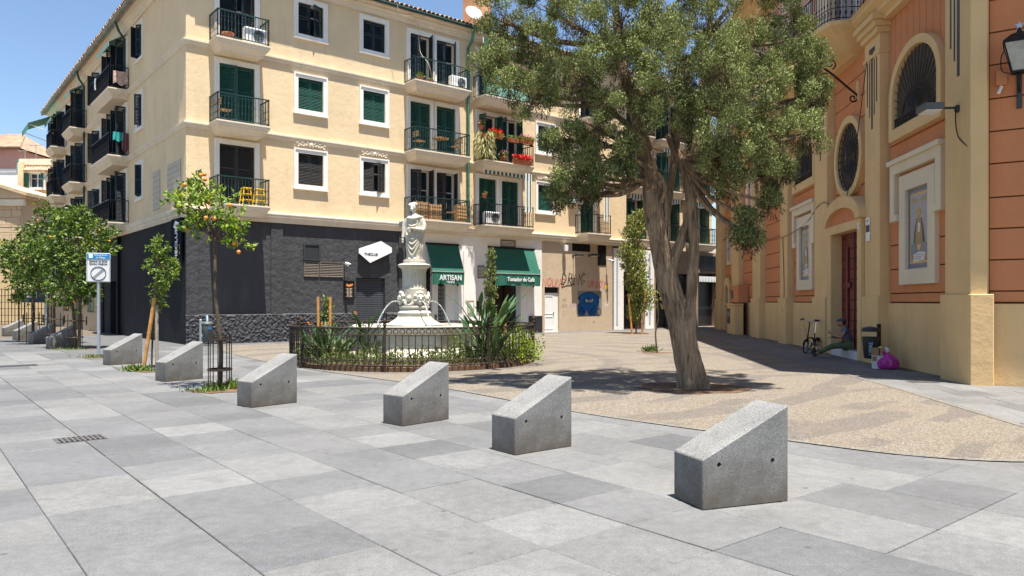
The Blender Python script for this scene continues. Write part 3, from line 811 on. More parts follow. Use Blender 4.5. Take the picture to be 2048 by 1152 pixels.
for i in range(7): pm.box(6.42+.03*(i % 3), 6.55+.02*(i % 2), -.014, -.011, 1.8+.055*i, 1.83+.055*i); pm.box(6.6, 6.72-.02*(i % 3), -.014, -.011, 1.8+.055*i, 1.83+.055*i)
pm.build('poster_text_lines', simple('cream_ink', (.5,.42,.3), .5), po)
MB().prism([(6.42,2.26),(6.6,2.22),(6.76,2.3),(6.74,2.36),(6.58,2.31),(6.44,2.36)], -.016, -.012).build('poster_flash', simple('orange_ink', (.75,.25,.06), .5, 0, .4, 30), po)
# white hexagonal club sign on a projecting box
t = thing('club_sign', 'white elongated hexagonal sign reading THECLUB on the black wall', 'sign', BM @ T((7.75, -.03, 3.72)))
hexo = [(-.80,-.06),(-.79,.13),(.27,.50),(.80,.24),(.80,.03),(-.26,-.46)]
MB().prism(hexo, -.15, -.12).build('sign_face', simple('white_sign_paint', (.8,.8,.8), .4, 0, .04), t)
MB().prism([(x*.96, z*.96) for x, z in hexo], -.12, -.0).build('sign_box', BLACK, t)
text('lettering', 'THECLUB', .15, T((-.22, -.153, -.1)) @ RX(90), BLACK, t, bold=.004)
# --- ground floor, side: black wall with vertical sign
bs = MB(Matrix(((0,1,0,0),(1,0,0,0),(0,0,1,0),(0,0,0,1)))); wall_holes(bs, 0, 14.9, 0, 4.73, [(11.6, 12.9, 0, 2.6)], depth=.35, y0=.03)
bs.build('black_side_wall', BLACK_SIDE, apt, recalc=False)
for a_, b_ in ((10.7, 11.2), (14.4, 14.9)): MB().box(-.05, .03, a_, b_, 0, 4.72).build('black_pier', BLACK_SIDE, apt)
MB().box(.34, .36, 11.6, 12.9, 0, 2.6).build('dark_doorway', BLACK, apt)
MB().tube([(-.12, 10.55, .1), (-.12, 10.55, 4.7)], .06, 8).build('downpipe', IRON, apt, True)
ss = thing('vertical_sign', 'black vertical sign with white THECLUB lettering at the building corner', 'sign', BM @ FB(.92, 3.05, .03))
MB().box(-.72, .62, -.06, 0, 0, 1.68).build('sign_panel', simple('black_sign_panel', (.012,.013,.018), .8, 0, .1, spec=.05), ss)
text('lettering', 'THECLUB', .42, T((.02, -.063, .62)) @ RY(-90) @ RX(90), WHITE, ss, sx=.82, bold=.008)
MB().prism([(-.36,1.38),(-.1,1.6),(.34,1.5),(.36,1.42),(.05,1.24)], -.066, -.06).build('sign_logo', WHITE, ss)
text('small_lettering', 'tel. | club', .1, T((.42, -.063, .5)) @ RY(-90) @ RX(90), YPL, ss)
# tiled plaques on the side wall above the sign
PLQ = simple('faded_mural_tiles', (.42,.34,.24), .5, 0, .35, 4, .1, 40)
for u0, u1, z0, z1 in ((.6, 2.45, 5.5, 6.95), (3.5, 4.6, 5.35, 6.95)):
    pq = MB().box(-.012, 0, u0, u1, z0, z1).build('tile_plaque', simple('grey_border_tiles', (.27,.25,.21), .4, 0, .3, 8), apt)
    nx, nz = round((u1-u0)/.22), round((z1-z0)/.22); a, c = (u1-u0)/nx, (z1-z0)/nz
    me = MB().box(-.02, -.012, 0, a-.008, 0, c-.008).mesh('plaque_tile', PLQ)
    for i in range(nx):
        for j in range(nz): link('plaque_tile', me, pq, T((0, u0+i*a+.004, z0+j*c+.004)))
# --- side ground floor beyond the club: beige with poster windows
BEIGE = plaster('beige_shop_plaster', (.46,.35,.22), (.25,.18,.1), .4, .2)
gs = MB(Matrix(((0,1,0,0),(1,0,0,0),(0,0,1,0),(0,0,0,1)))); hs = [(15.8, 18.9, 1.0, 3.2), (20.4, 22.6, 0, 3.0), (24, 27, 1.0, 3.2)]
wall_holes(gs, 14.9, 31.2, 0, 4.73, hs, depth=.2, y0=.03); gs.build('beige_side_wall', BEIGE, apt, recalc=False)
for a, b_, c, d in hs: MB().box(.2, .22, a, b_, c, d).build('shop_pane', SHOPGLASS, apt)
pc = [simple('pink_poster', (.5,.2,.22), .6, 0, .5, 5), simple('ochre_poster', (.45,.3,.12), .6, 0, .5, 5), simple('green_poster', (.16,.28,.18), .6, 0, .5, 5)]
for i, u in enumerate((16.0, 17.0, 18.0)): MB().box(.185, .2, u, u+.8, 1.05, 3.0-.2*(i % 2)).build('poster', pc[i], apt)
# --- ground floor, front: white cafe
ch = [(10.3, 12.25, 0, 3.25), (14.25, 16.55, 0, 3.1)]
cw = MB(); wall_holes(cw, 9.36, 17.5, 0, 4.73, ch, depth=.5, y0=.02); cw.build('white_shop_wall', WHITE_WALL, apt, recalc=False)
for a_, b_ in ((12.5, 13.25), (9.4, 9.9)): MB().box(a_, b_, -.05, .03, 0, 4.0).build('white_pier', WHITE_WALL, apt)
for a_, b_, h_ in ((12.3, 14.2, .62), (16.6, 17.47, .86), (9.5, 10.25, .6)): MB().box(a_, b_, -.06, .03, 0, h_).build('black_plinth', simple('black_stone_plinth', (.03,.03,.033), .4, 0, .3), apt)
for a_, b_ in ((10.3, 12.25), (14.25, 16.55)): MB().box(a_, b_, .5, .52, 0, 3.2).build('shop_pane', SHOPGLASS, apt)
for a_, b_ in ((10.3, 10.42), (10.98, 11.3), (11.75, 12.25)): MB().box(a_, b_, .33, .5, 0, 3.25).build('shop_jamb', WHITE_WALL, apt)
gb = MB().box(0, .18, .42, .5, 0, .18).mesh('glass_block', simple('grey_glass_block', (.16,.17,.17), .15, 0, .3, 5), bevel=.012)
for i in range(10):
    for j in range(2): link('glass_block', gb, apt, T((11.33+.2*j, 0, .35+.2*i)))
b = MB(); b.ring(rect(14.25,16.55,.02,3.1), rect(14.33,16.47,.1,3.02), .4, .5); b.box(15.36, 15.44, .42, .5, .1, 3.0); b.build('shop_window_frame', IRON, apt)
MB().box(16.15, 16.55, .1, .49, 0, 3.1).build('shop_jamb', WHITE_WALL, apt)
louvre(FA(15.25, 4.3, -.02), .95, .36, LV); louvre(FA(13.62, 2.72, -.02), .5, .62, LV); louvre(FA(17.2, 2.75, -.02), .34, .5, LV)
def awning(u0, u1, txt, size, label, sub=None):
    t = thing('shop_awning', label, 'awning', BM @ T((u0, 0, 0)))
    w_ = u1-u0; d = .55; z0, z1 = 4.25, 2.98
    b = MB(); b.prism([(-.05, z0), (-d, z1), (-d+.012, z1-.006), (-.04, z0-.02)], 0, w_, 'x'); b.build('canopy', AWN, t)
    n = 24; V = []; Fc = []
    for i in range(n+1):
        x = w_*i/n
        for z, o in ((z1-.02, 0), (z1-.3, .012*math.sin(i*1.4)), (z1-.6, .03*math.sin(i*1.1+.5))): V.append((x, -d-.008+o, z-(.02*math.sin(i*.9) if z < z1-.4 else 0)))
    for i in range(n):
        for j in range(2): Fc.append((3*i+j, 3*i+3+j, 3*i+4+j, 3*i+1+j))
    b = MB(); b.add(V, Fc); b.build('valance', AWN, t, True, recalc=False)
    MB().box(-.02, w_+.02, -d-.03, -d+.02, z1-.035, z1+.01).build('front_bar', simple('pale_aluminium', (.55,.56,.57), .4, .5), t)
    MB().tube([(-.04, -.06, z0), (w_+.04, -.06, z0)], .05, 8).build('roller', IRON, t)
    for x in (.02, w_-.02): MB().tube([(x, -.02, z1-.55), (x, -d+.03, z1-.05)], .018, 5).box(x-.03, x+.03, -.08, -.0, z1-.65, z1-.5).build('arm', IRON, t)
    text('lettering', txt, size, T((w_*.55, -d-.05, z1-.3)) @ RX(90), WHITE, t, bold=.005, sx=.9)
    if sub: text('small_lettering', sub, .13, T((w_*.55, -d-.05, z1-.5)) @ RX(90), WHITE, t)
    return t
awning(10.42, 12.18, 'ARTISAN', .34, 'green shop awning lettered ARTISAN behind the fountain statue', 'TIENDA')
awning(14.0, 16.9, 'Tostador de Café', .27, 'green shop awning lettered Tostador de Café right of the fountain')
def notice(F, w, h, mat, label, dark=False):
    t = thing('menu_board', label, 'notice board', BM @ F)
    MB().ring(rect(-w/2,w/2,0,h), rect(-w/2+.03,w/2-.03,.03,h-.03), -.045, 0).build('frame', WOOD if not dark else IRON, t)
    MB().box(-w/2+.03, w/2-.03, -.03, -.0, .03, h-.03).build('sheet', mat, t)
notice(FA(12.9, 1.05, .05), .36, .6, WHITE, 'wood framed menu on the white pier between the cafe awnings')
notice(FA(13.42, 1.1, -.02), .34, .52, BLACK, 'small black board on the white cafe wall beside the framed menu', True)
# --- ground floor, front: tan wall with graffiti
th = [(17.72, 18.75, 0, 2.35), (20.1, 21.95, .78, 2.18)]
tw = MB(); wall_holes(tw, 17.5, 22.8, 0, 4.73, th, depth=.18, y0=.05); tw.build('tan_wall', BROWN, apt, recalc=False)
dr = MB().box(17.72, 18.5, .16, .2, 0, 2.05).build('white_door', WFRAME, apt, bevel=.008)
MB().ring(rect(17.82,18.4,.95,1.9), rect(17.86,18.36,.99,1.86), .145, .165).ring(rect(17.82,18.4,.15,.82), rect(17.86,18.36,.19,.78), .145, .165).build('door_moulding', WFRAME, dr)
MB().ball((18.43, .13, 1.0), .035).build('handle', IRON, dr)
MB().box(17.72, 18.75, .19, .22, 2.05, 2.35).build('transom', BLACK, apt); MB().box(18.5, 18.75, .17, .21, 0, 2.05).build('door_jamb', WHITE_WALL, apt)
gsh = MB().box(20.1, 21.95, .15, .18, .78, 2.18).build('painted_shutter', simple('grey_shutter_paint', (.22,.24,.27), .5, .1, .4, 3), apt)
BLU = simple('blue_spray_paint', (.025,.19,.56), .45, 0, .2, 4); BLK = simple('black_spray_paint', (.01,.01,.012), .5); WHT = simple('white_spray_paint', (.75,.76,.76), .5); RED = simple('red_spray_paint', (.55,.03,.03), .5)
def blob(poly, d, mat, nm='graffiti_shape'): MB().prism(poly, .15-d, .1495-d+.0005).build(nm, mat, gsh)
def ell(cx, cz, rx, rz, n=18, w=0): return [(cx+rx*(1+w*math.sin(3*t))*math.cos(t), cz+rz*(1+w*math.cos(2*t))*math.sin(t)) for t in [2*math.pi*i/n for i in range(n)]]
for sc_, d, m in ((1.06, .004, BLK), (1, .007, BLU)):
    blob(ell(21.05, 1.62, .76*sc_, .5*sc_, 20, .06), d, m); blob(ell(20.5, 1.15, .34*sc_, .33*sc_, 14, .1), d+.0005, m); blob(ell(21.3, 1.08, .36*sc_, .28*sc_, 14, .08), d+.001, m)
blob(ell(21.8, 1.02, .15, .2), .009, BLK); blob(ell(21.8, 1.02, .11, .16), .011, WHT); blob(ell(20.2, 1.58, .14, .2), .009, BLK); blob(ell(20.2, 1.58, .1, .15), .011, WHT)
blob([(20.72,1.82),(21.05,1.68),(21.4,1.86),(21.42,1.6),(21.2,1.5),(21.05,1.56),(20.9,1.48),(20.74,1.58)], .010, BLK)
blob([(20.77,1.76),(21.05,1.64),(21.36,1.79),(21.38,1.62),(21.2,1.54),(21.05,1.6),(20.9,1.53),(20.78,1.62)], .013, WHT)
blob(ell(20.95, 1.62, .03, .05), .016, BLK); blob(ell(21.22, 1.64, .03, .05), .016, BLK)
for pts in ([(20.35,1.0),(20.5,1.28),(20.65,1.0)], [(21.15,.95),(21.3,1.22),(21.42,.95)]): MB().tube([(x, .138, z) for x, z in pts], .018, 4).build('graffiti_line', BLK, gsh)
STK = {'N': [[(0,0),(0,1),(.6,0),(.6,1)]], 'O': [[(.3,0),(0,.4),(.1,.9),(.4,1),(.65,.6),(.5,.1),(.3,0)]], 'V': [[(0,1),(.3,0),(.65,1)]], 'S': [[(.55,.9),(.2,1),(.05,.7),(.5,.35),(.4,.02),(0,.1)]],
 'D': [[(.1,0),(.1,1),(.5,.8),(.6,.4),(.3,0),(0,.05)]], 'R': [[(.1,0),(.1,1),(.5,.85),(.4,.5),(.1,.5),(.6,-.1)]], 'G': [[(.6,.85),(.3,1),(0,.5),(.3,0),(.6,.3),(.35,.4)]], 'U': [[(0,1),(.05,.2),(.3,0),(.55,.2),(.6,1)]],
 'B': [[(.05,0),(.05,1),(.5,.8),(.1,.5),(.55,.25),(.05,0)]], 'Y': [[(0,1),(.3,.5),(.6,1)],[(.3,.5),(.2,-.2)]], 'H': [[(0,0),(.05,1)],[(.0,.5),(.6,.55)],[(.6,0),(.55,1)]]}
def scrawl(word, x, z, h, mat, y=.045, sl=.2, r=.02):
    b = MB()
    for k, c in enumerate(word):
        for st in STK[c]: b.tube([(x+k*h*.78+(p[0]+p[1]*sl)*h*.95, y, z+p[1]*h+.03*math.sin(k*2.3)) for p in st], r, 4)
    b.M = Matrix(); b.v = [(v[0], y+(v[1]-y)*.15, v[2]) for v in b.v]
    b.build('graffiti_tag', mat, apt)
scrawl('NOUNS', 17.56, 2.38, .42, RED); scrawl('DRNG', 18.85, 2.5, .6, BLK, r=.032); MB().tube([(18.9,.046,2.36),(19.3,.046,2.46),(19.9,.046,2.5)], .016, 4).build('graffiti_tag', BLK, apt); scrawl('UBBDY', 20.85, 2.36, .38, RED)
PUR = simple('purple_spray_paint', (.42,.25,.40), .6)
scrawl('RSG', 19.5, 1.3, .28, PUR, r=.012); scrawl('SN', 18.95, .85, .25, PUR, r=.01); scrawl('DUS', 18.95, 1.3, .16, simple('grey_marker', (.16,.14,.12), .7), r=.009); scrawl('HR', 22.2, 1.3, .25, WHT, r=.012); scrawl('BVS', 19.0, 1.62, .12, BLK, r=.008)
scrawl('DSR', 20.3, 2.95, .3, simple('faded_marker', (.36,.27,.19), .8), r=.012); scrawl('VD', 21.2, .4, .14, simple('faded_marker2', (.2,.16,.12), .8), r=.008)
def grille(F, w, h, nx, nz, mat=IRON, nm='window_grille', root=apt, back=True):
    g = MB()
    for i in range(nx+1): x = -w/2+w*i/nx; g.box(x-.012, x+.012, -.02, .004, 0, h)
    for j in range(nz+1): z = h*j/nz; g.box(-w/2, w/2, -.012, .002, z-.012, z+.012)
    o = g.build(nm, mat, root, M=F)
    if back: MB().box(-w/2, w/2, .006, .012, 0, h).build('opening', BLACK, o)
    return o
grille(FA(20.35, 4.32, -.04), 1.3, .38, 12, 2); grille(FA(21.95, 3.6, -.04), .62, 1.1, 5, 6)
def floodlight(F, label, frame=None, sc=1.0, cable=None):
    t = thing('floodlight', label, 'floodlight', (frame or BM) @ F)
    MB().box(-.2*sc, .2*sc, -.62*sc, -.3*sc, -.04*sc, .08*sc).build('housing', simple('mid_grey_housing', (.10,.10,.10), .5) if sc > 1 else DKGREY, t, bevel=.015*sc)
    MB().box(-.17*sc, .17*sc, -.59*sc, -.33*sc, -.052*sc, -.038*sc).build('lens', WHITE, t)
    MB().tube([(0,0,.02),(0,-.34*sc,.02)], .022*sc, 6).build('arm', DKGREY, t); MB().lathe([(.07*sc,0),(.07*sc,.03*sc)], 12).build('wall_plate', DKGREY, t, M=RX(90))
    if cable: MB().tube(spline(cable, 5), .012, 5).build('cable', BLACK, t)
    return t
floodlight(FA(19.75, 4.05, -.05), 'left dark floodlight on the tan graffiti wall')
floodlight(FA(20.95, 4.1, -.05), 'right dark floodlight on the tan graffiti wall, under the window grilles')
def cctv(F, label, box=False):
    t = thing('security_camera', label, 'security camera', BM @ F)
    MB().box(-.06, .06, -.55, -.2, -.06, .06).build('camera_body', WHITE, t, bevel=.02, M=RX(14)); MB().lathe([(.045,0),(.045,.03)], 10).build('lens', BLACK, t, M=RX(14) @ T((0,-.56,0)) @ RX(90))
    MB().tube([(0,0,-.05),(0,-.25,-.05),(0,-.3,0)], .02, 6).build('bracket', GREYP, t)
    if box: MB().box(-.28, .02, -.45, -.15, -.30, -.08).build('junction_box', GREYP, t, bevel=.02)
    return t
cctv(FA(9.1, 5.2, .15), 'white security camera on a grey box above the end of the black wall', True)
cctv(FA(6.36, 3.25, -.03), 'small white security camera beside the louvres on the black wall')
cctv(FA(22.3, 3.95, -.05), 'small white security camera at the right end of the tan wall')
t = thing('wall_lamp', 'white cylinder lamp at the top of the tan wall', 'lamp', BM @ FA(19.05, 4.42, -.05)); MB().lathe([(.02,-.16),(.12,-.16),(.13,.14),(.02,.16)], 14, (0,-.2,0)).build('lamp_shade', WHITE, t, True); MB().box(-.04,.04,-.12,0,-.04,.04).build('bracket', WHITE, t)
t = thing('address_plate', 'small yellow plate on the right end of the tan wall', 'plate', BM @ FA(22.35, 2.3, -.05)); MB().box(-.11,.11,-.015,0,0,.24).build('plate', YPL, t); MB().box(-.12,.12,-.012,0,-.12,-.03).box(-.12,.12,-.012,0,.27,.33).build('strip', GREYP, t)
# --- ground floor, end of the front: white tiled portal and dark shops
ph = [(23.75, 25.6, 0, 3.3), (26.9, 28.4, 0, 3.3), (29.0, 30.6, 0, 3.3), (31.0, 33.1, 0, 3.4)]
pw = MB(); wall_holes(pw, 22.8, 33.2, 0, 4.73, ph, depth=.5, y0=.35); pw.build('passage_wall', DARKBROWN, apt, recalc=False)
for a, b_, c, d in ph: MB().box(a, b_, .84, .86, c, d).build('shop_pane', BLACK, apt)
for q_ in ((22.95, 23.75, 0), (25.6, 26.4, 0), (23.75, 25.6, 3.3)): MB().box(q_[0], q_[1], .06, .36, q_[2], 4.6).build('white_portal', WHITE_WALL, apt)
AZ = simple('blue_white_tile', (.34,.40,.48), .3, 0, .5, 26); me = MB().box(-.065, .065, -.012, 0, .004, .146).mesh('portal_tile', AZ)
for u in (23.2, 26.0):
    for i in range(28): link('portal_tile', me, apt, FA(u, .25+.15*i, -.06))
pt = MB().ring(rect(23.95,25.4,3.55,4.35), rect(24.0,25.35,3.6,4.3), .03, .07).build('name_panel', IRON, apt)
me = MB().box(-.155, .155, -.006, 0, -.12, .12).mesh('portal_tile', simple('pale_tile', (.5,.47,.46), .3, 0, .2, 18))
for i in range(4):
    for j in range(3): link('portal_tile', me, pt, T((24.17+.335*i, .058, 3.72+.24*j)))
grille(FA(24.67, 0, -.4), 1.85, 3.3, 14, 7, back=False); grille(FA(27.65, .0, -.36), 1.5, 3.3, 11, 9, back=False); grille(FA(29.8, .2, -.36), 1.6, 2.9, 11, 9, back=False); grille(FA(32.0, 3.55, -.3), 1.7, .95, 10, 3)
fm_ = MB().prism([(-.07, .35), (.07, .35), (.05, 0), (-.05, 0)], .3, .32).mesh('fringe_flap', WHITE)
for i in range(13): link('fringe_flap', fm_, apt, T((31.12+.16*i, 0, 2.85)))
# --- striped blinds over balcony doors
def striped(F, w, curtain, label=None):
    b = MB(); b2 = MB(); n = int(w/.12)
    for i in range(n):
        x = -w/2+w*i/n; q = b if i % 2 else b2
        q.box(x, x+w/n-.001, -.34, -.33, -.26, 0); q.add([(x,-.02,.12),(x+w/n,-.02,.12),(x+w/n,-.33,0),(x,-.33,0)], [(0,1,2,3)])
    if curtain:
        for i in range(5):
            x = w/2-.05; q = b if i % 2 else b2
            q.box(x-.4+.09*i, x-.4+.09*i+.09, -.78+.03*math.sin(i*2), -.77+.03*math.sin(i*2), -2.0, -.1)
    o = b.build('striped_blind', AWN, apt, M=F, recalc=False); b2.build('white_stripes', WFRAME, o, recalc=False)
striped(FA(14.55, 7.95, .3), 2.7, True); striped(FA(20.75, 7.9, .2), 1.5, True); striped(FA(25.3, 7.85, -.6), 1.5, False); striped(FA(28.4, 7.85, -.6), 1.7, False); striped(FA(31.3, 7.85, -.6), 1.4, False); striped(FA(14.6, 14.1, .3), 2.8, False); striped(FA(28.4, 10.9, -.6), 1.7, False)
CLOTH = simple('turquoise_cloth', (.03,.28,.27), .85, 0, .2, 4); GCL = simple('pale_green_cloth', (.22,.42,.33), .85, 0, .35, 1.5)
b = MB(); n = 18
V = [(x_, -.97+.02*math.sin(i*1.5), z) for i in range(n+1) for x_ in (-1.4+2.8*i/n,) for z in (.08, .98)]
b.add(V, [(2*i, 2*i+2, 2*i+3, 2*i+1) for i in range(n)]); b.build('railing_cloth', GCL, apt, True, M=FA(14.6, 11.3), recalc=False)
b = MB()
V = [(x_, -.9+.04*math.sin(i*2.1), z) for i in range(7) for x_ in (.06*i,) for z in (-2.6, 0)]
b.add(V, [(2*i, 2*i+2, 2*i+3, 2*i+1) for i in range(6)]); b.build('hanging_curtain', GPIPE, apt, True, M=FA(13.05, 14.0), recalc=False)
def side_blind(u, z, w):
    b = MB(); n = int(w/.13); b2 = MB()
    for i in range(n):
        y = -w/2+w*i/n; q = b if i % 2 else b2
        q.add([(0,y,.5),(0,y+w/n,.5),(-.75,y+w/n,.0),(-.75,y,.0)], [(0,1,2,3)]); q.box(-.76, -.75, y, y+w/n, -.2, 0)
    o = b.build('street_blind', simple('turquoise_awning', (.06,.33,.30), .8, 0, .3, 2), apt, M=T((-.03, u, z)), recalc=False); b2.build('white_stripes', simple('pale_awning_stripe', (.4,.5,.48), .8), o, recalc=False)
side_blind(10.4, 13.45, 2.6); side_blind(20.1, 13.45, 1.6); side_blind(27.2, 13.2, 2.6); side_blind(28.5, 9.8, 1.8); side_blind(26.5, 6.8, 1.6)
# ---------------------------------------------------------------- things standing on the balconies
def ac_unit(F, label, frame=None):
    t = thing('air_conditioner', label, 'air conditioner', (frame or BM) @ F)
    MB().box(-.42, .42, -.3, 0, .06, .62).build('casing', WHITE, t, bevel=.02)
    b = MB(); b.torus((.12, -.305, .34), .22, .012, n=16)
    for r_ in (.06, .11, .165): b.torus((.12, -.307, .34), r_, .006, n=14, k=4)
    b.build('fan_guard', GREYP, t); MB().lathe([(.2,0),(.2,.004)], 16).build('fan_opening', DKGREY, t, M=T((.12,-.302,.34)) @ RX(90))
    MB().box(-.38, -.3, -.28, -.02, 0, .06).box(.3, .38, -.28, -.02, 0, .06).build('feet', GREYP, t); return t
ac_unit(FA(2.3, 11.34, .5), 'white air conditioner on the top corner balcony beside a clay pot')
ac_unit(FA(11.8, 11.34, .4), 'white air conditioner on the top double balcony above the downpipe side')
ac_unit(FA(13.7, 5.24, .5), 'white air conditioner on the lowest balcony right of the downpipe')
ac_unit(FA(19.75, 6.75, 0), 'white air conditioner fixed to the wall left of the single balcony')
def pot(F, r, h, label, plant=None, mat=TERRA, n=60, col=None, frame=None, cat='plant pot'):
    t = thing('plant_pot', label, cat, (frame or BM) @ F)
    MB().lathe([(r*.65,0),(r*.95,h*.85),(r*1.08,h*.85),(r*1.08,h),(r*.9,h),(r*.85,h*.85),(.01,h*.85)], 14).build('pot', mat, t, True)
    if plant:
        d = rand_dirs(n, .7); P = d*np.array([r*.7, r*.7, r*.5])*RNG.random((n,1))+np.array([0,0,h])
        leaf_mesh('foliage', P, d, r*1.3*RNG.uniform(.6,1.2,n), r*.35, plant, parent=t)
        if col:
            k = n//2; P = rand_dirs(k, .5)*np.array([r*1.2, r*1.2, r*.9])*.9+np.array([0,0,h+r*.5]); leaf_mesh('blossom', P, rand_dirs(k, .4), r*.45, r*.45, col, parent=t)
    return t
pot(FA(1.35, 11.32, .5), .22, .32, 'wide clay pot on the top corner balcony'); pot(FA(9.75, 11.32, .6), .14, .25, 'clay pot with green plant on the top double balcony', YOUNG)
pot(FA(10.3, 11.32, .65), .10, .2, 'small pot with upright yellow leaves on the top double balcony', YOUNG, n=30)
def stool(F, label):
    t = thing('stool', label, 'stool', BM @ F); MB().box(-.16,.16,-.16,.16,.62,.66).build('seat', YPL, t, bevel=.01)
    for sx in (-1, 1):
        for sy in (-1, 1): MB().tube([(sx*.19, sy*.19, 0), (sx*.12, sy*.12, .63)], .022, 6).build('leg', YPL, t)
    b = MB()
    for z, q in ((.2, .168), (.42, .143)): b.tube([(-q,-q,z),(q,-q,z),(q,q,z),(-q,q,z),(-q,-q,z)], .014, 5)
    b.build('rungs', YPL, t)
stool(FA(2.0, 5.24, .6), 'left of the two yellow stools on the lowest corner balcony'); stool(FA(2.5, 5.24, .6), 'right of the two yellow stools on the lowest corner balcony')
def folding_chair(F, label, rz):
    t = thing('folding_chair', label, 'chair', BM @ F @ RZ(rz)); s_ = MB(); k = MB()
    for i in range(5): s_.box(-.2, .2, -.2+.085*i, -.13+.085*i, .44, .46)
    s_.build('seat', WOOD, t)
    for i in range(3): k.box(-.2, .2, .2, .22, .62+.09*i, .68+.09*i)
    k.build('backrest', WOOD, t); f = MB()
    for sx in (-.19, .19): f.tube([(sx, -.22, 0), (sx, .21, .9)], .012, 5); f.tube([(sx, .22, 0), (sx, -.18, .45)], .012, 5)
    f.build('frame', IRON, t)
folding_chair(FA(1.25, 8.29, .5), 'wooden folding chair on the middle corner balcony', 90)
folding_chair(FA(9.75, 8.29, .5), 'wooden folding chair left of the bistro table on the middle double balcony', 100); folding_chair(FA(11.75, 8.29, .5), 'wooden folding chair right of the bistro table on the middle double balcony', -80)
t = thing('bistro_table', 'round wooden bistro table on the middle double balcony', 'table', BM @ FA(10.9, 8.29, .5)); MB().lathe([(.01,.70),(.38,.70),(.38,.73),(.01,.73)], 18).build('tabletop', WOOD, t)
b = MB()
for a in range(4): c_, s_ = math.cos(a*math.pi/2+.6), math.sin(a*math.pi/2+.6); b.tube([(c_*.3, s_*.3, 0), (-c_*.22, -s_*.22, .7)], .013, 5)
b.build('legs', IRON, t)
def crate(F, w, h, label):
    t = thing('wooden_crate', label, 'crate', BM @ F); n = 5; me = MB().box(-w/2, w/2, -.012, 0, 0, h/n*.72).mesh('slat', WOOD)
    for i in range(n):
        link('slat', me, t, T((0,-.3,h*i/n))); link('slat', me, t, T((0,.0,h*i/n)))
    b = MB()
    for x in (-w/2, 0, w/2-.05): b.box(x, x+.05, -.288, -.012, 0, h)
    b.build('posts', WOOD, t)
crate(FA(9.75, 5.24, .45), .6, .8, 'slatted wooden crate at the left end of the balcony behind the statue'); crate(FA(10.45, 5.24, .45), .65, .75, 'slatted wooden crate behind the statue, right of another crate')
folding_chair(FA(11.45, 5.24, .5), 'wooden chair on the lowest double balcony, right of the crates', 60); crate(FA(11.95, 5.24, .4), .55, .82, 'slatted wooden pallet by the downpipe end of the lowest double balcony')
# flower balcony (middle floor, right of the green downpipe)
def trough(F, w, label, leafm, petal, nl=160, npz=70):
    t = thing('flower_box', label, 'flower box', BM @ F); MB().prism([(-.09,0),(.09,0),(.12,.18),(-.12,.18)], -w/2, w/2, 'x').build('box', TERRA, t)
    P = np.stack([RNG.uniform(-w/2,w/2,nl), RNG.uniform(-.12,.12,nl), RNG.uniform(.12,.3,nl)], 1); leaf_mesh('foliage', P, rand_dirs(nl,.3), .12, .08, leafm, parent=t)
    if petal:
        P = np.stack([RNG.uniform(-w/2,w/2,npz), RNG.uniform(-.18,.15,npz), RNG.uniform(.2,.42,npz)], 1); leaf_mesh('blossom', P, rand_dirs(npz,.2), .1, .1, petal, parent=t)
PINKFL = leaf('pink_petal', [(0, (.5,.08,.2)), (1, (.7,.25,.4))], .5, .2); WHTFL = leaf('pale_petal', [(0, (.6,.55,.4)), (1, (.7,.7,.6))], .5, .2)
rz0 = 9.32
trough(FA(13.7, rz0, .98), .75, 'flower box with red geraniums on the railing of the flowery balcony', ORL, REDFL)
trough(FA(14.75, rz0-.05, .98), .6, 'bare flower box in the middle of the railing of the flowery balcony', GRASS, None, 40)
trough(FA(15.6, rz0, .98), .7, 'flower box with pink blossom at the right end of the flowery balcony railing', YOUNG, PINKFL, 140, 50)
trough(FA(15.3, 8.28, 1.02), 1.1, 'long box of bright red flowers at the foot of the flowery balcony', ORL, REDFL, 140, 260)
pot(FA(14.3, 8.28, .8), .17, .28, 'clay pot with pink flowers left of the long red flower box', ORL, n=90, col=PINKFL); pot(FA(16.0, 9.3, .9), .13, .22, 'small pot with pale flowers on the flowery balcony corner', YOUNG, n=50, col=WHTFL)
t = thing('hanging_plant', 'straw coloured trailing plant hanging beside the green downpipe', 'plant', BM @ FA(13.05, 9.45, 1.0)); MB().lathe([(.12,-.2),(.18,0)], 10).build('pot', TERRA, t)
n = 420; a = RNG.uniform(0, 6.28, n); z = -RNG.random(n)*1.15; rr = .2+.25*RNG.random(n); leaf_mesh('foliage', np.stack([rr*np.cos(a)*1.2, rr*np.sin(a)*.8, z+.15], 1), np.stack([np.cos(a)*.4, np.sin(a)*.4, -np.ones(n)], 1), .28, .03, leaf('straw_leaf', [(0,(.3,.3,.1)),(1,(.62,.55,.28))], .7, .2), parent=t)
pot(FA(13.2, 9.75, .5), .14, .2, 'pot with pink blossom above the trailing plant', ORL, n=80, col=PINKFL)
pot(FA(13.05, 6.45, .96), .12, .2, 'small clay pot hooked on the lowest railing right of the downpipe', YOUNG, n=14)
def laundry(F, w, h, mat, label):
    t = thing('laundry', label, 'laundry', BM @ F); n = 12; V = []
    for i in range(n+1):
        for j in range(4): V.append((-w/2+w*i/n, -.02+.025*math.sin(i*1.3+j), -h*j/3*(1-.12*math.sin(i*.7))))
    MB().add(V, [(4*i+j, 4*i+4+j, 4*i+5+j, 4*i+1+j) for i in range(n) for j in range(3)]).build('cloth', mat, t, True, recalc=False)
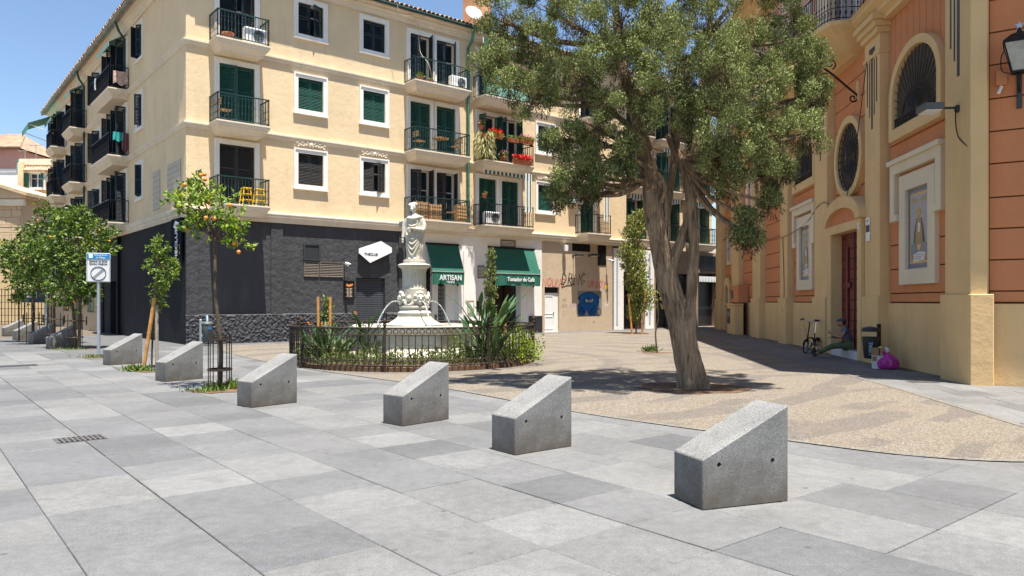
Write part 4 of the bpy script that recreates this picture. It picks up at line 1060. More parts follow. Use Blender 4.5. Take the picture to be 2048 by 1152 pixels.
# the near ends of the street balconies show their washing
laundry(FB(8.86, 9.32, .45) @ RZ(90), .42, .4, CLOTH, 'turquoise towel on the middle balcony of the shaded side wall')
laundry(FB(8.86, 9.32, .15) @ RZ(90), .3, .85, simple('dusky_red_cloth', (.16,.06,.07), .85), 'dusky red towel beside the turquoise one on the shaded side')
laundry(FB(8.86, 12.1, .35) @ RZ(90), .6, .6, simple('flowered_cloth', (.5,.35,.3), .85, 0, .6, 9), 'flowered cloth on the top balcony of the shaded side wall')
laundry(FB(11.6, 12.3, .86), .35, .5, WHITE, 'white rag on the dark screen of the top shaded balcony')
t = thing('satellite_dish', 'white satellite dish at the eaves by the chimney', 'satellite dish', BM @ T((12.55, -.75, 15.0)))
MB().lathe([(.02,0),(.2,.02),(.36,.07),(.40,.1),(.39,.105),(.2,.035),(.02,.012)], 20).build('dish', WHITE, t, True, M=RX(62) @ RY(-12)); MB().tube([(0,.05,-.1),(0,.5,-.4)], .025, 6).build('mast', GREYP, t); MB().tube([(0,0,-.3),(-.02,-.45,-.1)], .012, 5).build('feed_arm', GREYP, t)
t = thing('chimney', 'plain orange rendered chimney on the cream building roof', 'chimney', BM @ T((14.2, 1.2, 14.6))); MB().box(-.5,.5,-.5,.5,0,3.6).build('stack', simple('orange_chimney_render', (.55,.31,.17), .9, 0, .1, 2, .2), t); MB().box(-.58,.58,-.58,.58,3.6,3.75).build('cap', TRIM, t)
t = thing('loose_cable', 'pale loose cable dangling down the facade from the eaves', 'cable', BM @ T((9.4, -.2, 14.4)))
MB().tube(spline([(-.9,-.45,.2),(-.7,-.5,-.35),(-.1,-.5,-.3),(.3,-.3,-.6),(.5,-.15,-1.6),(.35,-1.05,-2.4),(.6,-1.0,-3.0)], 6), .012, 5).build('cable', simple('dull_cream_cable', (.42,.38,.3), .7), t, True)

# ================================================================ CHURCH ON THE RIGHT
chu = thing('church', 'orange and ochre rendered church with pilasters, round windows and tiled shrines', 'church', CM)
def FC(s, z, d=-.30): return T((s, d, z)) @ RZ(180)
DM = T((8.78, 14.37, 0)) @ RZ(math.degrees(math.atan2(-.559, .829)))
DL = CI @ DM                                      # second front in the church's own frame
def FD(u, z, d=0): return DL @ T((u, -d, z))
JD = simple('dark_joint_render', (.16,.065,.035), .9, 0, .3, 4)
b = MB(); b.box(.9, 30.3, -8, -.36, 0, 14.3); b.build('wall_core', JD, chu)
b = MB(DL); b.box(.02, 12, .36, 6, 0, 14.3); b.build('wall_core', JD, chu)
PIL = [(4.70,5.84),(9.03,10.44),(13.8,15.0),(18.4,20.05),(23.3,25.3),(28.35,30.3)]
BAY = [(1.24,4.70),(5.84,9.03),(10.44,13.8),(15.0,18.4),(20.05,23.3),(25.3,28.35)]
JZ = [1.58,1.80,2.40,3.00,3.60,4.25,4.87,5.50,6.15,6.77,7.4,8.0,8.72]
PC = {}
def panel(M, w, h, mat=ORANGE, t=.06, nm='wall_panel'):
    k = (round(w, 2), round(h, 2), mat.name, t)
    if k not in PC: PC[k] = MB().box(.0, w, -t, 0, .013, h-.013).mesh(nm, mat, bevel=.008)
    return link(nm, PC[k], chu, M)
for bi, (a, c) in enumerate(BAY):
    for z0, z1 in zip(JZ[:-1], JZ[1:]):
        if bi in (0, 2) and z0 > 6.1: continue
        if bi == 1:
            if z1 < 3.9: continue
        panel(T((c, -.36, z0)) @ RZ(180), c-a-.0, z1-z0)
    if bi in (0, 2):            # fluted panels above the fan windows
        n = 10
        for i in range(n):
            wd = (c-a)/n; panel(T((c-i*wd-.012, -.36, 6.15)) @ RZ(180), wd-.024, 8.72-6.15)
for z0, z1 in zip(JZ[:-1], JZ[1:]): panel(DL @ T((.30, .36, z0)), 5.2, z1-z0); 
# plinth of separate rendered panels
for a, c in BAY:
    n = max(2, round((c-a)/1.1)); wd = (c-a)/n
    for i in range(n):
        if a == 5.84 and i in (0,1,2): continue
        panel(T((c-i*wd, -.36, -.02)) @ RZ(180), wd-.004, 1.59, YELLOW, .11, 'plinth_panel')
for i in range(5): panel(DL @ T((.36+1.1*i, .36, -.02)), 1.096, 1.59, YELLOW, .11, 'plinth_panel')
INL = simple('dark_slate_inlay', (.035,.032,.04), .35, 0, .3)
for a, c in PIL+[(-.0, 1.24)]:
    o = MB().box(a+.05, c-.05, -.36, -.07, 1.7, 8.45).build('pilaster', YELLOW, chu, bevel=.006)
    if a > .01: MB().box(a, c, -.36, .0, -.02, 1.74).build('pilaster_base', YELLOW, o, bevel=.012)
    b = MB(); m = (a+c)/2
    for k, zb in zip(range(-2, 3), (6.75, 6.45, 6.1, 6.45, 6.75)): b.box(m+k*.16-(.05 if k == 0 else .027), m+k*.16+(.05 if k == 0 else .027), -.072, -.062, zb, 7.9)
    b.box(m-.2, m+.2, -.072, -.062, 8.1, 8.22).box(m-.07, m+.07, -.072, -.063, 7.9, 8.1); b.build('inlay', INL, o)
    b = MB(); b.box(a+.02, c-.02, -.36, -.03, 7.94, 8.02).box(a-.02, c+.02, -.36, .02, 8.45, 8.6).box(a-.08, c+.08, -.36, .1, 8.6, 8.75).box(a-.14, c+.14, -.36, .18, 8.75, 8.9); b.build('capital', YELLOW, o, bevel=.01)
# corner pilaster wraps on to the second front
b = MB(); b.prism([tuple((DL @ Vector(p))[:2]) for p in ((-.0,.05,0),(.27,.05,0),(.27,.5,0),(-.2,.5,0))]+[], 1.7, 8.6, 'z'); b.build('corner_pilaster', YELLOW, chu, bevel=.006)
p2 = [tuple((DL @ Vector(p))[:2]) for p in ((0,0,0),(.38,0,0),(.38,.6,0))]
b = MB(); b.prism([(1.26,0)]+p2+[(1.26,-.36)], -.02, 1.74, 'z'); b.build('corner_base', YELLOW, chu, bevel=.012)
# cornices and upper storey
def run(y0, z0, prof, x1=30.5, nm='cornice', dx=1.0):
    """moulding along both fronts; prof: (out, z)"""
    b = MB(); V = []; n = len(prof)
    dC = Vector((0, 1)); dD = Vector((DL.to_3x3() @ Vector((0,-1,0)))[:2]); dirD = Vector((DL.to_3x3() @ Vector((1,0,0)))[:2])
    mit = (dC+dD)/(1+dC.dot(dD))
    for o, z in prof:
        o2 = o*dx
        c = Vector((0,0)); m = dC*o+(dD*o2-dC*o*dC.dot(dD))*0 if False else None
        # intersection of the two offset lines
        A = Vector((0, o)); B = dD*o2; den = dirD.y
        t = (o-B.y)/den; P = B+dirD*t
        E = P+dirD*13
        V += [(x1, o, z0+z), (P.x, P.y, z0+z), (E.x, E.y, z0+z)]
    for i in range(n-1):
        for j in range(2): b.add([], [])
    Fc = []
    for i in range(n-1):
        for j in range(2): Fc.append((3*i+j, 3*i+j+1, 3*i+4+j, 3*i+3+j))
    b.add(V, Fc); b.build(nm, YELLOW, chu, recalc=False)
run(0, 8.72, [(-.36,0),(-.1,.0),(-.1,.1),(.05,.18),(.05,.26),(.22,.38),(.22,.46),(.3,.5),(-.4,.52)], dx=1.0)
run(0, 13.9, [(-.36,0),(.1,.1),(.1,.3),(.5,.5),(.8,.55),(.9,.62),(.9,.8),(-.5,.95)], nm='eaves')
b = MB(DL); b.prism([(0,8.9),(.0,9.0),(-.72,9.12),(-.8,9.2),(-.8,9.42),(.3,9.45)], .0, 12, 'x'); b.build('added_shade_cornice', YELLOW, chu)  # overhang added out of view to keep the second front in shade
for a, c in PIL+[(0,1.24)]: MB().box(a+.1, c-.1, -.36, -.12, 9.2, 13.95).build('upper_pilaster', SHRINE, chu, bevel=.01)
for a, c in BAY:
    for z0 in (9.25, 9.95, 10.65, 11.35, 12.05, 12.75, 13.35): panel(T((c, -.36, z0)) @ RZ(180), c-a, .6 if z0 > 13 else .7, PINK)
    m = (a+c)/2
    window(chu, FC(m, 9.3, -.26), 1.0, 2.5, simple('grey_white_shutter', (.45,.43,.42), .5), (60, 70), door=True, sur=.12)
# fan windows
FANM = simple('blackened_iron_grille', (.03,.027,.026), .5, .4, .3)
MESH = simple('dim_brown_window', (.075,.06,.048), .35, 0, .4, 5, spec=.4)
def fan_window(s):
    w_, zs, rise, z0 = 1.2, 6.55, .95, 5.82
    out = [(-w_-.2, z0-.28), (w_+.2, z0-.28)]+arc(0, zs, w_+.2, rise+.2, 0, 180, 24)
    inn = [(-w_, z0), (w_, z0)]+arc(0, zs, w_, rise, 0, 180, 24)
    f = MB().ring(out, inn, -.16, .02).build('fan_window', YELLOW, chu, bevel=.01, M=FC(s, 0))
    MB().prism(inn, -.03, -.01).build('pane', MESH, f)
    g = MB(); zc = z0+.08
    def hit(a):
        ca, sa = math.cos(R(a)), math.sin(R(a)); lo, hi = .2, 3
        for _ in range(30):
            t = (lo+hi)/2; x, z = t*ca, zc+t*sa
            ins = abs(x) < w_-.02 and (z < zs or (x/(w_-.02))**2+((z-zs)/(rise-.02))**2 < 1)
            lo, hi = (t, hi) if ins else (lo, t)
        return lo
    for i in range(23):
        a = 6+168*i/22; t = hit(a); g.tube([(.22*math.cos(R(a)), -.09, zc+.22*math.sin(R(a))), (t*math.cos(R(a)), -.09, zc+t*math.sin(R(a)))], .011, 4)
    for r_, rr in ((.22,.02),(.62,.014),(.68,.014)): g.tube([(x, -.1, z) for x, z in arc(0, zc, r_*1.15, r_, 2, 178, 20)], rr, 4)
    g.box(-w_, w_, -.11, -.07, z0+.22, z0+.25).box(-w_, w_, -.11, -.07, z0+.01, z0+.04)
    for i in range(24): x = -w_+.05+2*(w_-.05)*i/23; g.box(x-.014, x+.014, -.1, -.08, z0+.03, z0+.23)
    g.build('iron_grille', FANM, f)
    sl_ = MB()
    for i in range(20):
        z = z0+.3+.065*i; ww = w_ if z < zs else w_*math.sqrt(max(0, 1-((z-zs)/rise)**2))
        if ww > .1: sl_.box(-ww+.04, ww-.04, -.05, -.035, z, z+.012)
    sl_.build('blind_slats', simple('brown_blind', (.12,.09,.07), .6), f)
fan_window(2.97); fan_window(12.1); fan_window(16.7)
def round_window(s, zc, r):
    f = MB().ring(arc(0, zc, r+.2, r+.2, 0, 352, 44), arc(0, zc, r, r, 0, 352, 44), -.17, .02).build('round_window', YELLOW, chu, bevel=.01, M=FC(s, 0))
    MB().prism(arc(0, zc, r, r, 0, 352, 44), -.03, -.01).build('pane', MESH, f); g = MB()
    for i in range(26):
        a = 2*math.pi*i/26; g.tube([(.16*math.cos(a), -.1, zc+.16*math.sin(a)), (r*math.cos(a), -.08, zc+r*math.sin(a))], .016, 4)
    for r_ in (.16, .1, r*.5, r*.55, r-.03): g.torus((0, -.1, zc), r_, .014, 'y', 28, 4)
    g.build('iron_grille', FANM, f)
round_window(7.43, 5.78, .98)
# tiled shrine panels (generic robed figure on a glazed tile field)
TB = simple('pale_blue_tile', (.20,.215,.27), .25, 0, .35, 16); TN = simple('navy_tile_line', (.05,.06,.13), .3); TY = simple('golden_yellow_tile', (.62,.40,.07), .3, 0, .3, 25)
TF = simple('brown_gold_glaze', (.34,.24,.11), .3, 0, .5, 22); TD = simple('dark_robe_glaze', (.07,.055,.05), .3, 0, .4, 12); TW = simple('white_glaze', (.62,.61,.60), .3, 0, .12, 20); TS = simple('pale_sky_glaze', (.34,.34,.38), .3, 0, .2, 9)
def shrine(s, k=1.0, label=None):
    bw, z0, z1 = .95*k, 2.0, 4.62
    f = MB().ring(rect(-bw, bw, z0, z1), rect(-.60*k, .60*k, 2.36, 4.24), -.11, .02).build('shrine_frame', SHRINE, chu, bevel=.01, M=FC(s, 0))
    if label: f['label'] = label
    h = MB(); hw = 1.36*k
    out = [(-hw,3.55),(-hw,4.95),(hw,4.95),(hw,3.55),(bw+.02,3.55),(bw+.02,3.72),(hw-.25,3.72),(hw-.25,4.70),(-hw+.25,4.70),(-hw+.25,3.72),(-bw-.02,3.72),(-bw-.02,3.55)]
    h.prism(out, -.17, .0); h.build('hood', SHRINE, f, bevel=.012)
    h = MB(); h.box(-hw-.04, hw+.04, -.24, .0, 4.93, 5.05); h.build('hood_cornice', SHRINE, f, bevel=.012)
    a, c, d0, d1 = -.60*k, .60*k, 2.36, 4.24
    nx, nz = 8, 13; tw_, thh = (c-a)/nx, (d1-d0)/nz; fb = MB().box(a, c, -.02, .0, d0, d1).build('tile_bed', TN, f)
    mB = MB().box(.002, tw_-.002, -.008, 0, .002, thh-.002).mesh('glazed_tile', TB); mS = MB().box(.002, tw_-.002, -.008, 0, .002, thh-.002).mesh('glazed_tile', TS)
    for i in range(nx):
        for j in range(nz): link('glazed_tile', mB if i in (0, nx-1) or j in (0, nz-1) or j < 4 else mS, fb, T((a+tw_*i, -.02, d0+thh*j)))
    g = MB(); w_, zz0, zz1 = .47*k, d0+.13, d1-.13
    g.ring(rect(-w_, w_, zz0, zz1), rect(-w_+.04, w_-.04, zz0+.04, zz1-.04), -.0305, -.029); g.torus((0,-.03,3.66), .09*k, .018, 'y', 16, 4)
    for q in (-1, 1): g.torus((q*.3*k,-.03,3.95), .06*k, .01, 'y', 10, 4); g.torus((q*.33*k,-.03,2.62), .06*k, .01, 'y', 10, 4); g.torus((q*.12*k,-.03,3.92), .05*k, .01, 'y', 10, 4)
    g.prism([(-.12*k,2.92),(.12*k,2.92),(.05*k,2.78),(-.05*k,2.78)], -.031, -.029); g.build('gold_border', TY, fb)
    g = MB(); g.ring(rect(-.55*k,.55*k,d0+.05,d1-.05), rect(-.53*k,.53*k,d0+.07,d1-.07), -.0303, -.029); g.build('navy_line', TN, fb)
    MB().prism([(-.30*k,2.95),(.30*k,2.95),(.24*k,3.25),(.13*k,3.52),(-.13*k,3.52),(-.24*k,3.25)], -.0325, -.030).build('dark_robe', TD, fb)
    MB().prism([(-.19*k,2.95),(.19*k,2.95),(.15*k,3.3),(.08*k,3.54),(-.08*k,3.54),(-.15*k,3.3)], -.034, -.032).build('figure_robe', TF, fb)
    MB().prism([(.06*k*math.cos(t), 3.63+.08*math.sin(t)) for t in [i*.63 for i in range(10)]], -.036, -.03).build('figure_head', simple('skin_glaze', (.42,.28,.17), .4), fb)
    MB().prism([(-.05*k,3.2),(.05*k,3.2),(.07*k,3.4),(-.06*k,3.42)], -.0355, -.033).build('figure_hands', TW, fb)
    MB().prism([(-.32*k,2.52),(.30*k,2.55),(.32*k,2.73),(.0,2.75),(-.29*k,2.70)], -.0322, -.03).build('white_scroll', TW, fb)
    b2 = MB()
    for j in range(3): b2.box(-.22*k, .22*k-.05*j, -.034, -.0322, 2.68-.05*j, 2.692-.05*j)
    b2.build('scroll_lines', TN, fb)
shrine(2.92, 1.0, 'tiled shrine nearest the corner'); shrine(12.1, 1.0, 'tiled shrine beyond the red door')
# doorway
b = MB(); b.box(5.84, 6.11, -.36, .03, 0, 3.6).box(8.39, 8.78, -.36, .03, 0, 3.6).box(5.84, 8.78, -.36, .03, 3.6, 3.86)
dw = b.build('doorway', YELLOW, chu, bevel=.012)
ar = MB(); ar.ring([(5.72,3.86)]+[(-x, z) for x, z in arc(-7.31, 3.95, 1.6, .66, 0, 180, 18)][::-1][::-1]+[(8.9,3.86)], [(6.0,3.86)]+[(-x, z) for x, z in arc(-7.31, 3.86, 1.3, .42, 0, 180, 18)]+[(8.62,3.86)], -.36, .12, closed=False); ar.build('segmental_pediment', YELLOW, dw, bevel=.01)
MB().prism([(-x, z) for x, z in arc(-7.31, 3.86, 1.3, .42, 0, 180, 18)], -.33, -.02).build('tympanum', ORANGE, dw)
b = MB(); b.box(6.11, 8.39, -.34, -.30, .26, 3.6); dr = b.build('red_door', REDDOOR, chu)
b = MB(); b.box(7.23, 7.27, -.302, -.27, .26, 3.6)
for m in (6.68, 7.82):
    b.box(m-.09, m+.09, -.30, -.25, .7, 3.2); b.box(m-.3, m+.3, -.30, -.245, 2.0, 2.16)
b.build('cross_relief', REDDOOR, dr, bevel=.01) if False else b.build('door_relief', REDDOOR, dw, bevel=.01)
sm_ = MB().ball((0,0,0), .025, 6, 4).mesh('stud', IRON)
for x in (6.25, 6.45, 6.95, 7.12, 7.4, 7.58, 8.05, 8.25):
    for z in np.arange(.45, 3.5, .3): link('stud', sm_, dr, T((x, -.3, z)))
b = MB(); b.box(6.11, 8.36, -.30, .02, -.02, .22); b.build('marble_step', simple('white_marble_step', (.6,.6,.6), .4, 0, .15), chu, bevel=.01)
MB().box(6.13, 8.34, -.298, -.0, .22, .245).build('step_tread', simple('blue_grey_tread', (.22,.25,.33), .5), chu)
def plate(s, z, w_, h, d, label, stripe=True):
    t = thing('wall_plaque', label, 'plaque', CM @ FC(s, z, d)); MB().box(-w_/2, w_/2, -.02, 0, 0, h).build('plate', WHITE, t)
    if stripe: MB().box(-w_/2, w_/2, -.023, -.019, h*.38, h*.68).build('dark_band', simple('navy_band', (.03,.03,.08), .4), t); text('lettering', 'ITE', .07, T((0,-.022,h*.85)) @ RX(90), BLACK, t)
plate(5.5, 3.2, .26, .62, -.06, 'white and navy plaque on the pilaster right of the red door'); plate(5.95, 3.55, .12, .18, .035, 'tiny white house number plate reading 1 by the red door', False)
b = text('lettering', '1', .1, CM @ FC(5.95, 3.64, .057) @ RX(90), BLACK); b.parent = [o for o in S.objects if o.name.startswith('wall_plaque')][-1]; b.matrix_parent_inverse = b.parent.matrix_world.inverted() if False else (CM @ FC(5.95, 3.55, .035)).inverted()
# iron balconies of the upper storey
def bowed(s0, s1, out):
    n = 14; pts = [((s0+s1)/2+(s1-s0)/2*math.cos(math.pi*i/n), out*(.55+.45*math.sin(math.pi*i/n)) if 0 < i < n else out*.45) for i in range(n+1)]
    pts = [(s1, -.3)]+pts+[(s0, -.3)]
    b = MB(); V = []; lev = [(1.0, 9.24), (1.0, 9.12), (.93, 9.05), (.85, 8.98), (.45, 8.62), (.2, 8.5)]
    for k, z in lev: V += [((s0+s1)/2+(x-(s0+s1)/2)*(k*.3+.7), -.3+(y+.3)*k, z) for x, y in pts]
    m = len(pts); Fc = [(i+m*j, (i+1) % m+m*j, (i+1) % m+m*(j+1), i+m*(j+1)) for j in range(len(lev)-1) for i in range(m)]+[tuple(range(m)), tuple(range(m*(len(lev)-1), m*len(lev)))[::-1]]
    bl = b.add(V, Fc).build('church_balcony', YELLOW, chu)
    r_ = MB(); top = [((s0+s1)/2+(x-(s0+s1)/2)*.97, y*.94) for x, y in pts]
    for z, q in ((10.25,.025),(9.62,.012),(9.34,.014)): r_.tube([(x, y, z) for x, y in top], q, 5)
    for (ax, ay), (bx, by) in zip(top[:-1], top[1:]):
        L = math.hypot(bx-ax, by-ay); k = max(1, round(L/.14))
        for i in range(k):
            x, y = ax+(bx-ax)*i/k, ay+(by-ay)*i/k; r_.lathe([(.011,9.24),(.011,9.7),(.024,9.75),(.011,9.8),(.011,10.25)], 5, (x, y, 0))
            r_.torus((x+(bx-ax)/k/2, y, 9.48), .06, .009, 'y', 9, 4)
    r_.build('balcony_railing', IRON, bl)
bowed(5.95, 12.6, 1.15); bowed(15.2, 20, 1.1); bowed(22, 27, 1.0)
t = thing('lamp_bracket', 'black wrought iron scroll bracket on the orange church wall', 'bracket', CM @ FC(6.9, 7.55))
MB().box(-.09,.09,-.06,.02,-.28,.28).build('wall_block', YELLOW, t, bevel=.01)
def spir(cy, cz, r0, a0, turns, sgn): return [(0, cy+r0*(1-.75*i/24)*math.cos(a0+sgn*turns*2*math.pi*i/24), cz+r0*(1-.75*i/24)*math.sin(a0+sgn*turns*2*math.pi*i/24)) for i in range(25)]
b = MB(); b.tube(spline([(0,-.05,-.12),(0,-.3,.1),(0,-.8,.55),(0,-1.25,.85),(0,-1.5,.9)], 6), .03, 6)
b.tube(spir(-.17, -.2, .13, .8, 1.2, -1), .022, 5); b.tube(spir(-.78, .78, .15, -1.2, 1.2, 1), .022, 5); b.tube(spir(-.95, .38, .16, 1.0, 1.2, 1), .022, 5); b.tube(spir(-1.45, .72, .14, 1.3, 1.2, -1), .02, 5)
b.build('scrollwork', IRON, t, True)
floodlight(FC(.62, 5.45, -.06), 'grey floodlight with dangling cable on the corner pilaster of the church', CM, 1.15, [(0,-.04,-.02),(.02,-.05,-.3),(.1,-.03,-.6),(.45,-.02,-.85)])
# lantern on the second front
t = thing('wall_lantern', 'black iron wall lantern with star finial at the right edge', 'lantern', CM @ FD(.78, 5.55, -.3) @ Matrix.Scale(.86, 4))
MB().box(-.05,.05,-.05,0,-.35,.62).build('wall_plate', DKGREY, t, bevel=.01); MB().tube(spline([(0,-.03,.05),(0,-.28,-.02),(-.02,-.48,.1),(-.02,-.52,.3)], 6), .03, 6).build('arm', IRON, t, True)
zl = .32; fr = MB(); gl = MB(); q0, q1 = .13, .27; cy = -.52
for sx in (-1, 1):
    for sy in (-1, 1): fr.tube([(sx*q0, cy+sy*q0, zl), (sx*q1, cy+sy*q1, zl+.62)], .016, 4)
for q, z in ((q0, zl), (q1, zl+.62)): fr.ring([(-q-.02,-q-.02),(q+.02,-q-.02),(q+.02,q+.02),(-q-.02,q+.02)], [(-q+.02,-q+.02),(q-.02,-q+.02),(q-.02,q-.02),(-q+.02,q-.02)], 0, .03) if False else fr.box(-q-.02, q+.02, cy-q-.02, cy+q+.02, z-.015, z+.015)
fr.lathe([(.42,0),(.40,.03),(.22,.16),(.08,.22),(.03,.3)], 4, (0, cy, zl+.63), .5)
fr.build('lantern_frame', IRON, t)
gl.add([(-q0,cy-q0,zl+.02),(q0,cy-q0,zl+.02),(q0,cy+q0,zl+.02),(-q0,cy+q0,zl+.02),(-q1,cy-q1,zl+.6),(q1,cy-q1,zl+.6),(q1,cy+q1,zl+.6),(-q1,cy+q1,zl+.6)], [(0,1,5,4),(1,2,6,5),(2,3,7,6),(3,0,4,7)]); gl.build('lantern_glass', simple('frosted_lantern_glass', (.36,.35,.30), .25, 0, .2, 5), t)
st = MB(); st.prism([((.09 if i % 2 == 0 else .035)*math.sin(math.pi*i/5), (.09 if i % 2 == 0 else .035)*math.cos(math.pi*i/5)) for i in range(10)], cy-.012, cy+.012); st.build('star_finial', GALV, t, M=T((0,0,zl+1.0)))
b = MB()
for sx in (-1, 1): b.tube(spline([(sx*.05,cy,zl-.02),(sx*.3,cy,zl+.06),(sx*.33,cy,zl+.35),(sx*.27,cy,zl+.5)], 5), .012, 5)
b.build('side_scrolls', IRON, t)
t = thing('junction_box', 'small orange junction box with a white sensor left of the lantern', 'junction box', CM @ FD(.5, 5.72, -.3)); MB().box(-.09,.09,-.1,0,0,.28).build('box', ORANGE, t, bevel=.01); MB().tube([(0,-.05,-.02),(-.05,-.12,-.16)], .03, 6).build('sensor', WHITE, t)
# cables along the wall
t = thing('wall_cable', 'thin sagging cable strung along the church wall', 'cable', CM)
b = MB(); b.tube(spline([(5.4,.02,7.9),(7.2,-.05,4.6),(9.5,-.02,4.72),(12,-.2,4.3),(14.4,.0,4.05),(19,.0,4.2)], 8), .012, 4); b.tube(spline([(14.4,-.04,4.05),(14.2,-.04,2.0),(14.3,.0,1.2)], 6), .012, 4); b.build('cable', BLACK, t)
# small yellow doorway, cabinets and bin further along
b = MB(); b.ring([(-.75,0),(-.75,2.3)]+[(-x, z) for x, z in arc(0, 2.3, .75, .6, 0, 180, 12)]+[(.75,0)], [(-.4,0),(-.4,2.2)]+[(-x, z) for x, z in arc(0, 2.2, .4, .3, 0, 180, 12)]+[(.4,0)], -.12, .0, closed=False)
nd = b.build('niche_door', YELLOW, chu, M=FC(26.8, 0, -.2)); MB().box(-.42,.42,-.02,0,0,2.4).build('niche_door_leaf', simple('brown_door', (.1,.06,.04), .6), nd)
b = MB(); b.ring([(-.55,3.6),(.55,3.6)]+arc(0, 4.9, .55, .6, 0, 180, 12), [(-.38,3.78),(.38,3.78)]+arc(0, 4.85, .38, .42, 0, 180, 12), -.1, 0); nw = b.build('niche_window', SHRINE, chu, M=FC(26.8, 0, -.29)); MB().box(-.4,.4,-.03,0,3.76,5.25).build('niche_pane', TB, nw)
for s_ in (16.7, 21.7): window(chu, FC(s_, 5.9, -.29), .8, 1.3, IRON, (0, 0), sur=.14) if s_ != 16.7 else None
t = thing('electrical_cabinet', 'beige electrical cabinet with a dark poster, standing against the church wall', 'electrical cabinet', CM @ FC(22.6, 0, .02)); MB().box(-1.0,1.0,-.42,.0,0,1.42).build('cabinet', YELLOW, t, bevel=.015); MB().box(-1.04,1.04,-.46,0,1.42,1.5).build('cabinet_top', YELLOW, t); MB().box(-.9,-.15,-.428,-.418,.5,1.25).build('poster', BLACK, t); MB().box(-.8,-.3,-.432,-.426,.85,1.1).build('poster_text_lines', GREYP, t)
t = thing('meter_cabinet', 'terracotta painted meter box above the beige cabinet', 'electrical cabinet', CM @ FC(22.8, 1.55, -.28)); MB().box(-.95,.95,-.5,.0,0,.85).build('box', ORANGE, t, bevel=.015); MB().box(-.8,-.4,-.506,-.496,.2,.6).build('sticker', BLACK, t)
t = thing('notice_panel', 'tall dark notice panel with posters beside the cabinets', 'notice board', CM @ FC(24.2, .15, .05)); MB().box(-.45,.45,-.06,0,0,2.1).build('panel', DKGREY, t); b = MB(); b.box(-.38,.1,-.07,-.06,1.1,1.9); b.box(.0,.36,-.072,-.06,.4,1.0); b.build('posters', GREYP, t)

# ================================================================ BOLLARDS
def bollard_mesh():
    o = MB().prism([(0,0),(.80,0),(.80,.77),(0,.385)], 0, .41, 'y').build('bollard', GRANITE, bevel=.008)
    c = MB()
    for x_ in (.15, .65): c.tube([(x_, -.02, .34), (x_, .05, .34)], .019, 14); c.tube([(x_, .36, .34), (x_, .43, .34)], .019, 14)
    co = c.build('cutter', BLACK); m = o.modifiers.new('b', 'BOOLEAN'); m.object = co; m.solver = 'EXACT'
    me = evaluated(o); bpy.data.objects.remove(o); bpy.data.objects.remove(co)
    me.name = 'bollard'; me.materials.clear(); me.materials.append(GRANITE); return me
BME = bollard_mesh()
for (x_, y_), a, lb in [((1.458,5.74),19.4,'largest wedge shaped granite bollard in the right foreground'), ((.031,7.79),38,'speckled granite bollard second from the right, before the tree shadow'),
    ((-1.40,9.60),47,'granite bollard with faint scribble, in front of the middle of the fountain fence'), ((-3.91,11.27),51,'granite bollard beside the guarded orange tree, right of it'),
    ((-6.88,14.9),53,'granite bollard left of the guarded orange tree'), ((-10.03,18.75),54,'granite bollard between the street sign and the staked sapling'),
    ((-15.5,25.2),52,'small granite bollard under the orange trees at left, nearest of the shaded group'), ((-17.9,28.0),52,'dark shaded granite bollard under the orange trees'), ((-20.5,31.0),52,'farthest sunlit granite bollard at the left edge')]:
    o = link('bollard', BME); o.matrix_world = T((x_, y_, 0)) @ RZ(a); tag(o, lb, 'bollard', 'granite bollards along the edge of the square')
o = MB().prism([(0,0),(.8,0),(.8,.77),(0,.385)], 0, .41, 'y').build('bollard', GRANITE, bevel=.012); o.matrix_world = T((-23.4, 34.6, 0)) @ RZ(52); tag(o, 'distant granite bollard behind the farthest sunlit one', 'bollard', 'granite bollards along the edge of the square')
SCR = simple('faint_grey_scribble', (.19,.19,.19), .8)

# ================================================================ FOUNTAIN
FX, FY = -2.62, 20.1; FM = T((FX, FY, 0))
bed = MB().lathe([(3.12,0),(3.12,.1),(2.9,.14),(.1,.16)], 48).build('planting_bed', SOIL, M=FM); struct(bed)
kerb = MB()
kerb.ring([(3.28*math.cos(t), 3.28*math.sin(t)) for t in [2*math.pi*i/64 for i in range(64)]], [(3.1*math.cos(t), 3.1*math.sin(t)) for t in [2*math.pi*i/64 for i in range(64)]], -.09, 0)
o = kerb.build('bed_kerb', simple('dark_kerb_stone', (.2,.17,.13), .85, 0, .3, 8, .2), bed, M=RX(90))
fence = thing('fountain_fence', 'brown black iron ring fence with circles along its top rail round the fountain', 'fence', FM)
RF = 3.2; NB = 136
for z, r_ in ((1.0, .022), (.84, .013), (.15, .016), (.27, .011)):
    MB().tube([(RF*math.cos(2*math.pi*i/96), RF*math.sin(2*math.pi*i/96), z) for i in range(97)], r_, 6, cap=False).build('rail', RUST, fence, True)
b = MB(); q = .0125
b.lathe([(q,.09),(q,.48),(.02,.50),(.013,.53),(.02,.56),(q,.58),(q,.84)], 6)
b.torus((0, 0, .92), .056, .009, 'x', 12, 4); b.torus((0, 0, .21), .045, .008, 'x', 9, 4)
bm_ = b.mesh('baluster', RUST)
for i in range(NB):
    t = 2*math.pi*i/NB; link('baluster', bm_, fence, T((RF*math.cos(t), RF*math.sin(t), 0)) @ RZ(math.degrees(t)))
b = MB(); b.lathe([(.03,0),(.03,1.06),(.05,1.08),(.03,1.10),(.05,1.14),(.045,1.18),(.012,1.23)], 8); pm = b.mesh('post', RUST, True)
for i in range(8):
    t = R(-94.5+45*i); link('post', pm, fence, T((RF*math.cos(t), RF*math.sin(t), 0)) @ RZ(math.degrees(t)))
ft = thing('fountain', 'white marble fountain with octagonal basin and mask pedestal', 'fountain', FM @ RZ(8))
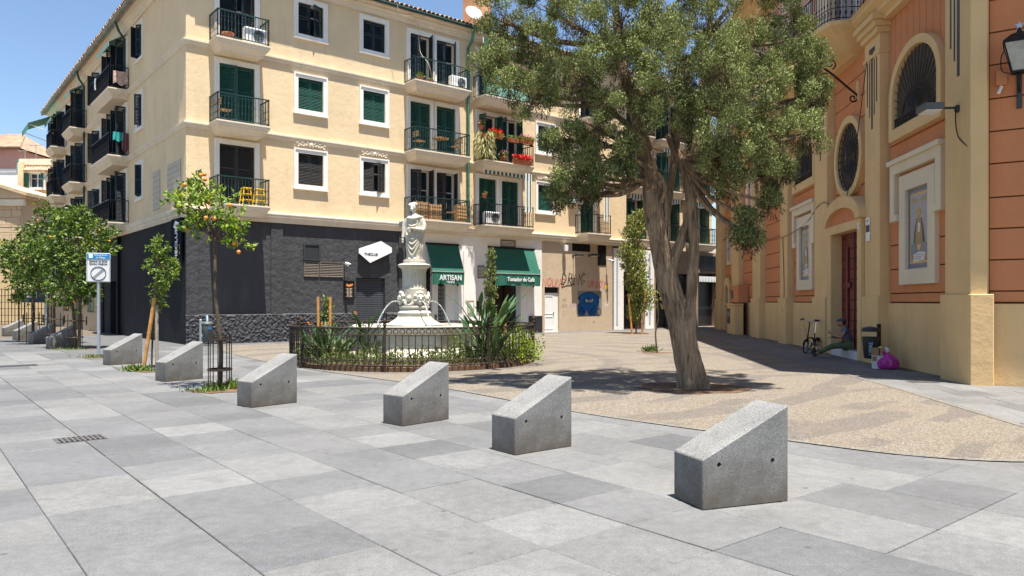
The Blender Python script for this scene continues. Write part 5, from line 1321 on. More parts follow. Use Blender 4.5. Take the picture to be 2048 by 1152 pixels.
bs_ = MB().lathe([(1.98,.08),(1.98,.24),(1.86,.27),(1.72,.33),(1.66,.44),(1.66,.76),(1.72,.80),(1.78,.83),(1.80,.95),(1.76,.975),(1.52,.975),(1.48,.90),(1.4,.4),(.3,.4)], 8, ph=.5).build('basin', MARBLE, ft, bevel=.012)
for i in range(8):
    a = math.pi/8+math.pi/4*(i+.5)
    M = RZ(math.degrees(a)+90) @ T((0, -1.66*math.cos(math.pi/8)-.002, 0))
    MB().ring(rect(-.5,.5,.46,.74), rect(-.45,.45,.50,.70), -.012, .01).build('basin_panel', MARBLE, bs_, bevel=.004, M=M)
MB().lathe([(1.47,.88),(.01,.885)], 32).build('water_surface', simple('pool_water', (.05,.07,.07), .05, 0, .2, 2, .3, 14), ft)
ped = MB().lathe([(.80,.4),(.80,.99),(.74,1.02),(.56,1.12),(.50,1.17),(.50,1.2)], 8, ph=.5).build('plinth', MARBLE, ft, bevel=.01)
MB().lathe([(.44,1.2),(.46,1.26),(.46,1.30),(.40,1.35),(.37,1.40),(.41,1.43),(.41,1.47),(.34,1.51),(.33,1.60),(.335,1.93)], 32).build('pedestal_drum', MARBLE, ft, True)
fl = MB(); n = 80; V = []
for z in (1.93, 1.96, 2.36, 2.39):
    for i in range(n):
        t = 2*math.pi*i/n; r_ = .315-.022*(abs(math.sin(10*t))**.7 if 1.95 < z < 2.37 else 0); V.append((r_*math.cos(t), r_*math.sin(t), z))
fl.add(V, [(j*n+i, j*n+(i+1) % n, (j+1)*n+(i+1) % n, (j+1)*n+i) for j in range(3) for i in range(n)]); fl.build('fluted_shaft', MARBLE, ft, True)
MB().lathe([(.315,2.39),(.33,2.42),(.33,2.45),(.37,2.49),(.43,2.53),(.44,2.57),(.40,2.60),(.30,2.62),(.30,2.69),(.28,2.70),(.01,2.70)], 32).build('capital', MARBLE, ft, True)
mk = MB()      # four spouting masks joined by garlands
mk.ball((.36,0,1.68), .13, 12, 9, (.75,.85,1.15)); mk.ball((.45,0,1.66), .03, 8, 6, (1.2,.8,1.4)); mk.ball((.44,0,1.59), .042, 8, 6, (.8,1.2,.6)); mk.ball((.40,0,1.56), .06, 8, 6)
for s_ in (-1, 1): mk.ball((.44,.045*s_,1.72), .024, 8, 5); mk.ball((.36,.11*s_,1.74), .06, 8, 6); mk.ball((.35,.12*s_,1.62), .055, 8, 6); mk.ball((.37,.06*s_,1.81), .06, 8, 6)
mk.ball((.38,0,1.83), .06, 8, 6)
mo = remesh(mk, 'spouting_mask', MARBLE, .012, 3, .4)
gm_ = MB().tube(spline([(.36*math.cos(a), .36*math.sin(a), z) for a, z in [(.22,1.72),(.4,1.58),(.785,1.50),(1.17,1.58),(1.35,1.72)]], 6), [.025+.022*math.sin(math.pi*i/24) for i in range(25)], 8)
gm_.ball((.36*math.cos(.785), .36*math.sin(.785), 1.68), .07, 8, 6, (1,1,1.3)); gm_ = gm_.mesh('swag', MARBLE, True)
for i in range(4):
    a = -60+90*i-8
    o = mo if i == 0 else link('spouting_mask', mo.data)
    o.parent = ft; o.matrix_local = RZ(a); link('swag', gm_, ft, RZ(a))
for i in range(4):
    a = R(-60+90*i-8)
    if i == 3: pass
    pts = [(math.cos(a)*(.46+.62*t), math.sin(a)*(.46+.62*t), 1.60+.22*t-.93*t*t) for t in [k/14 for k in range(15)]]
    MB().tube(pts, [.009+.010*k/14+.006*random.random() for k in range(15)], 7).build('water_jet', WATER, ft, True)
# ---------------------------------------------------------------- statue
def statue():
    b = MB(); n = 48; V = []
    lev = [(0,.20,.175),(.04,.205,.18),(.12,.185,.165),(.3,.195,.165),(.5,.215,.175),(.68,.225,.18),(.82,.215,.175),(.95,.21,.165),(1.06,.225,.155),(1.15,.215,.14),(1.20,.16,.11),(1.235,.075,.07),(1.30,.06,.06)]
    lean = lambda z: (.02*math.sin(z*2.4), -.012*math.sin(z*3))
    for z, rx, ry in lev:
        f = max(0, 1-z/1.15)
        for i in range(n):
            t = 2*math.pi*i/n; k = 1+(.10*math.cos(9*t+z*1.5)+.06*math.cos(15*t-z*2.2))*(.25+.75*f); cx, cy = lean(z)
            V.append((cx+rx*k*math.cos(t), cy+ry*k*math.sin(t), z))
    b.add(V, [(j*n+i, j*n+(i+1) % n, (j+1)*n+(i+1) % n, (j+1)*n+i) for j in range(len(lev)-1) for i in range(n)]+[tuple(range(n))[::-1], tuple(range((len(lev)-1)*n, len(lev)*n))])
    # mantle: collar roll, swags across the front, long fall on the left side
    b.tube(spline([(-.2,.02,1.13),(-.12,-.13,1.12),(.02,-.165,1.10),(.16,-.12,1.14),(.21,.02,1.15),(.12,.13,1.16),(-.1,.13,1.15),(-.2,.02,1.13)], 6), .042, 8)
    for k, (z0, dz, r_) in enumerate(((1.0,.10,.020),(.97,.17,.022),(.93,.24,.022),(.74,.18,.03),(.70,.28,.032),(.66,.38,.03),(.60,.47,.026))):
        sp = .16 if k < 3 else .21
        b.tube(spline([(-sp,-.06,z0),(-sp*.6,-.155,z0-dz*.6),(.0,-.195,z0-dz),(sp*.6,-.165,z0-dz*.55),(sp,-.07,z0+.03)], 6), r_, 7)
    for x_, y_, r_ in ((.19,-.08,.035),(.225,-.02,.04),(.215,.05,.035),(-.18,-.08,.03),(-.21,.0,.035),(.12,-.14,.028)):
        b.tube(spline([(x_*1.02,y_,1.1),(x_*1.1,y_-.01,.8),(x_*1.02,y_,.5),(x_*.85,y_,.05)], 6), [r_*(.9+.2*math.sin(i)) for i in range(19)], 7)
    # arms
    b.tube(spline([(-.2,-.02,1.1),(-.265,-.04,.92),(-.275,-.07,.74),(-.285,-.10,.60)], 6), [.066-.026*i/18 for i in range(19)], 9); b.ball((-.288,-.11,.54), .042, 9, 7, (.8,.9,1.4))
    for k in range(4): b.tube([(-.305+.012*k,-.125,.52),(-.302+.012*k,-.135,.46)], .011, 5)
    b.tube(spline([(.21,.0,1.1),(.28,-.03,.93),(.275,-.07,.80)], 6), [.07-.012*i/12 for i in range(13)], 9); b.tube(spline([(.275,-.06,.80),(.18,-.19,.81),(.05,-.235,.83)], 6), [.058-.018*i/12 for i in range(13)], 9)
    b.ball((.01,-.24,.835), .042, 9, 7, (1.3,.8,.9))
    for k in range(4): b.tube([(-.02,-.25,.86-.018*k),(-.065,-.235,.85-.02*k)], .011, 5)
    for k in range(9): b.ball((-.08+.03*(k % 3)-.02*(k//3), -.215-.01*(k % 2), .74+.045*(k//3)), .036, 7, 5)     # gathered cloth and flowers held in the lap
    # head turned to the left of the picture
    hx, hy, hz = -.01, -.02, 1.415
    b.tube([(0,0,1.2),(hx,hy,1.36)], .058, 10); b.ball((hx,hy,hz), .105, 14, 11, (.86,.95,1.2)); b.ball((hx-.03,hy-.085,hz-.06), .05, 9, 7, (1,.8,1)); b.ball((hx-.045,hy-.105,hz+.0), .018, 7, 5, (.8,1.1,1.7)); b.ball((hx-.04,hy-.102,hz-.055), .018, 7, 5, (1.5,.7,.5))
    for s_ in (-1, 1): b.ball((hx-.035+.04*s_, hy-.088+.012*s_, hz+.035), .016, 7, 5, (1.4,.6,.6)); b.ball((hx+.09*s_, hy+.01, hz), .022, 7, 5, (.5,1,1.5))
    for k in range(16):
        a = .3+2.5*k/15*1.1; b.ball((hx+.095*math.cos(a*1.0), hy-.055+.03*math.sin(k*2)+.10*math.sin(a)*.6, hz+.06+.05*math.sin(a)), .033, 7, 5)
    b.ball((hx+.01,hy+.03,hz+.055), .102, 12, 9, (.98,.95,.95)); b.ball((hx+.01,hy+.115,hz-.03), .05, 9, 7)
    for x_ in (-.08, .07): b.ball((x_, -.2, .03), .05, 8, 6, (.9,1.5,.7))
    return b
st_ = thing('statue', 'white marble robed statue standing on the fountain pedestal', 'statue', FM @ T((0, 0, 2.70)) @ RZ(-8))
remesh(statue(), 'figure', MARBLE, .0105, 3, .35, st_)
MB().lathe([(.27,-.0),(.27,.03)], 24).build('statue_base', MARBLE, st_)

# ================================================================ PLANTS IN THE BED
def bird_of_paradise(x, y, n, hmin, hmax, spread, label, flowers=0):
    t = thing('bird_of_paradise', label, 'plant', T((x, y, .13)))
    rn = random.Random(int(x*100)+7)
    for i in range(n):
        a = rn.uniform(0, 6.283); h = rn.uniform(hmin, hmax); sp = spread*rn.uniform(.25, 1)*(.5+.5*h/hmax); L = rn.uniform(.34, .56); W = L*rn.uniform(.2, .3)
        bx, by = rn.uniform(-.25,.25)*spread*1.6, rn.uniform(-.2,.2)*spread*1.6; lv = MB()
        d = Vector((math.cos(a), math.sin(a), 0)); top = Vector((bx, by, 0))+d*sp+Vector((0,0,h-L*.8))
        if top.z < .05: top.z = .05
        mid = Vector((bx, by, 0))*.9+d*sp*.45+Vector((0,0,top.z*.6)); lv.mi = 1; lv.tube(spline([(bx, by, 0), mid, top], 3), .012, 4); lv.mi = 0
        dirv = (d*rn.uniform(.35,.8)+Vector((0,0,1))).normalized(); side_ = dirv.cross(d).normalized() if dirv.cross(d).length > .01 else Vector((1,0,0)); side_ = (side_+Vector((rn.uniform(-.5,.5), rn.uniform(-.5,.5), 0))).normalized(); nn = side_.cross(dirv)
        V = []; k = 6
        for j in range(k+1):
            s_ = j/k; p = top+dirv*L*s_+d*L*.25*s_*s_-Vector((0,0,1))*L*.12*s_*s_; wv = W*.5*math.sin(math.pi*min(1, s_*.93+.07))**.8
            V += [p-side_*wv+nn*wv*.45, p, p+side_*wv+nn*wv*.45]
        lv.add(V, [(3*j+q_, 3*j+q_+1, 3*j+q_+4, 3*j+q_+3) for j in range(k) for q_ in (0, 1)])
        lv.build('leaf', [STREL, GRASS], t, True, recalc=False)
    for i in range(flowers):
        a = rn.uniform(0, 6.28); p = Vector((rn.uniform(-.5,.5)*spread*2, rn.uniform(-.3,.3), hmax*rn.uniform(.85,1.05))); f_ = MB(); f_.mi = 1; f_.tube([(p.x*.6, p.y*.6, 0), p], .011, 4); f_.tube([p, p+Vector((.13*math.cos(a), .05, .04))], [.018, .003], 5); f_.mi = 0
        for k in range(5): f_.add([tuple(p), tuple(p+Vector((.02*k-.04,-.01,.085))), tuple(p+Vector((.02*k-.028,.01,.08)))], [(0,1,2)])
        f_.build('flower', [FRUIT, simple('reddish_bract', (.22,.13,.08), .6)], t, recalc=False)
    return t
bird_of_paradise(-4.55, 18.6, 70, .35, .98, .5, 'wide bird of paradise plant with orange flowers at the left of the fountain', 3)
bird_of_paradise(-3.7, 18.9, 26, .5, 1.3, .32, 'tall narrow bird of paradise with paddle leaves between the left plant and the basin', 1)
bird_of_paradise(-.62, 18.15, 62, .5, 1.72, .78, 'dark green bird of paradise plant at the right of the basin, no flowers')
def shrub(x, y, r, h, label, mat, n, L, cat='shrub', z=.12, name='shrub'):
    t = thing(name, label, cat, T((x, y, z))); d = rand_dirs(n, .2); d[:, 2] = np.abs(d[:, 2]); d /= np.linalg.norm(d, axis=1, keepdims=True)
    P = d*RNG.uniform(.45, 1.0, (n,1))**.6*np.array([r, r, h])*(1+.18*np.sin(d[:, :1]*9)+.15*np.cos(d[:, 1:2]*11)); leaf_mesh('foliage', P, d+RNG.normal(size=(n,3))*.6, L*RNG.uniform(.6,1.2,n), L*.5, mat, parent=t)
    b = MB()
    for i in range(6): a = i*1.05; b.tube([(0,0,-.05),(r*.6*math.cos(a), r*.6*math.sin(a), h*.6)], .012, 4)
    b.build('stems', BARK2, t); return t
shrub(.1, 19.0, .62, .85, 'bright yellow green rounded shrub inside the right end of the fence', SHRUB, 1500, .075)
shrub(-1.3, 17.85, .28, .75, 'small leafy sapling bush left of the dark bird of paradise', YOUNG, 220, .07)
n = 9000; a = RNG.uniform(0, 6.283, n); rr = np.sqrt(RNG.uniform(1.95**2, 3.1**2, n)); P = np.stack([FX+rr*np.cos(a), FY+rr*np.sin(a), .1+RNG.random(n)*.27*(1+.7*np.sin(a*13)*np.cos(rr*5))], 1)
D = rand_dirs(n, .8); o = leaf_mesh('ground_cover', P, D, RNG.uniform(.06,.16,n), RNG.uniform(.02,.05,n), COVER); o['kind'] = 'stuff'
CLN = [None]
def sprig_clumps(C_, per, Rr, L, W, rnd_up=.55):
    n = len(C_)*per; c = np.repeat(np.asarray(C_), per, 0); r_ = np.repeat(np.broadcast_to(Rr, len(C_)), per)[:, None]
    d = RNG.normal(size=(n,3)); d /= np.linalg.norm(d, axis=1, keepdims=True); P = c+d*r_*RNG.uniform(.25,1.0,(n,1))**.5*(1+.28*np.sin(d[:, :1]*7+c[:, :1]*9)*np.cos(d[:, 2:]*6+c[:, 2:]*7))*np.array([1,1,1.1])
    D = d*.35+np.array([0,0,rnd_up])+RNG.normal(size=(n,3))*.45
    CLN[0] = d+np.array([0,0,.25])+RNG.normal(size=(n,3))*.22
    return P, D, L*RNG.uniform(.6,1.3,n), W*RNG.uniform(.7,1.2,n)
def column_cypress(px_x, base, h, r, label, mat, n=150, per=26, stakes=(), twist=.0, L=.075, trunk=True):
    t = thing('cypress_sapling', label, 'tree', T(base)); z = RNG.random(n); rad = r*(.35+.65*np.sin(np.pi*np.clip(z*.9+.1, 0, 1)))*np.sqrt(RNG.random(n)); a = RNG.uniform(0, 6.28, n)
    C_ = np.stack([rad*np.cos(a)+twist*np.sin(z*7), rad*np.sin(a), .12*h+z*h*.86], 1); leaf_mesh('crown', *sprig_clumps(C_, per, r*.42, L, L*.4, .8), mat, parent=t, U=CLN[0])
    b = MB().tube([(0,0,-.05),(twist*.3,0,h*.4),(0,0,h*.85)], [.04,.03,.01], 6); b.build('trunk', BARK2, t)
    return t
def stake(p0, p1, r, label, mat=STAKE):
    t = thing('wooden_stake', label, 'stake', T(p0)); MB().tube([(0,0,-.03), tuple(Vector(p1)-Vector(p0))], r, 8).build('pole', mat, t, True)
cyb = G(637, 700); column_cypress(0, (-4.85, 19.6, .13), 1.55, .17, 'small feathery cypress between two stakes at the left of the fountain bed', CYP, 60, 26, L=.09)
stake((-5.0, 19.4, .1), (-5.02, 19.4, 1.72), .035, 'left orange stake beside the small feathery cypress'); stake((-4.72, 19.4, .1), (-4.70, 19.4, 1.72), .035, 'right orange stake beside the small feathery cypress')
column_cypress(0, (-.62, 21.6, .13), 3.0, .18, 'slim column cypress in front of the right cafe awning', CYP, 120, 26, L=.08); stake((-.2, 21.4, .1), (-.2, 21.4, 1.6), .04, 'single orange stake right of the slim column cypress')
p = G(1272, 667); t = column_cypress(0, (p.x, p.y, 0), 6.1, .62, 'tall narrow yellow green cypress sapling left of the big tree', leaf('young_cypress_foliage', [(0, (.10,.13,.03)), (.5, (.2,.24,.06)), (.85, (.33,.35,.11)), (1, (.35,.25,.12))], .6, .25), 190, 34, twist=.25, L=.16)
stake((p.x-.25, p.y-.3, 0), (p.x-.42, p.y-.3, 2.0), .05, 'left bamboo coloured stake of the tall cypress sapling'); stake((p.x+.25, p.y-.3, 0), (p.x+.42, p.y-.3, 2.05), .05, 'right bamboo coloured stake of the tall cypress sapling')
# small details in the bed
t = thing('glass_bottle', 'brown beer bottle standing on the basin step behind the fence', 'bottle', T((-1.16, 18.55, .26))); MB().lathe([(.033,0),(.033,.15),(.013,.2),(.013,.26),(.015,.265)], 12).build('glass', simple('amber_glass', (.12,.035,.01), .1, spec=.6), t, True); MB().lathe([(.0337,.04),(.0337,.12)], 12).build('paper_label', WHITE, t)

# ================================================================ TREES
def limb(mb, pts, r0, r1, n=8, seg=8, rough=0, ex=1.0):
    P = spline(pts, seg); k = len(P); mb.tube(P, [r0+(r1-r0)*(i/(k-1))**ex for i in range(k)], n)
def fruit_tree(base, h0, lobes, nl, L, label, mat, trunk_pts, fruits=0, tr=.045, group=None, guard=False, cluster=7):
    t = thing('orange_tree', label, 'tree', T(base), group); b = MB(); limb(b, trunk_pts, tr, tr*.55, 8)
    tp = Vector(trunk_pts[-1])
    for c, r_ in lobes: limb(b, [tp-Vector((0,0,.25)), (tp+Vector(c))/2+Vector((0,0,-.05)), c], tr*.45, .008, 5, 4)
    b.build('trunk', BARK2, t, True)
    W_ = np.array([r_**2 for c, r_ in lobes]); nc = nl//cluster; ix = RNG.choice(len(lobes), nc, p=W_/W_.sum()); cc = np.array([c for c, _ in lobes])[ix]; rr = np.array([r_ for _, r_ in lobes])[ix][:, None]
    d = rand_dirs(nc); d /= np.linalg.norm(d, axis=1, keepdims=True); S_ = cc+d*rr*RNG.uniform(.35, 1.02, (nc,1))*np.array([1,1,.9])
    P = np.repeat(S_, cluster, 0)+RNG.normal(size=(nc*cluster,3))*L*.22; D = np.repeat(d, cluster, 0)*.7+rand_dirs(nc*cluster, -.12)*.9
    leaf_mesh('crown', P, D, L*RNG.uniform(.65,1.2,len(P)), L*.44*RNG.uniform(.8,1.2,len(P)), mat, parent=t)
    me = MB().ball((0,0,0), .037, 10, 8).mesh('orange', FRUIT, True)
    for i in range(fruits):
        k = RNG.integers(len(lobes)); c, r_ = lobes[k]; dd = rand_dirs(1, -.25)[0]; dd[1] = -abs(dd[1]); dd /= np.linalg.norm(dd); q = np.array(c)+dd*r_*RNG.uniform(.8, 1.0)
        link('orange', me, t, T(tuple(q)))
    return t
def lob(base, Y, L): return [(tuple(at(x, y, Y+dy)-Vector(base)), r_) for x, y, r_, dy in L]
bs0 = Vector((-5.34, 13.71, 0))
tp = [tuple(at(x, y, 13.71)-bs0) for x, y in ((440,778),(442,700),(437,650),(431,590),(430,520),(430,455))]; tp[0] = (0,0,-.05)
fruit_tree(bs0, 0, lob(bs0, 13.71, [(365,395,.28,0),(400,375,.34,.3),(395,410,.36,-.3),(440,400,.38,0),(425,430,.34,.35),(460,440,.33,-.2),(470,470,.24,.1),(345,410,.22,.1),(480,490,.17,-.1),(415,465,.18,.15),(395,360,.2,0),(380,440,.22,-.1)]), 1050, .125, 'young orange tree with ripe fruit inside an iron guard', ORL, tp, 12, .045)
gt_ = thing('tree_guard', 'round iron tree guard with thin rods round the young orange tree', 'tree guard', T((bs0.x, bs0.y, 0)))
rm = MB().tube([(0,0,0),(0,0,1.02)], .010, 5).mesh('rod', RUST)
for i in range(8): t_ = math.pi*i/4+.2; link('rod', rm, gt_, T((.2*math.cos(t_), .2*math.sin(t_), 0)))
for z, r_ in ((.36, .21), (.92, .2)): MB().lathe([(r_+.005,z-.02),(r_+.005,z+.02),(r_-.012,z+.02),(r_-.012,z-.02),(r_+.005,z-.02)], 20).build('hoop', RUST, gt_)
MB().box(-.2,.2,-.012,.012,.895,.925).build('cross_strap', RUST, gt_)
bs1 = Vector((-8.70, 18.1, 0)); tp = [(0,0,-.05)]+[tuple(at(x, y, 18.1)-bs1) for x, y in ((306,660),(312,600),(316,560),(318,510))]
fruit_tree(bs1, 0, lob(bs1, 18.1, [(318,495,.30,0),(335,530,.27,.15),(305,535,.26,-.1),(325,570,.22,.0),(330,548,.24,-.15),(318,600,.16,.0),(345,545,.14,0),(312,580,.17,.1),(320,620,.10,0)]), 950, .115, 'slender staked sapling with yellow green leaves, no fruit', YOUNG, tp, 0, .025)
stake((-8.82, 17.95, 0), tuple(at(309, 596, 17.95)), .045, 'leaning orange wooden stake of the slender sapling'); stake((-8.52, 18.0, 0), tuple(at(313, 610, 18.0)), .042, 'grey weathered stake of the slender sapling', GREYWOOD)
MB().tube([(0,0,0),(.3,.02,.0)], .012, 5).build('strap', BLACK, [o for o in S.objects if o.name.startswith('wooden_stake')][-1], M=T((-.28,0,.85)))
def big_orange(px, Y, L, n, label, lean=0):
    b_ = Vector(((px-1024)/1500*Y, Y, 0)); lo = lob(b_, Y, L); z0 = min(c[2] for c, r in lo)
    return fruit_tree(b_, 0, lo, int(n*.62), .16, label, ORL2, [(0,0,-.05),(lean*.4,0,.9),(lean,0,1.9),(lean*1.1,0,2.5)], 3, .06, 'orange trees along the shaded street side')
big_orange(152, 25.6, [(150,480,.95,0),(190,470,.6,.2),(205,500,.5,-.2),(120,500,.7,.3),(170,530,.75,-.3),(130,545,.7,.2),(185,545,.55,.2),(150,440,.6,.2),(215,455,.35,0)], 6500, 'rightmost orange tree of the dense group behind the street sign', -.15)
big_orange(108, 28, [(85,490,.9,0),(110,450,.9,.3),(100,425,.55,0),(60,520,.8,-.2),(120,520,.9,.2),(90,555,.8,0),(140,440,.6,.3)], 6000, 'tallest orange tree in the middle of the dense group at left')
big_orange(66, 29.5, [(35,510,.85,0),(60,480,.7,.2),(15,505,.5,0),(45,555,.75,.2),(80,560,.7,0),(-10,500,.5,0),(25,540,.6,0)], 4500, 'leftmost orange tree of the dense group')
big_orange(158, 25.2, [(165,575,.5,0),(120,585,.5,.1),(150,600,.42,0),(185,580,.4,.2)], 1500, 'low hanging orange tree crown on the twin trunk behind the street sign', .05)
b_ = G(38, 683); fruit_tree(b_, 0, lob(b_, b_.y, [(38,590,.32,0),(28,600,.28,.1),(48,598,.26,-.1),(36,572,.24,0)]), 420, .12, 'tiny sapling beside the round back of a sign at the left edge', YOUNG, [(0,0,-.05),(0,0,1.3),(0,0,2.0)], 0, .03)
for px, Y, lb in ((108,27.7,'iron guard rods round the middle orange tree trunk'), (66,29.2,'iron guard rods round the leftmost orange tree trunk'), (150,25.2,'iron guard rods round the twin orange tree trunks')):
    g_ = thing('tree_guard', lb, 'tree guard', T(((px-1024)/1500*Y, Y, 0)))
    for i in range(6): t_ = math.pi*i/3; link('rod', rm, g_, T((.24*math.cos(t_), .24*math.sin(t_), 0)) @ Matrix.Scale(1.15, 4))
    for z in (.4, .95): MB().tube([(.25*math.cos(2*math.pi*i/14), .25*math.sin(2*math.pi*i/14), z) for i in range(15)], .016, 5, cap=False).build('hoop', RUST, g_); 
    MB().box(-.4,.4,-.02,.02,.93,.96).box(-.4,-.37,-.02,.02,.8,1.1).box(.37,.4,-.02,.02,.8,1.1).build('cross_bar', RUST, g_)
# tiny dry sapling between the tall cypress and the big tree
b_ = G(1315, 706); fruit_tree(b_, 0, [((-.1,0,1.5),.2),((.1,0,1.75),.2),((0,0,2.05),.2),((-.2,0,1.85),.14),((.18,0,1.45),.14)], 150, .09, 'thin dry sapling with few leaves left of the big trunk', leaf('dry_yellow_leaf', [(0,(.2,.2,.05)),(1,(.42,.38,.14))], .6, .25), [(0,0,-.05),(-.06,0,.6),(.02,0,1.1),(-.02,0,1.7)], 0, .03)

# ---------------------------------------------------------------- the big cypress
CB = G(1386, 776); DY = CB.y
cyp = thing('cypress_tree', 'large old cypress tree with forked leaning trunk and wide feathery crown', 'tree', T((CB.x, CB.y, 0)))
def cp(px, py, dy=0): return at(px, py, DY+dy)-Vector((CB.x, CB.y, 0))
def bark_tube(mb, pts, radii, n=40, amp=.13, seg=10, seed=0, flare=0):
    P = spline(pts, seg); k = len(P); rs = np.interp(np.linspace(0, len(radii)-1, k), range(len(radii)), radii); V = []; up = Vector((0,1,0))
    for i, p in enumerate(P):
        d = (P[min(i+1,k-1)]-P[max(i-1,0)]).normalized(); a = d.cross(up).normalized(); b_ = a.cross(d).normalized()
        for j in range(n):
            t = 2*math.pi*j/n; tw = t+.25*p.z
            h = noise.noise(Vector((math.cos(tw)*3.2, math.sin(tw)*3.2, p.z*.55+seed)))+.55*noise.noise(Vector((math.cos(tw)*8, math.sin(tw)*8, p.z*1.1+seed)))+.3*noise.noise(Vector((math.cos(tw)*15, math.sin(tw)*15, p.z*2.5+seed)))
            r_ = rs[i]*(1+amp*h)+flare*max(0, .35-p.z)*(.6+.6*math.sin(5*t+1))
            V.append(tuple(p+a*math.cos(t)*r_+b_*math.sin(t)*r_))
    mb.add(V, [(i*n+j, i*n+(j+1) % n, (i+1)*n+(j+1) % n, (i+1)*n+j) for i in range(k-1) for j in range(n)]+[tuple(range((k-1)*n, k*n))])
tb = MB()
t0 = cp(1386, 790); 
bark_tube(tb, [cp(1390,788), cp(1381,740), cp(1371,700), cp(1363,655), cp(1354,620), cp(1344,590), cp(1334,555), cp(1325,515), cp(1317,479)], [.28,.25,.235,.235,.22,.195,.185,.18,.175], 72, .2, 9, 0, .16)
bark_tube(tb, [cp(1329,530,.0), cp(1317,479), cp(1310,438), cp(1306,400), cp(1302,360,.1), cp(1285,280,.2), cp(1260,190,.3), cp(1238,90,.4), cp(1228,-60,.5)], [.16,.172,.18,.175,.165,.13,.10,.08,.05], 48, .2, 8, 3)
bark_tube(tb, [cp(1372,690,-.03), cp(1376,640,-.08), cp(1381,600,-.10), cp(1385,560,-.12), cp(1389,510,-.12), cp(1385,455,-.12), cp(1381,400,-.1), cp(1372,350,0), cp(1350,300,.05), cp(1335,270,.1)], [.19,.135,.10,.095,.092,.085,.085,.085,.075,.05], 30, .2, 8, 7)
bark_tube(tb, [cp(1385,430,-.05), cp(1386,370,.1), cp(1390,300,.2), cp(1400,220,.3), cp(1420,60,.5)], [.07,.065,.06,.06,.04], 20, .15, 8, 11)
bark_tube(tb, [cp(1334,548,.0), cp(1347,518,.02), cp(1360,485,.0), cp(1370,455,-.03), cp(1378,425,-.06)], [.14,.11,.085,.075,.05], 24, .15, 8, 15)
bark_tube(tb, [cp(1322,465,.1), cp(1333,425,.15), cp(1340,375,.2), cp(1348,320,.3), cp(1355,250,.4), cp(1352,120,.6)], [.10,.08,.075,.07,.06,.04], 20, .15, 8, 21)
bark_tube(tb, [cp(1326,470,.0), cp(1332,420,-.1), cp(1330,390,-.13), cp(1318,365,-.2), cp(1305,345,-.25)], [.06,.045,.038,.03,.02], 12, .1, 6, 19)
trunk = tb.build('trunk', BARK, cyp, True)
LOBES = [(1000,40,.62,0,3),(985,110,.42,-.3,2),(1060,95,.72,.6,3),(1010,170,.40,-.2,2),(1075,205,.5,-.4,3),(1110,275,.52,-.5,3),(1085,160,.45,.9,2),(1135,345,.42,-.6,2),(1122,385,.28,-.6,1),(1160,390,.28,-.3,1),
 (1150,55,.75,-.6,4),(1240,40,.85,-.8,4),(1165,160,.62,-1.0,4),(1250,160,.75,-1.1,4),(1190,255,.5,-.9,2),(1270,245,.5,-1.1,2),(1215,320,.36,-.7,1),(1165,330,.34,.3,1),(1250,320,.25,-.8,0),(1190,370,.2,-.6,0),
 (1340,20,.95,-.5,4),(1340,130,.8,-1.3,4),(1430,60,.9,-.6,4),(1420,165,.8,-1.3,4),(1350,225,.5,-1.2,2),(1440,250,.65,-1.4,3),(1430,315,.34,-1.0,1),(1485,325,.52,-1.2,3),(1500,100,.72,.2,3),(1505,200,.75,-1.0,4),(1535,275,.6,-1.1,3),
 (1575,150,.58,-.3,3),(1590,80,.42,0,2),(1560,40,.5,.4,2),(1610,120,.40,-.5,2),(1615,200,.42,-.6,2),(1600,270,.46,-.8,3),(1572,330,.32,-.8,1),(1535,355,.30,-.7,1),(1538,405,.18,-.6,0),(1500,435,.2,-.5,1),(1476,462,.2,-.5,1),(1502,474,.15,-.5,0),(1635,185,.25,-.5,1),
 (1455,375,.24,-.3,0),(1390,270,.3,.6,1),(1100,20,.6,.9,2),(1300,190,.5,1.2,1),(1420,200,.6,1.6,2),(1240,110,.6,1.7,1),(1340,60,.7,1.9,2),(1500,120,.7,1.7,2),(1150,150,.4,1.6,1),(1560,240,.4,1.2,1),
 (1180,-80,.9,0,4),(1300,-120,1.1,0,5),(1430,-110,1.1,.2,5),(1530,-60,.8,.2,3),(1360,-260,1.0,.1,4),(1250,-220,.9,.4,3),(1460,-240,.8,.3,3),(1070,-50,.6,.3,2),(1340,-360,.7,.2,2)]
cl = []; cr_ = []; dead = []; br = MB()
hubs = [cp(1292,360,.1), cp(1275,280,.2), cp(1255,190,.3), cp(1235,90,.4), cp(1225,-60,.5), cp(1362,320,0), cp(1350,260,.1), cp(1400,220,.3), cp(1420,60,.5), cp(1345,250,.4), cp(1350,120,.6)]
for px, py, r_, dy, w_ in LOBES:
    c = cp(px, py, dy); n = int(5+24*r_*r_)+w_//2
    q = RNG.normal(size=(n,3)); q /= np.linalg.norm(q, axis=1, keepdims=True); q = q*RNG.uniform(.45, 1.0, (n,1))*r_*np.array([1,1,1.0]); 
    C_ = np.array(c)+q; cl.append(C_); cr_.append(RNG.uniform(.10, .205, n)*(.8+.35*r_)); dead.append(np.array(c)+q[: max(3, n//3)]*.5+np.array([0,0,-.12]))
    hb = min(hubs, key=lambda h: (h-c).length+max(0, (h.z-c.z))*.5); m = (hb*.5+c*.5)+Vector((RNG.normal()*.1, RNG.normal()*.1, -.15)); limb(br, [hb, m, c, c+(c-m).normalized()*r_*.5], .03+.018*(hb-c).length, .007, 5, 4)
    for k in range(4):
        e = Vector(C_[k % n]); limb(br, [c-(c-m)*.3, (c+e)/2+Vector((0,0,-.05)), e], .014, .004, 4, 3)
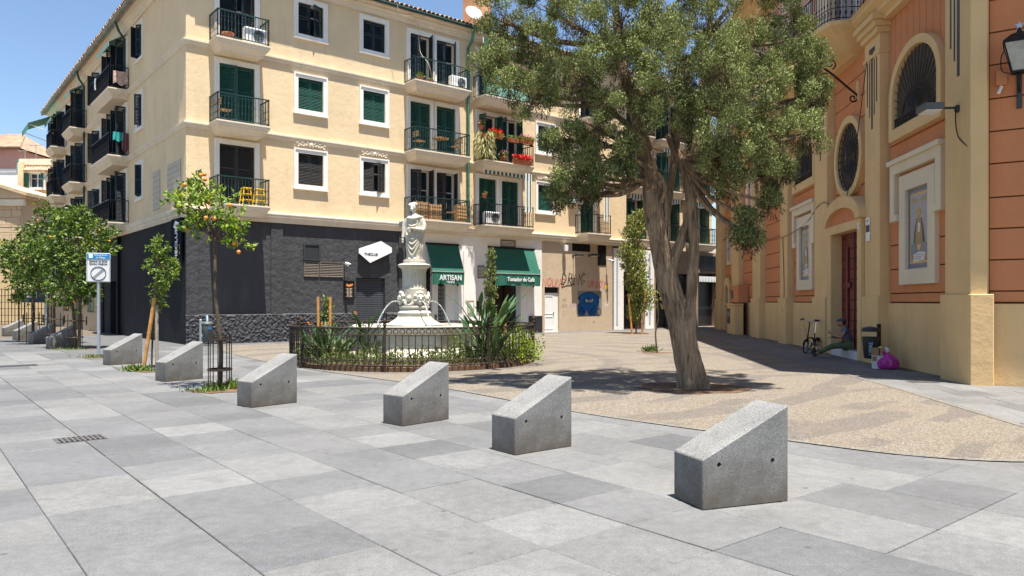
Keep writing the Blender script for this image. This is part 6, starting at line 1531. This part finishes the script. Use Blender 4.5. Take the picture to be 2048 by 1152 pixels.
for pts, r0, r1 in (([cp(1310,420,-.1),cp(1330,385,-.25),cp(1322,352,-.3),cp(1295,330,-.4)],.045,.02), ([cp(1300,300,.0),cp(1250,245,-.3),cp(1195,205,-.5),cp(1150,180,-.6)],.07,.02), ([cp(1290,330,.0),cp(1230,300,-.2),cp(1170,260,-.4)],.05,.012), ([cp(1385,330,.0),cp(1440,300,-.2),cp(1500,290,-.4),cp(1570,330,-.6)],.05,.012), ([cp(1300,340,0),cp(1240,310,-.3),cp(1180,350,-.4),cp(1130,390,-.6)],.035,.008), ([cp(1400,330,0),cp(1450,380,-.3),cp(1490,440,-.5)],.035,.008)): limb(br, pts, r0, r1, 7, 6)
br.build('branches', BARK, cyp, True)
C_ = np.concatenate(cl); R_ = np.concatenate(cr_)
leaf_mesh('crown', *sprig_clumps(C_, 420, R_, .05, .0165, .55), CYP, fold=.1, parent=cyp, U=CLN[0])
Dd = np.concatenate(dead); P, D, L_, W_ = sprig_clumps(Dd, 40, .17, .11, .016, -.7); leaf_mesh('inner_crown', P, D, L_, W_, CYPDEAD, parent=cyp)
pit = MB(); pit.add([(CB.x+dx*1.0, CB.y+dy*.95, .012) for dx, dy in [(math.cos(i*.35)*(1+.08*math.sin(i*3)), math.sin(i*.35)*(1+.1*math.cos(i*2))) for i in range(18)]], [tuple(range(18))]); o = pit.build('tree_pit', SOIL, recalc=False); struct(o)
for px, py, w_, l_ in ((305,742,.4,.35),(440,780,.5,.5),(150,697,.9,.5),(197,715,.4,.3),(1315,706,.5,.4),(1270,668,.7,.6)):
    p = G(px, py); o = MB().add([(p.x+w_*math.cos(i*.4)*(1+.15*math.sin(i*2.3)), p.y+l_*math.sin(i*.4)*(1+.15*math.cos(i*3.1)), .006+.0) for i in range(16)], [tuple(range(16))]).build('tree_pit', SOIL, recalc=False); struct(o)
def weeds(px, py, w_, h_, n, label, dens=GRASS):
    p = G(px, py); t = thing('weed_tuft', label, 'weeds', T((p.x, p.y, 0))); P = np.stack([RNG.normal(size=n)*w_*.45, RNG.normal(size=n)*w_*.25, np.zeros(n)], 1); leaf_mesh('leaves', P, rand_dirs(n, 1.0)*np.array([1,1,1]), h_*RNG.uniform(.5,1.2,n), .022, dens, parent=t)
weeds(275, 742, .3, .2, 220, 'bright weeds at the foot of the leaning stake'); weeds(310, 742, .3, .08, 90, 'low weeds right of the leaning stake'); weeds(462, 777, .35, .2, 240, 'leafy weeds right of the guarded orange tree', YOUNG); weeds(412, 783, .35, .12, 150, 'low weeds left of the guarded orange tree')
weeds(190, 715, .45, .12, 160, 'dry weeds at the foot of the street sign', COVER); weeds(140, 699, .6, .1, 120, 'low weeds under the orange trees'); weeds(1300, 703, .3, .25, 120, 'small weeds left of the thin dry sapling')

# ================================================================ STREET FURNITURE
p = G(197, 712); sg = thing('street_sign', 'white end of zone street sign with blue header on a grey pole', 'sign', T((p.x, p.y, 0)) @ RZ(22))
MB().tube([(0,.03,-.02),(0,.03,3.0)], .045, 12).build('pole', GALV, sg, True)
MB().box(-.31,.31,-.03,0,2.17,3.02).build('sign_panel', simple('white_sign_sheet', (.62,.63,.63), .4, 0, .05), sg, bevel=.02)
MB().box(-.30,.30,-.036,-.03,2.84,3.01).build('blue_header', simple('blue_sign_sheet', (.02,.20,.42), .4, 0, .08), sg)
MB().ring(rect(-.295,.295,2.185,2.825), rect(-.283,.283,2.197,2.813), -.034, -.029).build('border', GREYP, sg)
MB().prism([(-.24,2.87),(-.15,2.87),(-.14,2.99),(-.25,2.99)], -.041, -.036).build('crest', WHITE, sg)
text('lettering', 'Ayuntamiento\nde Málaga', .075, T((.06,-.038,2.925)) @ RX(90), WHITE, sg, sx=.8); text('lettering', 'Control de Salida\nCentro Histórico', .078, T((0,-.034,2.74)) @ RX(90), BLACK, sg, sx=.85, bold=.001)
MB().torus((0,-.034,2.42), .195, .010, 'y', 32, 5).build('circle', BLACK, sg); MB().prism([(-.16,2.30),(-.10,2.27),(.17,2.53),(.12,2.58)], -.036, -.031).build('grey_stripe', GREYP, sg)
p = G(93, 682); sb = thing('street_sign', 'round sign seen from behind on a grey pole at the far left', 'sign', T((p.x, p.y, 0)) @ RZ(20)); MB().tube([(0,0,-.02),(0,0,3.0)], .05, 10).build('pole', GALV, sb, True); MB().lathe([(.45,0),(.45,.03)], 24).build('disc', GALV, sb, M=T((0,-.05,2.75)) @ RX(90))
GRB = simple('grey_green_bin', (.085,.105,.10), .5, 0, .15, 5); DKB = simple('charcoal_bin', (.03,.034,.036), .45, 0, .2, 5)
def bin_(M, label, mat, lid_gap, letters=False):
    t = thing('litter_bin', label, 'litter bin', M)
    MB().lathe([(.14,.18),(.155,.2),(.195,.62),(.205,.72),(.19,.72),(.17,.5),(.01,.3)], 20).build('body', mat, t, True)
    MB().lathe([(.215,.73+lid_gap),(.22,.77+lid_gap),(.18,.83+lid_gap),(.02,.86+lid_gap),(.02,.80+lid_gap),(.19,.75+lid_gap)], 20).build('lid', mat, t, True)
    b = MB(); b.box(.20,.27,-.04,.04,-.02,.92+lid_gap); b.box(.12,.21,-.02,.02,.78+lid_gap,.83+lid_gap).box(.17,.21,-.03,.03,.3,.4).box(.17,.21,-.03,.03,.6,.68); b.build('post', BLACK if mat is DKB else GALV, t, bevel=.006)
    if letters:
        text('lettering', 'LIMASA', .12, T((-.115,-.16,.47)) @ RZ(-36) @ RX(84) @ RZ(90), simple('pale_blue_ink', (.3,.42,.6), .5), t, bold=.003)
    return t
bin_(T((8.95,18.72,.0)) @ RZ(12), 'charcoal litter bin with raised lid on a post beside the red door', DKB, .12, True)
bin_(T((12.25,43.4,0)) @ RZ(10), 'small charcoal litter bin at the far end of the church wall', DKB, .05)
bp = BM @ Vector((.50, -.85, 0)); t = bin_(T(bp) @ RZ(215), 'grey green litter bin on a post against the black rough wall', GRB, .03)
MB().box(-.05,.05,-.212,-.2,.60,.66).build('sticker', simple('blue_sticker', (.03,.15,.55), .4), t, M=RZ(-170))
t = thing('plastic_bottle', 'small clear blue bottle left on top of the grey green bin', 'bottle', T((bp.x, bp.y, .89))); MB().lathe([(.035,0),(.035,.15),(.013,.19),(.013,.23)], 10).build('bottle_body', simple('pale_blue_plastic', (.4,.6,.8), .2), t, True)
# rubbish by the church bin
t = thing('cardboard_box', 'white open cardboard box on the pavement below the bin', 'box', T((8.73,17.92,0)) @ RZ(-24) @ Matrix.Scale(.86, 4)); CB2 = simple('white_cardboard', (.62,.60,.60), .8, 0, .1, 4); CBB = simple('brown_cardboard', (.32,.2,.11), .8, 0, .15, 4)
MB().box(-.14,.2,-.14,.14,0,.36).build('carton', CB2, t, bevel=.006); MB().box(-.13,-.02,-.145,-.138,.24,.37).build('torn_flap', CBB, t, M=RX(8)); MB().prism([(.05,0),(.19,0),(.21,.34),(.06,.36)], -.152, -.142).build('side_flap', simple('lilac_cardboard', (.5,.4,.5), .8), t)
t = thing('cardboard_box', 'brown torn cardboard box stacked on the white one', 'box', T((8.76,17.96,.31)) @ RZ(-16) @ Matrix.Scale(.86, 4)); MB().box(-.15,.17,-.12,.12,0,.21).build('carton', CBB, t, bevel=.006); MB().prism([(-.15,.19),(-.15,.215),(-.21,.24),(-.22,.22)], -.11, .11).build('flap', CBB, t); MB().box(.0,.03,-.126,-.118,.0,.2).build('gap', BLACK, t)
def bag():
    b = MB(); n, k = 26, 14; V = []
    for j in range(k+1):
        z = j/k; r_ = .24*(1-z)**.45*(.86+.14*math.sin(3*z)) if z < .97 else .02
        r_ = (.25*math.sqrt(max(0, 1-((z-.3)/.72)**2)) if z < .62 else .223*(1-(z-.62)/.40)**.8+.012) if z > .02 else .17
        for i in range(n):
            t = 2*math.pi*i/n; q = 1+(.05+.12*z)*math.sin(7*t+z*4)+.07*math.sin(11*t-z*6); V.append((r_*q*1.02*math.cos(t), r_*q*.85*math.sin(t), z*.37))
    b.add(V, [(j*n+i, j*n+(i+1) % n, (j+1)*n+(i+1) % n, (j+1)*n+i) for j in range(k) for i in range(n)]+[tuple(range(n))[::-1]])
    for a in (.4, 2.6): b.add([(0,0,.34),(.10*math.cos(a),.05*math.sin(a),.43),(.14*math.cos(a+.5),.07*math.sin(a),.38),(.05*math.cos(a),.02,.30)], [(0,1,2,3)])
    return b
t = thing('plastic_bag', 'knotted magenta plastic rubbish bag beside the white box', 'bag', T((8.93,17.82,0)) @ RZ(20)); x = simple('magenta_plastic', (.42,.02,.27), .32, 0, .18, 5, .5, 22, spec=.5); bag().build('bag_body', x, t, True)
t = thing('plastic_bag', 'pale yellow green bag tucked behind the magenta one', 'bag', T((8.88,18.06,0))); MB().lathe([(.1,0),(.16,.1),(.15,.3),(.09,.44),(.03,.52)], 14).build('bag_body', simple('yellow_green_plastic', (.5,.52,.12), .35, 0, .2, 8, .5, 30), t, True); MB().ball((.12,-.02,.42), .08, 9, 7).build('white_wrap', WHITE, t, True)
# ---------------------------------------------------------------- folding bicycle
def bicycle():
    A = Vector((9.05, 23.15, 0)); B = Vector((9.70, 23.90, 0)); ang = math.degrees(math.atan2(A.y-B.y, A.x-B.x))
    t = thing('bicycle', 'black folding bicycle with small wheels leaning by the church wall', 'bicycle', T(B) @ RZ(ang) @ RX(-4)); L = (A-B).length; r = .205
    for x_, nm in ((0,'wheel'), (L,'wheel')):
        wh = MB().torus((x_,0,r), r-.018, .02, 'y', 30, 7).build(nm, BLACK, t, True); b = MB().torus((x_,0,r), r-.042, .009, 'y', 30, 5)
        b.build('rim', GALV, wh, True); b = MB()
        for i in range(14): a = 2*math.pi*i/14; b.tube([(x_,.018*(-1)**i,r),(x_+(r-.045)*math.cos(a),0,r+(r-.045)*math.sin(a))], .003, 3)
        b.tube([(x_,-.05,r),(x_,.05,r)], .022, 8); b.build('spokes', GALV, wh)
    f = MB(); FB_ = simple('black_frame_enamel', (.012,.012,.014), .3, .1, .1)
    f.tube(spline([(.30,0,.36),(.5,0,.47),(.74,0,.46),(L-.10,0,.50)], 5), .024, 8); f.tube([(.32,0,.22),(.30,0,.36),(.26,0,.60)], .02, 8)   # main tube, seat tube
    f.tube([(.32,-.04,.23),(0,-.05,r)], .013, 6).tube([(.32,.04,.23),(0,.05,r)], .013, 6); f.tube([(.27,-.03,.42),(.1,-.045,.42),(0,-.05,r)], .011, 6).tube([(.27,.03,.42),(.1,.045,.42),(0,.05,r)], .011, 6)
    f.tube([(L-.10,0,.42),(L-.13,0,.58)], .024, 8); f.tube([(L-.08,-.05,.42),(L,-.055,r)], .013, 6).tube([(L-.08,.05,.42),(L,.055,r)], .013, 6); f.tube([(L-.08,-.05,.42),(L-.08,.05,.42)], .018, 6)
    f.build('frame', FB_, t, True)
    MB().tube([(L-.13,0,.56),(L-.20,0,.98)], .019, 8).build('stem', FB_, t, True); MB().tube([(.26,0,.55),(.21,0,.97)], .016, 8).build('seat_post', simple('polished_steel', (.7,.7,.7), .2, 1), t, True)
    h = MB(); h.tube(spline([(L-.18,-.28,1.03),(L-.2,-.16,1.06),(L-.2,-.08,.98),(L-.2,.08,.98),(L-.2,.16,1.06),(L-.18,.28,1.03)], 5), .012, 7); h.build('handlebar', GALV, t, True)
    g = MB(); g.tube([(L-.18,-.28,1.03),(L-.19,-.17,1.05)], .02, 7).tube([(L-.18,.28,1.03),(L-.19,.17,1.05)], .02, 7); g.tube([(L-.13,-.14,1.05),(L-.1,-.24,1.0)], .007, 4).tube([(L-.13,.14,1.05),(L-.1,.24,1.0)], .007, 4); g.build('grips_and_levers', BLACK, t)
    c = MB(); 
    for s_ in (-1, 1): c.tube(spline([(L-.14,.15*s_,1.04),(L-.02,.1*s_,.85),(L-.08,.03*s_,.6),(L-.05,.02*s_,.42)], 5), .005, 4)
    c.build('brake_cables', BLACK, t)
    MB().prism([(.04,-.01),(.10,-.075),(.16,-.07),(.24,-.02),(.34,-.014),(.34,.014),(.24,.02),(.16,.07),(.10,.075),(.04,.01)], .97, 1.025, 'z').build('saddle', BLACK, t, bevel=.015)
    k = MB(); k.lathe([(.09,-.006),(.09,.006)], 20); cr = k.build('chainring', GALV, t, M=T((.32,-.06,.23)) @ RX(90)); MB().tube([(.32,-.075,.23),(.42,-.085,.10)], .012, 6).tube([(.32,.075,.23),(.22,.085,.36)], .012, 6).box(.37,.47,-.18,-.09,.085,.11).box(.17,.27,.09,.18,.35,.375).build('crank_and_pedals', BLACK, t)
    m = MB()
    for x_ in (0, L): m.tube([(x_+(r+.025)*math.cos(a), 0, r+(r+.025)*math.sin(a)) for a in [R(20+14*i) for i in range(11)]], .022, 5)
    m.build('mudguards', FB_, t)
    MB().box(-.16,.12,-.06,.06,.44,.455).build('rear_rack', FB_, t)
bicycle()
# ---------------------------------------------------------------- seated person
SKIN = simple('tanned_skin', (.34,.19,.125), .55, 0, .12, 8); SHIRT = simple('grey_blue_cotton', (.105,.12,.165), .9, 0, .25, 5, .5, 24); TROU = simple('olive_green_cotton', (.105,.125,.065), .9, 0, .25, 5, .6, 20); CAPM = simple('grey_flat_cap', (.07,.075,.095), .9, 0, .3, 14); SHOE = simple('dark_brown_shoe', (.05,.035,.028), .6, 0, .3, 9); HAIR = simple('dark_brown_hair', (.03,.02,.014), .7, 0, .3, 20)
def skin_mesh(name, verts, edges, root, mat, parent, sub=2):
    me = bpy.data.meshes.new(name); me.from_pydata([v[:3] for v in verts], edges, []); o = bpy.data.objects.new(name, me); COL.objects.link(o)
    m = o.modifiers.new('skin', 'SKIN'); m.use_smooth_shade = True
    for i, v in enumerate(verts):
        sv_ = me.skin_vertices[0].data[i]; rr_ = v[3] if isinstance(v[3], tuple) else (v[3], v[3]); sv_.radius = rr_; sv_.use_root = i == root
    s_ = o.modifiers.new('sub', 'SUBSURF'); s_.levels = sub; s_.render_levels = sub
    nm = evaluated(o); o.modifiers.clear(); o.data = nm; bpy.data.meshes.remove(me); nm.name = name; nm.materials.clear(); nm.materials.append(mat); o.parent = parent
    nm.polygons.foreach_set('use_smooth', [True]*len(nm.polygons)); return o
def person():
    # local frame: +x is the way the person faces, z up, origin on the ground below the hips
    pt_ = thing('person', 'seated person in flat cap, grey T-shirt and green trousers holding a phone', 'person', T((9.57,21.25,0)) @ RZ(163))
    hip, tor, che, nk, hd = (.0,0,.36), (.03,0,.52), (.10,0,.74), (.165,0,.89), (.20,0,.97)
    shL, shR = (.12,.185,.80), (.12,-.185,.80); elL, elR = (.26,.25,.58), (.24,-.26,.57); wrL, wrR = (.46,.10,.66), (.44,-.04,.58)
    knL, knR = (.47,.13,.34), (.47,-.12,.31); anL, anR = (.90,.13,.115), (.86,-.09,.10)
    V = [(*hip,.13),(*tor,.115),(*che,.125),(*nk,.052),(.185,0,.93,.055),(*shL,.062),(*elL,.042),(*wrL,.03),(*shR,.062),(*elR,.042),(*wrR,.03),
         (.06,.10,.35,.095),(*knL,.066),(*anL,.045),(.06,-.10,.35,.095),(*knR,.066),(*anR,.045),(.98,.14,.10,.035),(.94,-.08,.085,.035)]
    E = [(0,1),(1,2),(2,3),(3,4),(2,5),(5,6),(6,7),(2,8),(8,9),(9,10),(0,11),(11,12),(12,13),(0,14),(14,15),(15,16),(13,17),(16,18)]
    # hands: a palm and five curled fingers each, grown from the wrists
    def hand(wi, w_, d, up, side_, curl):
        d = Vector(d).normalized(); up = Vector(up).normalized(); side_ = Vector(side_).normalized(); w_ = Vector(w_); pm_ = w_+d*.05; V.append((*pm_, (.032,.022))); pi = len(V)-1; E.append((wi, pi))
        for k, ln in enumerate((.07,.08,.075,.06)):
            b0 = pm_+side_*(.027-.018*k)+d*.035; V.append((*b0,.0105)); E.append((pi, len(V)-1)); b1 = b0+d*ln*.45-up*ln*.15*curl; V.append((*b1,.0095)); E.append((len(V)-2, len(V)-1)); b2 = b1+d*ln*.25-up*ln*.5*curl; V.append((*b2,.008)); E.append((len(V)-2, len(V)-1))
        b0 = pm_+side_*.038-d*.012; V.append((*b0,.011)); E.append((pi, len(V)-1)); b1 = b0+side_*.022+d*.03-up*.012*curl; V.append((*b1,.0095)); E.append((len(V)-2, len(V)-1)); b2 = b1+d*.028-up*.012*curl; V.append((*b2,.008)); E.append((len(V)-2, len(V)-1))
    hand(7, wrL, (.75,-.25,.6), (-.5,0,.8), (0,-1,.1), 1.0); hand(10, wrR, (.9,.35,.0), (0,0,1), (0,1,.1), .8)
    body = skin_mesh('body', V, E, 0, SKIN, pt_)
    h = MB(); hx, hz = .215, 1.0
    h.ball((hx,0,hz), .10, 16, 12, (1.0,.80,1.18)); h.ball((hx+.045,0,hz-.07), .055, 10, 8, (.9,.85,.8)); h.ball((hx+.105,0,hz-.015), .019, 8, 6, (1.1,.8,1.6)); h.ball((hx+.088,0,hz-.062), .02, 8, 6, (.6,1.5,.45)); h.ball((hx+.08,0,hz+.028), .03, 8, 6, (.5,2,.4))
    for s_ in (-1, 1): h.ball((hx-.005,.083*s_,hz-.005), .026, 8, 6, (.7,.4,1.2)); h.ball((hx+.072,.04*s_,hz-.03), .03, 8, 6)
    h.tube([(.165,0,.86),(.20,0,.96)], .052, 10); remesh(h, 'head', SKIN, .008, 3, .4, body)
    e = MB()
    for s_ in (-1, 1): e.ball((hx+.088,.034*s_,hz+.01), .011, 7, 5); e.box(hx+.09, hx+.1, .034*s_-.018, .034*s_+.018, hz+.028, hz+.034)
    e.build('eyes_and_brows', HAIR, body); MB().ball((hx-.022,0,hz+.005), .097, 14, 10, (.92,.87,1.0)).build('hair', HAIR, body, True)
    MB().ball((hx+.052,0,hz-.083), .05, 10, 7, (.85,.95,.55)).build('stubble', simple('stubble', (.11,.07,.05), .8), body, True)
    c = MB(); c.ball((hx-.005,0,hz+.07), .115, 16, 8, (1.08,.92,.5)); c.prism([(.06,-.085),(.13,-.07),(.155,-.03),(.16,0),(.155,.03),(.13,.07),(.06,.085)], hz+.052, hz+.07, 'z'); c.v = [(v[0]+(hx if i >= len(c.v)-14 else 0), v[1], v[2]) for i, v in enumerate(c.v)]
    c.build('flat_cap', CAPM, body, True)
    sV = [(.005,0,.40,(.15,.135)),(.035,0,.52,(.145,.132)),(.10,0,.73,(.155,.135)),(.155,0,.855,(.085,.075)),(.125,.185,.80,.082),(.175,.225,.70,.070),(.125,-.185,.80,.082),(.165,-.235,.70,.070)]
    skin_mesh('t_shirt', sV, [(0,1),(1,2),(2,3),(2,4),(4,5),(2,6),(6,7)], 0, SHIRT, body)
    tV = [(-.01,0,.385,(.155,.15)),(.05,.10,.36,.112),(.25,.12,.36,.098),(*knL,.082),(.68,.13,.235,.07),(.87,.13,.135,.068),(.05,-.10,.355,.112),(.25,-.11,.345,.098),(*knR,.082),(.66,-.105,.21,.07),(.83,-.092,.12,.068)]
    skin_mesh('trousers', tV, [(0,1),(1,2),(2,3),(3,4),(4,5),(0,6),(6,7),(7,8),(8,9),(9,10)], 0, TROU, body)
    for (ax, ay, az) in ((.93,.14,.085), (.89,-.085,.075)):
        s_ = MB(); s_.ball((ax,ay,az), .055, 10, 7, (1.0,.85,1.0)); s_.tube(spline([(ax,ay,az-.02),(ax+.045,ay+.01,az+.08),(ax+.04,ay+.02,az+.20)], 4), [.055,.055,.054,.052,.05,.05,.048,.042,.03], 9); remesh(s_, 'shoe', SHOE, .009, 3, .4, body)
    ph_ = thing('phone', 'dark phone held up in the hand of the seated person', 'phone', pt_.matrix_world @ T((.545,.085,.735)) @ RZ(-8) @ RY(35)); MB().box(-.006,.006,-.036,.036,-.07,.08).build('phone_case', BLACK, ph_, bevel=.004); MB().box(-.0075,-.006,-.032,.032,-.062,.072).build('screen', simple('dim_screen', (.05,.06,.08), .1), ph_)
person()

# ================================================================ FAR LEFT END OF THE STREET
FCLAY = simple('brown_far_clay', (.34,.22,.145), .9, 0, .35, 1.5)
def block(name, label, x0, x1, y, depth, h, mat):
    t = thing(name, label, 'building', T(((x0+x1)/2, y, 0))); w_ = (x1-x0)/2
    MB().box(-w_, w_, 0, depth, 0, h).build('wall', mat, t); return t, w_
def X(px, Y): return (px-1024)/1500*Y
def Z(py, Y): return 1.6+(603-py)/1500*Y
Y1 = 66.0      # cream house with green shutters
a, w_ = block('cream_house', 'small cream house with one green shuttered window at the far left', X(42,Y1), X(118,Y1), Y1, 14, Z(322,Y1), CREAM)
ox = (X(42,Y1)+X(118,Y1))/2
MB().box(-w_-.15, w_+.15, -.2, 0, Z(408,Y1), Z(396,Y1)).build('string_course', TRIM, a); MB().box(-w_-.1, w_+.1, -.12, 0, Z(330,Y1), Z(318,Y1)).build('cornice', TRIM, a)
zc = Z(376, Y1); wm = X(77,Y1)-ox; window(a, T((wm, -.27, zc)), 1.2, 1.25, GREEN, (110, 100), sur=.15)
b = MB(); n = 9
for i in range(n): b.tube([(wm-.95+.24*i, -.45, Z(344,Y1)+.05), (wm-.95+.24*i, .0, Z(338,Y1)+.15)], .12, 6)
b.build('tile_canopy', CLAY, a); b = MB().box(-w_-.1, -w_+.4, -.3, 0, Z(395,Y1), Z(325,Y1)); b.build('pier', CREAM, a)
Y2 = 78.0      # pink house with hipped clay roof
a, w_ = block('pink_house', 'pink rendered house with hipped clay tile roof at the far left edge', X(-90,Y2), X(36,Y2), Y2, 9, Z(298,Y2), PINK)
zr2 = Z(298, Y2); rf = MB().add([(-w_-.5,-.6,zr2),(w_+.5,-.6,zr2),(w_+.5,9.6,zr2),(-w_-.5,9.6,zr2),(-1,4.5,zr2+2.4),(1,4.5,zr2+2.4)], [(0,1,5,4),(1,2,5),(2,3,4,5),(3,0,4)]).build('roof', FCLAY, a, recalc=False)
rm_ = MB()
for i in range(40):
    f = i/39; rm_.tube([(-w_-.5+(2*w_+1)*f, -.62, zr2+.03), (-1+2*f, 4.45, zr2+2.43)], .14, 5)
o = rm_.build('roof_tile_rows', FCLAY, rf)
bq = MB(); b2 = MB().box(-w_-.06, w_+.06, -.12, 0, Z(345,Y2), Z(338,Y2)).box(-w_, w_, -.06, 0, 0, Z(345,Y2)).build('white_lower_wall', WHITE_WALL, a)
Y3 = 58.0      # sandstone building with gable
t = thing('sandstone_building', 'sandstone building with gable and blocks at the far left edge', 'building', T((X(-40,Y3), Y3, 0))); w_ = X(44,Y3)-X(-40,Y3); h_ = Z(398,Y3)
MB().box(-w_-2, w_, 0, 8, 0, h_).build('wall', SAND, t)
me = {}
rn = random.Random(4); z = 0.3
while z < h_-.7:
    x_ = -w_-1
    while x_ < w_-.3:
        l_ = rn.choice((1.1, 1.5)); l_ = min(l_, w_-x_)
        if l_ > .3 and x_ > -w_*.6-1:
            k = round(l_, 2)
            if k not in me: me[k] = MB().box(.012, l_-.012, -.06, 0, .012, .588).mesh('stone_block', SAND, bevel=.02)
            if not (x_+l_ > w_-1.6 and 1.2 < z < 4.4): link('stone_block', me[k], t, T((x_, 0, z)))
        x_ += l_
    z += .6
gb_ = MB(); hz = Z(398,Y3); gb_.prism([(-w_-2.5, hz), (w_+.5, hz), (w_+.5, hz+.25), (-w_-1, hz+2.4+.0), (-w_-2.5, hz+2.4)], -.35, 6).build('gable', SAND, t)
MB().prism([(w_+.7, hz+.2),(w_+.7, hz+.45),(-w_-1, hz+2.95),(-w_-1, hz+2.6)], -.6, 6).build('gable_cornice', SAND, t); MB().box(-w_-2, w_+.3, -.3, 0, hz-.55, hz-.05).build('cornice', TRIM, t)
MB().box(w_-1.5, w_-.5, -.08, .0, .6, 4.2).build('window', simple('brown_shutter_far', (.10,.055,.035), .6, 0, .3, 5), t)
# far wall closing the street with barred railing and dark information board
t = thing('far_wall', 'pale yellow wall closing the far left end of the street', 'wall', T((X(60,54), 54, 0))); MB().box(-3.2, 3.6, 0, .4, 0, 5.2).build('wall', simple('pale_ochre_wall', (.60,.45,.24), .9, 0, .15, 2, .2), t); MB().box(-3.3, 3.7, -.08, .48, 5.2, 5.35).build('coping', TRIM, t)
t = thing('street_railing', 'black square barred railing across the far left end of the street', 'railing', T((X(48,52), 52, 0)))
b = MB(); x0, x1 = X(-30,52)-X(48,52), X(103,52)-X(48,52)
n = int((x1-x0)/.22)
for i in range(n+1): x_ = x0+(x1-x0)*i/n; b.box(x_-.018, x_+.018, -.018, .018, 0, 2.5)
for z in np.arange(.2, 2.6, .45): b.box(x0, x1, -.014, .014, z-.018, z+.018)
b.build('bars', IRON, t)
t = thing('information_board', 'dark board with white lettering hung at the far left railing', 'sign', T((X(72,51.6), 51.6, 0)))
MB().box(-.95,.95,-.05,0,Z(603,51.6)+.05-.1,Z(579,51.6)).build('board', simple('dark_slate_board', (.03,.038,.05), .5, 0, .1), t); text('lettering', 'Fundación\nUnicaja', .22, T((-.45,-.06,2.05)) @ RX(90), WHITE, t); text('lettering', 'Sala\nUnicaja', .18, T((.5,-.06,2.05)) @ RX(90), GREYP, t); MB().box(.06,.08,-.056,-.05,1.8,2.3).build('divider', WHITE, t)
[MB().tube([(q_,0,0),(q_,0,1.8)], .03, 6).build('post', IRON, t) for q_ in (-.8, .8)]
def antenna(px, py0, py1, Y, label, arms):
    t = thing('tv_antenna', label, 'antenna', T((X(px,Y), Y, Z(py1,Y)))); h = Z(py0,Y)-Z(py1,Y); b = MB().tube([(0,0,-.5),(0,0,h)], .035, 5); b.tube([(-.6,0,h-.05),(.6,0,h)], .025, 4)
    for i in range(arms): b.tube([(-.5+.25*i,-.25,h-.03),(-.5+.25*i,.25,h-.03)], .015, 4)
    b.build('mast', GREYP, t)
antenna(72, 290, 318, Y1+3, 'taller television antenna on the cream house roof', 5); antenna(50, 301, 322, Y1+1, 'lower television antenna on the cream house roof', 4)
t = thing('roof_hut', 'small blue grey roof box between pink and cream houses', 'box', T((X(40,Y1+4), Y1+4, Z(330,Y1)))); MB().box(-.35,.35,0,.8,0,1.1).build('hut_body', simple('blue_grey_paint', (.16,.26,.33), .6), t); MB().box(-.4,.4,-.05,.85,1.1,1.16).build('hut_lid', GREYP, t)
t = thing('overhead_wire', 'thin dark wire crossing in front of the sandstone building', 'cable', T((X(-10,50), 50, Z(455,50)))); MB().tube([(-4,0,.1),(0,0,0),(4.0,0,-.02)], .025, 4).build('wire', BLACK, t)
# awning frame at the far street corner of the cream building
t = thing('shop_awning', 'faded green corner awning at the far top end of the shaded facade', 'awning', BM @ T((-.1, 29.2, 13.35))); MB().add([(0,-1.6,.5),(0,1.6,.5),(-1.7,1.6,-.35),(-1.7,-1.6,-.35),(-1.7,1.6,-.75),(-1.7,-1.6,-.75)], [(0,1,2,3),(3,2,4,5)]).build('canopy', simple('faded_green_canvas', (.12,.36,.27), .8, 0, .3, 3), t, recalc=False)
b = MB()
for y_ in (-1.5, 1.5): b.tube([(0,y_,-.9),(-1.65,y_,-.4)], .025, 5)
b.build('arms', WHITE, t)
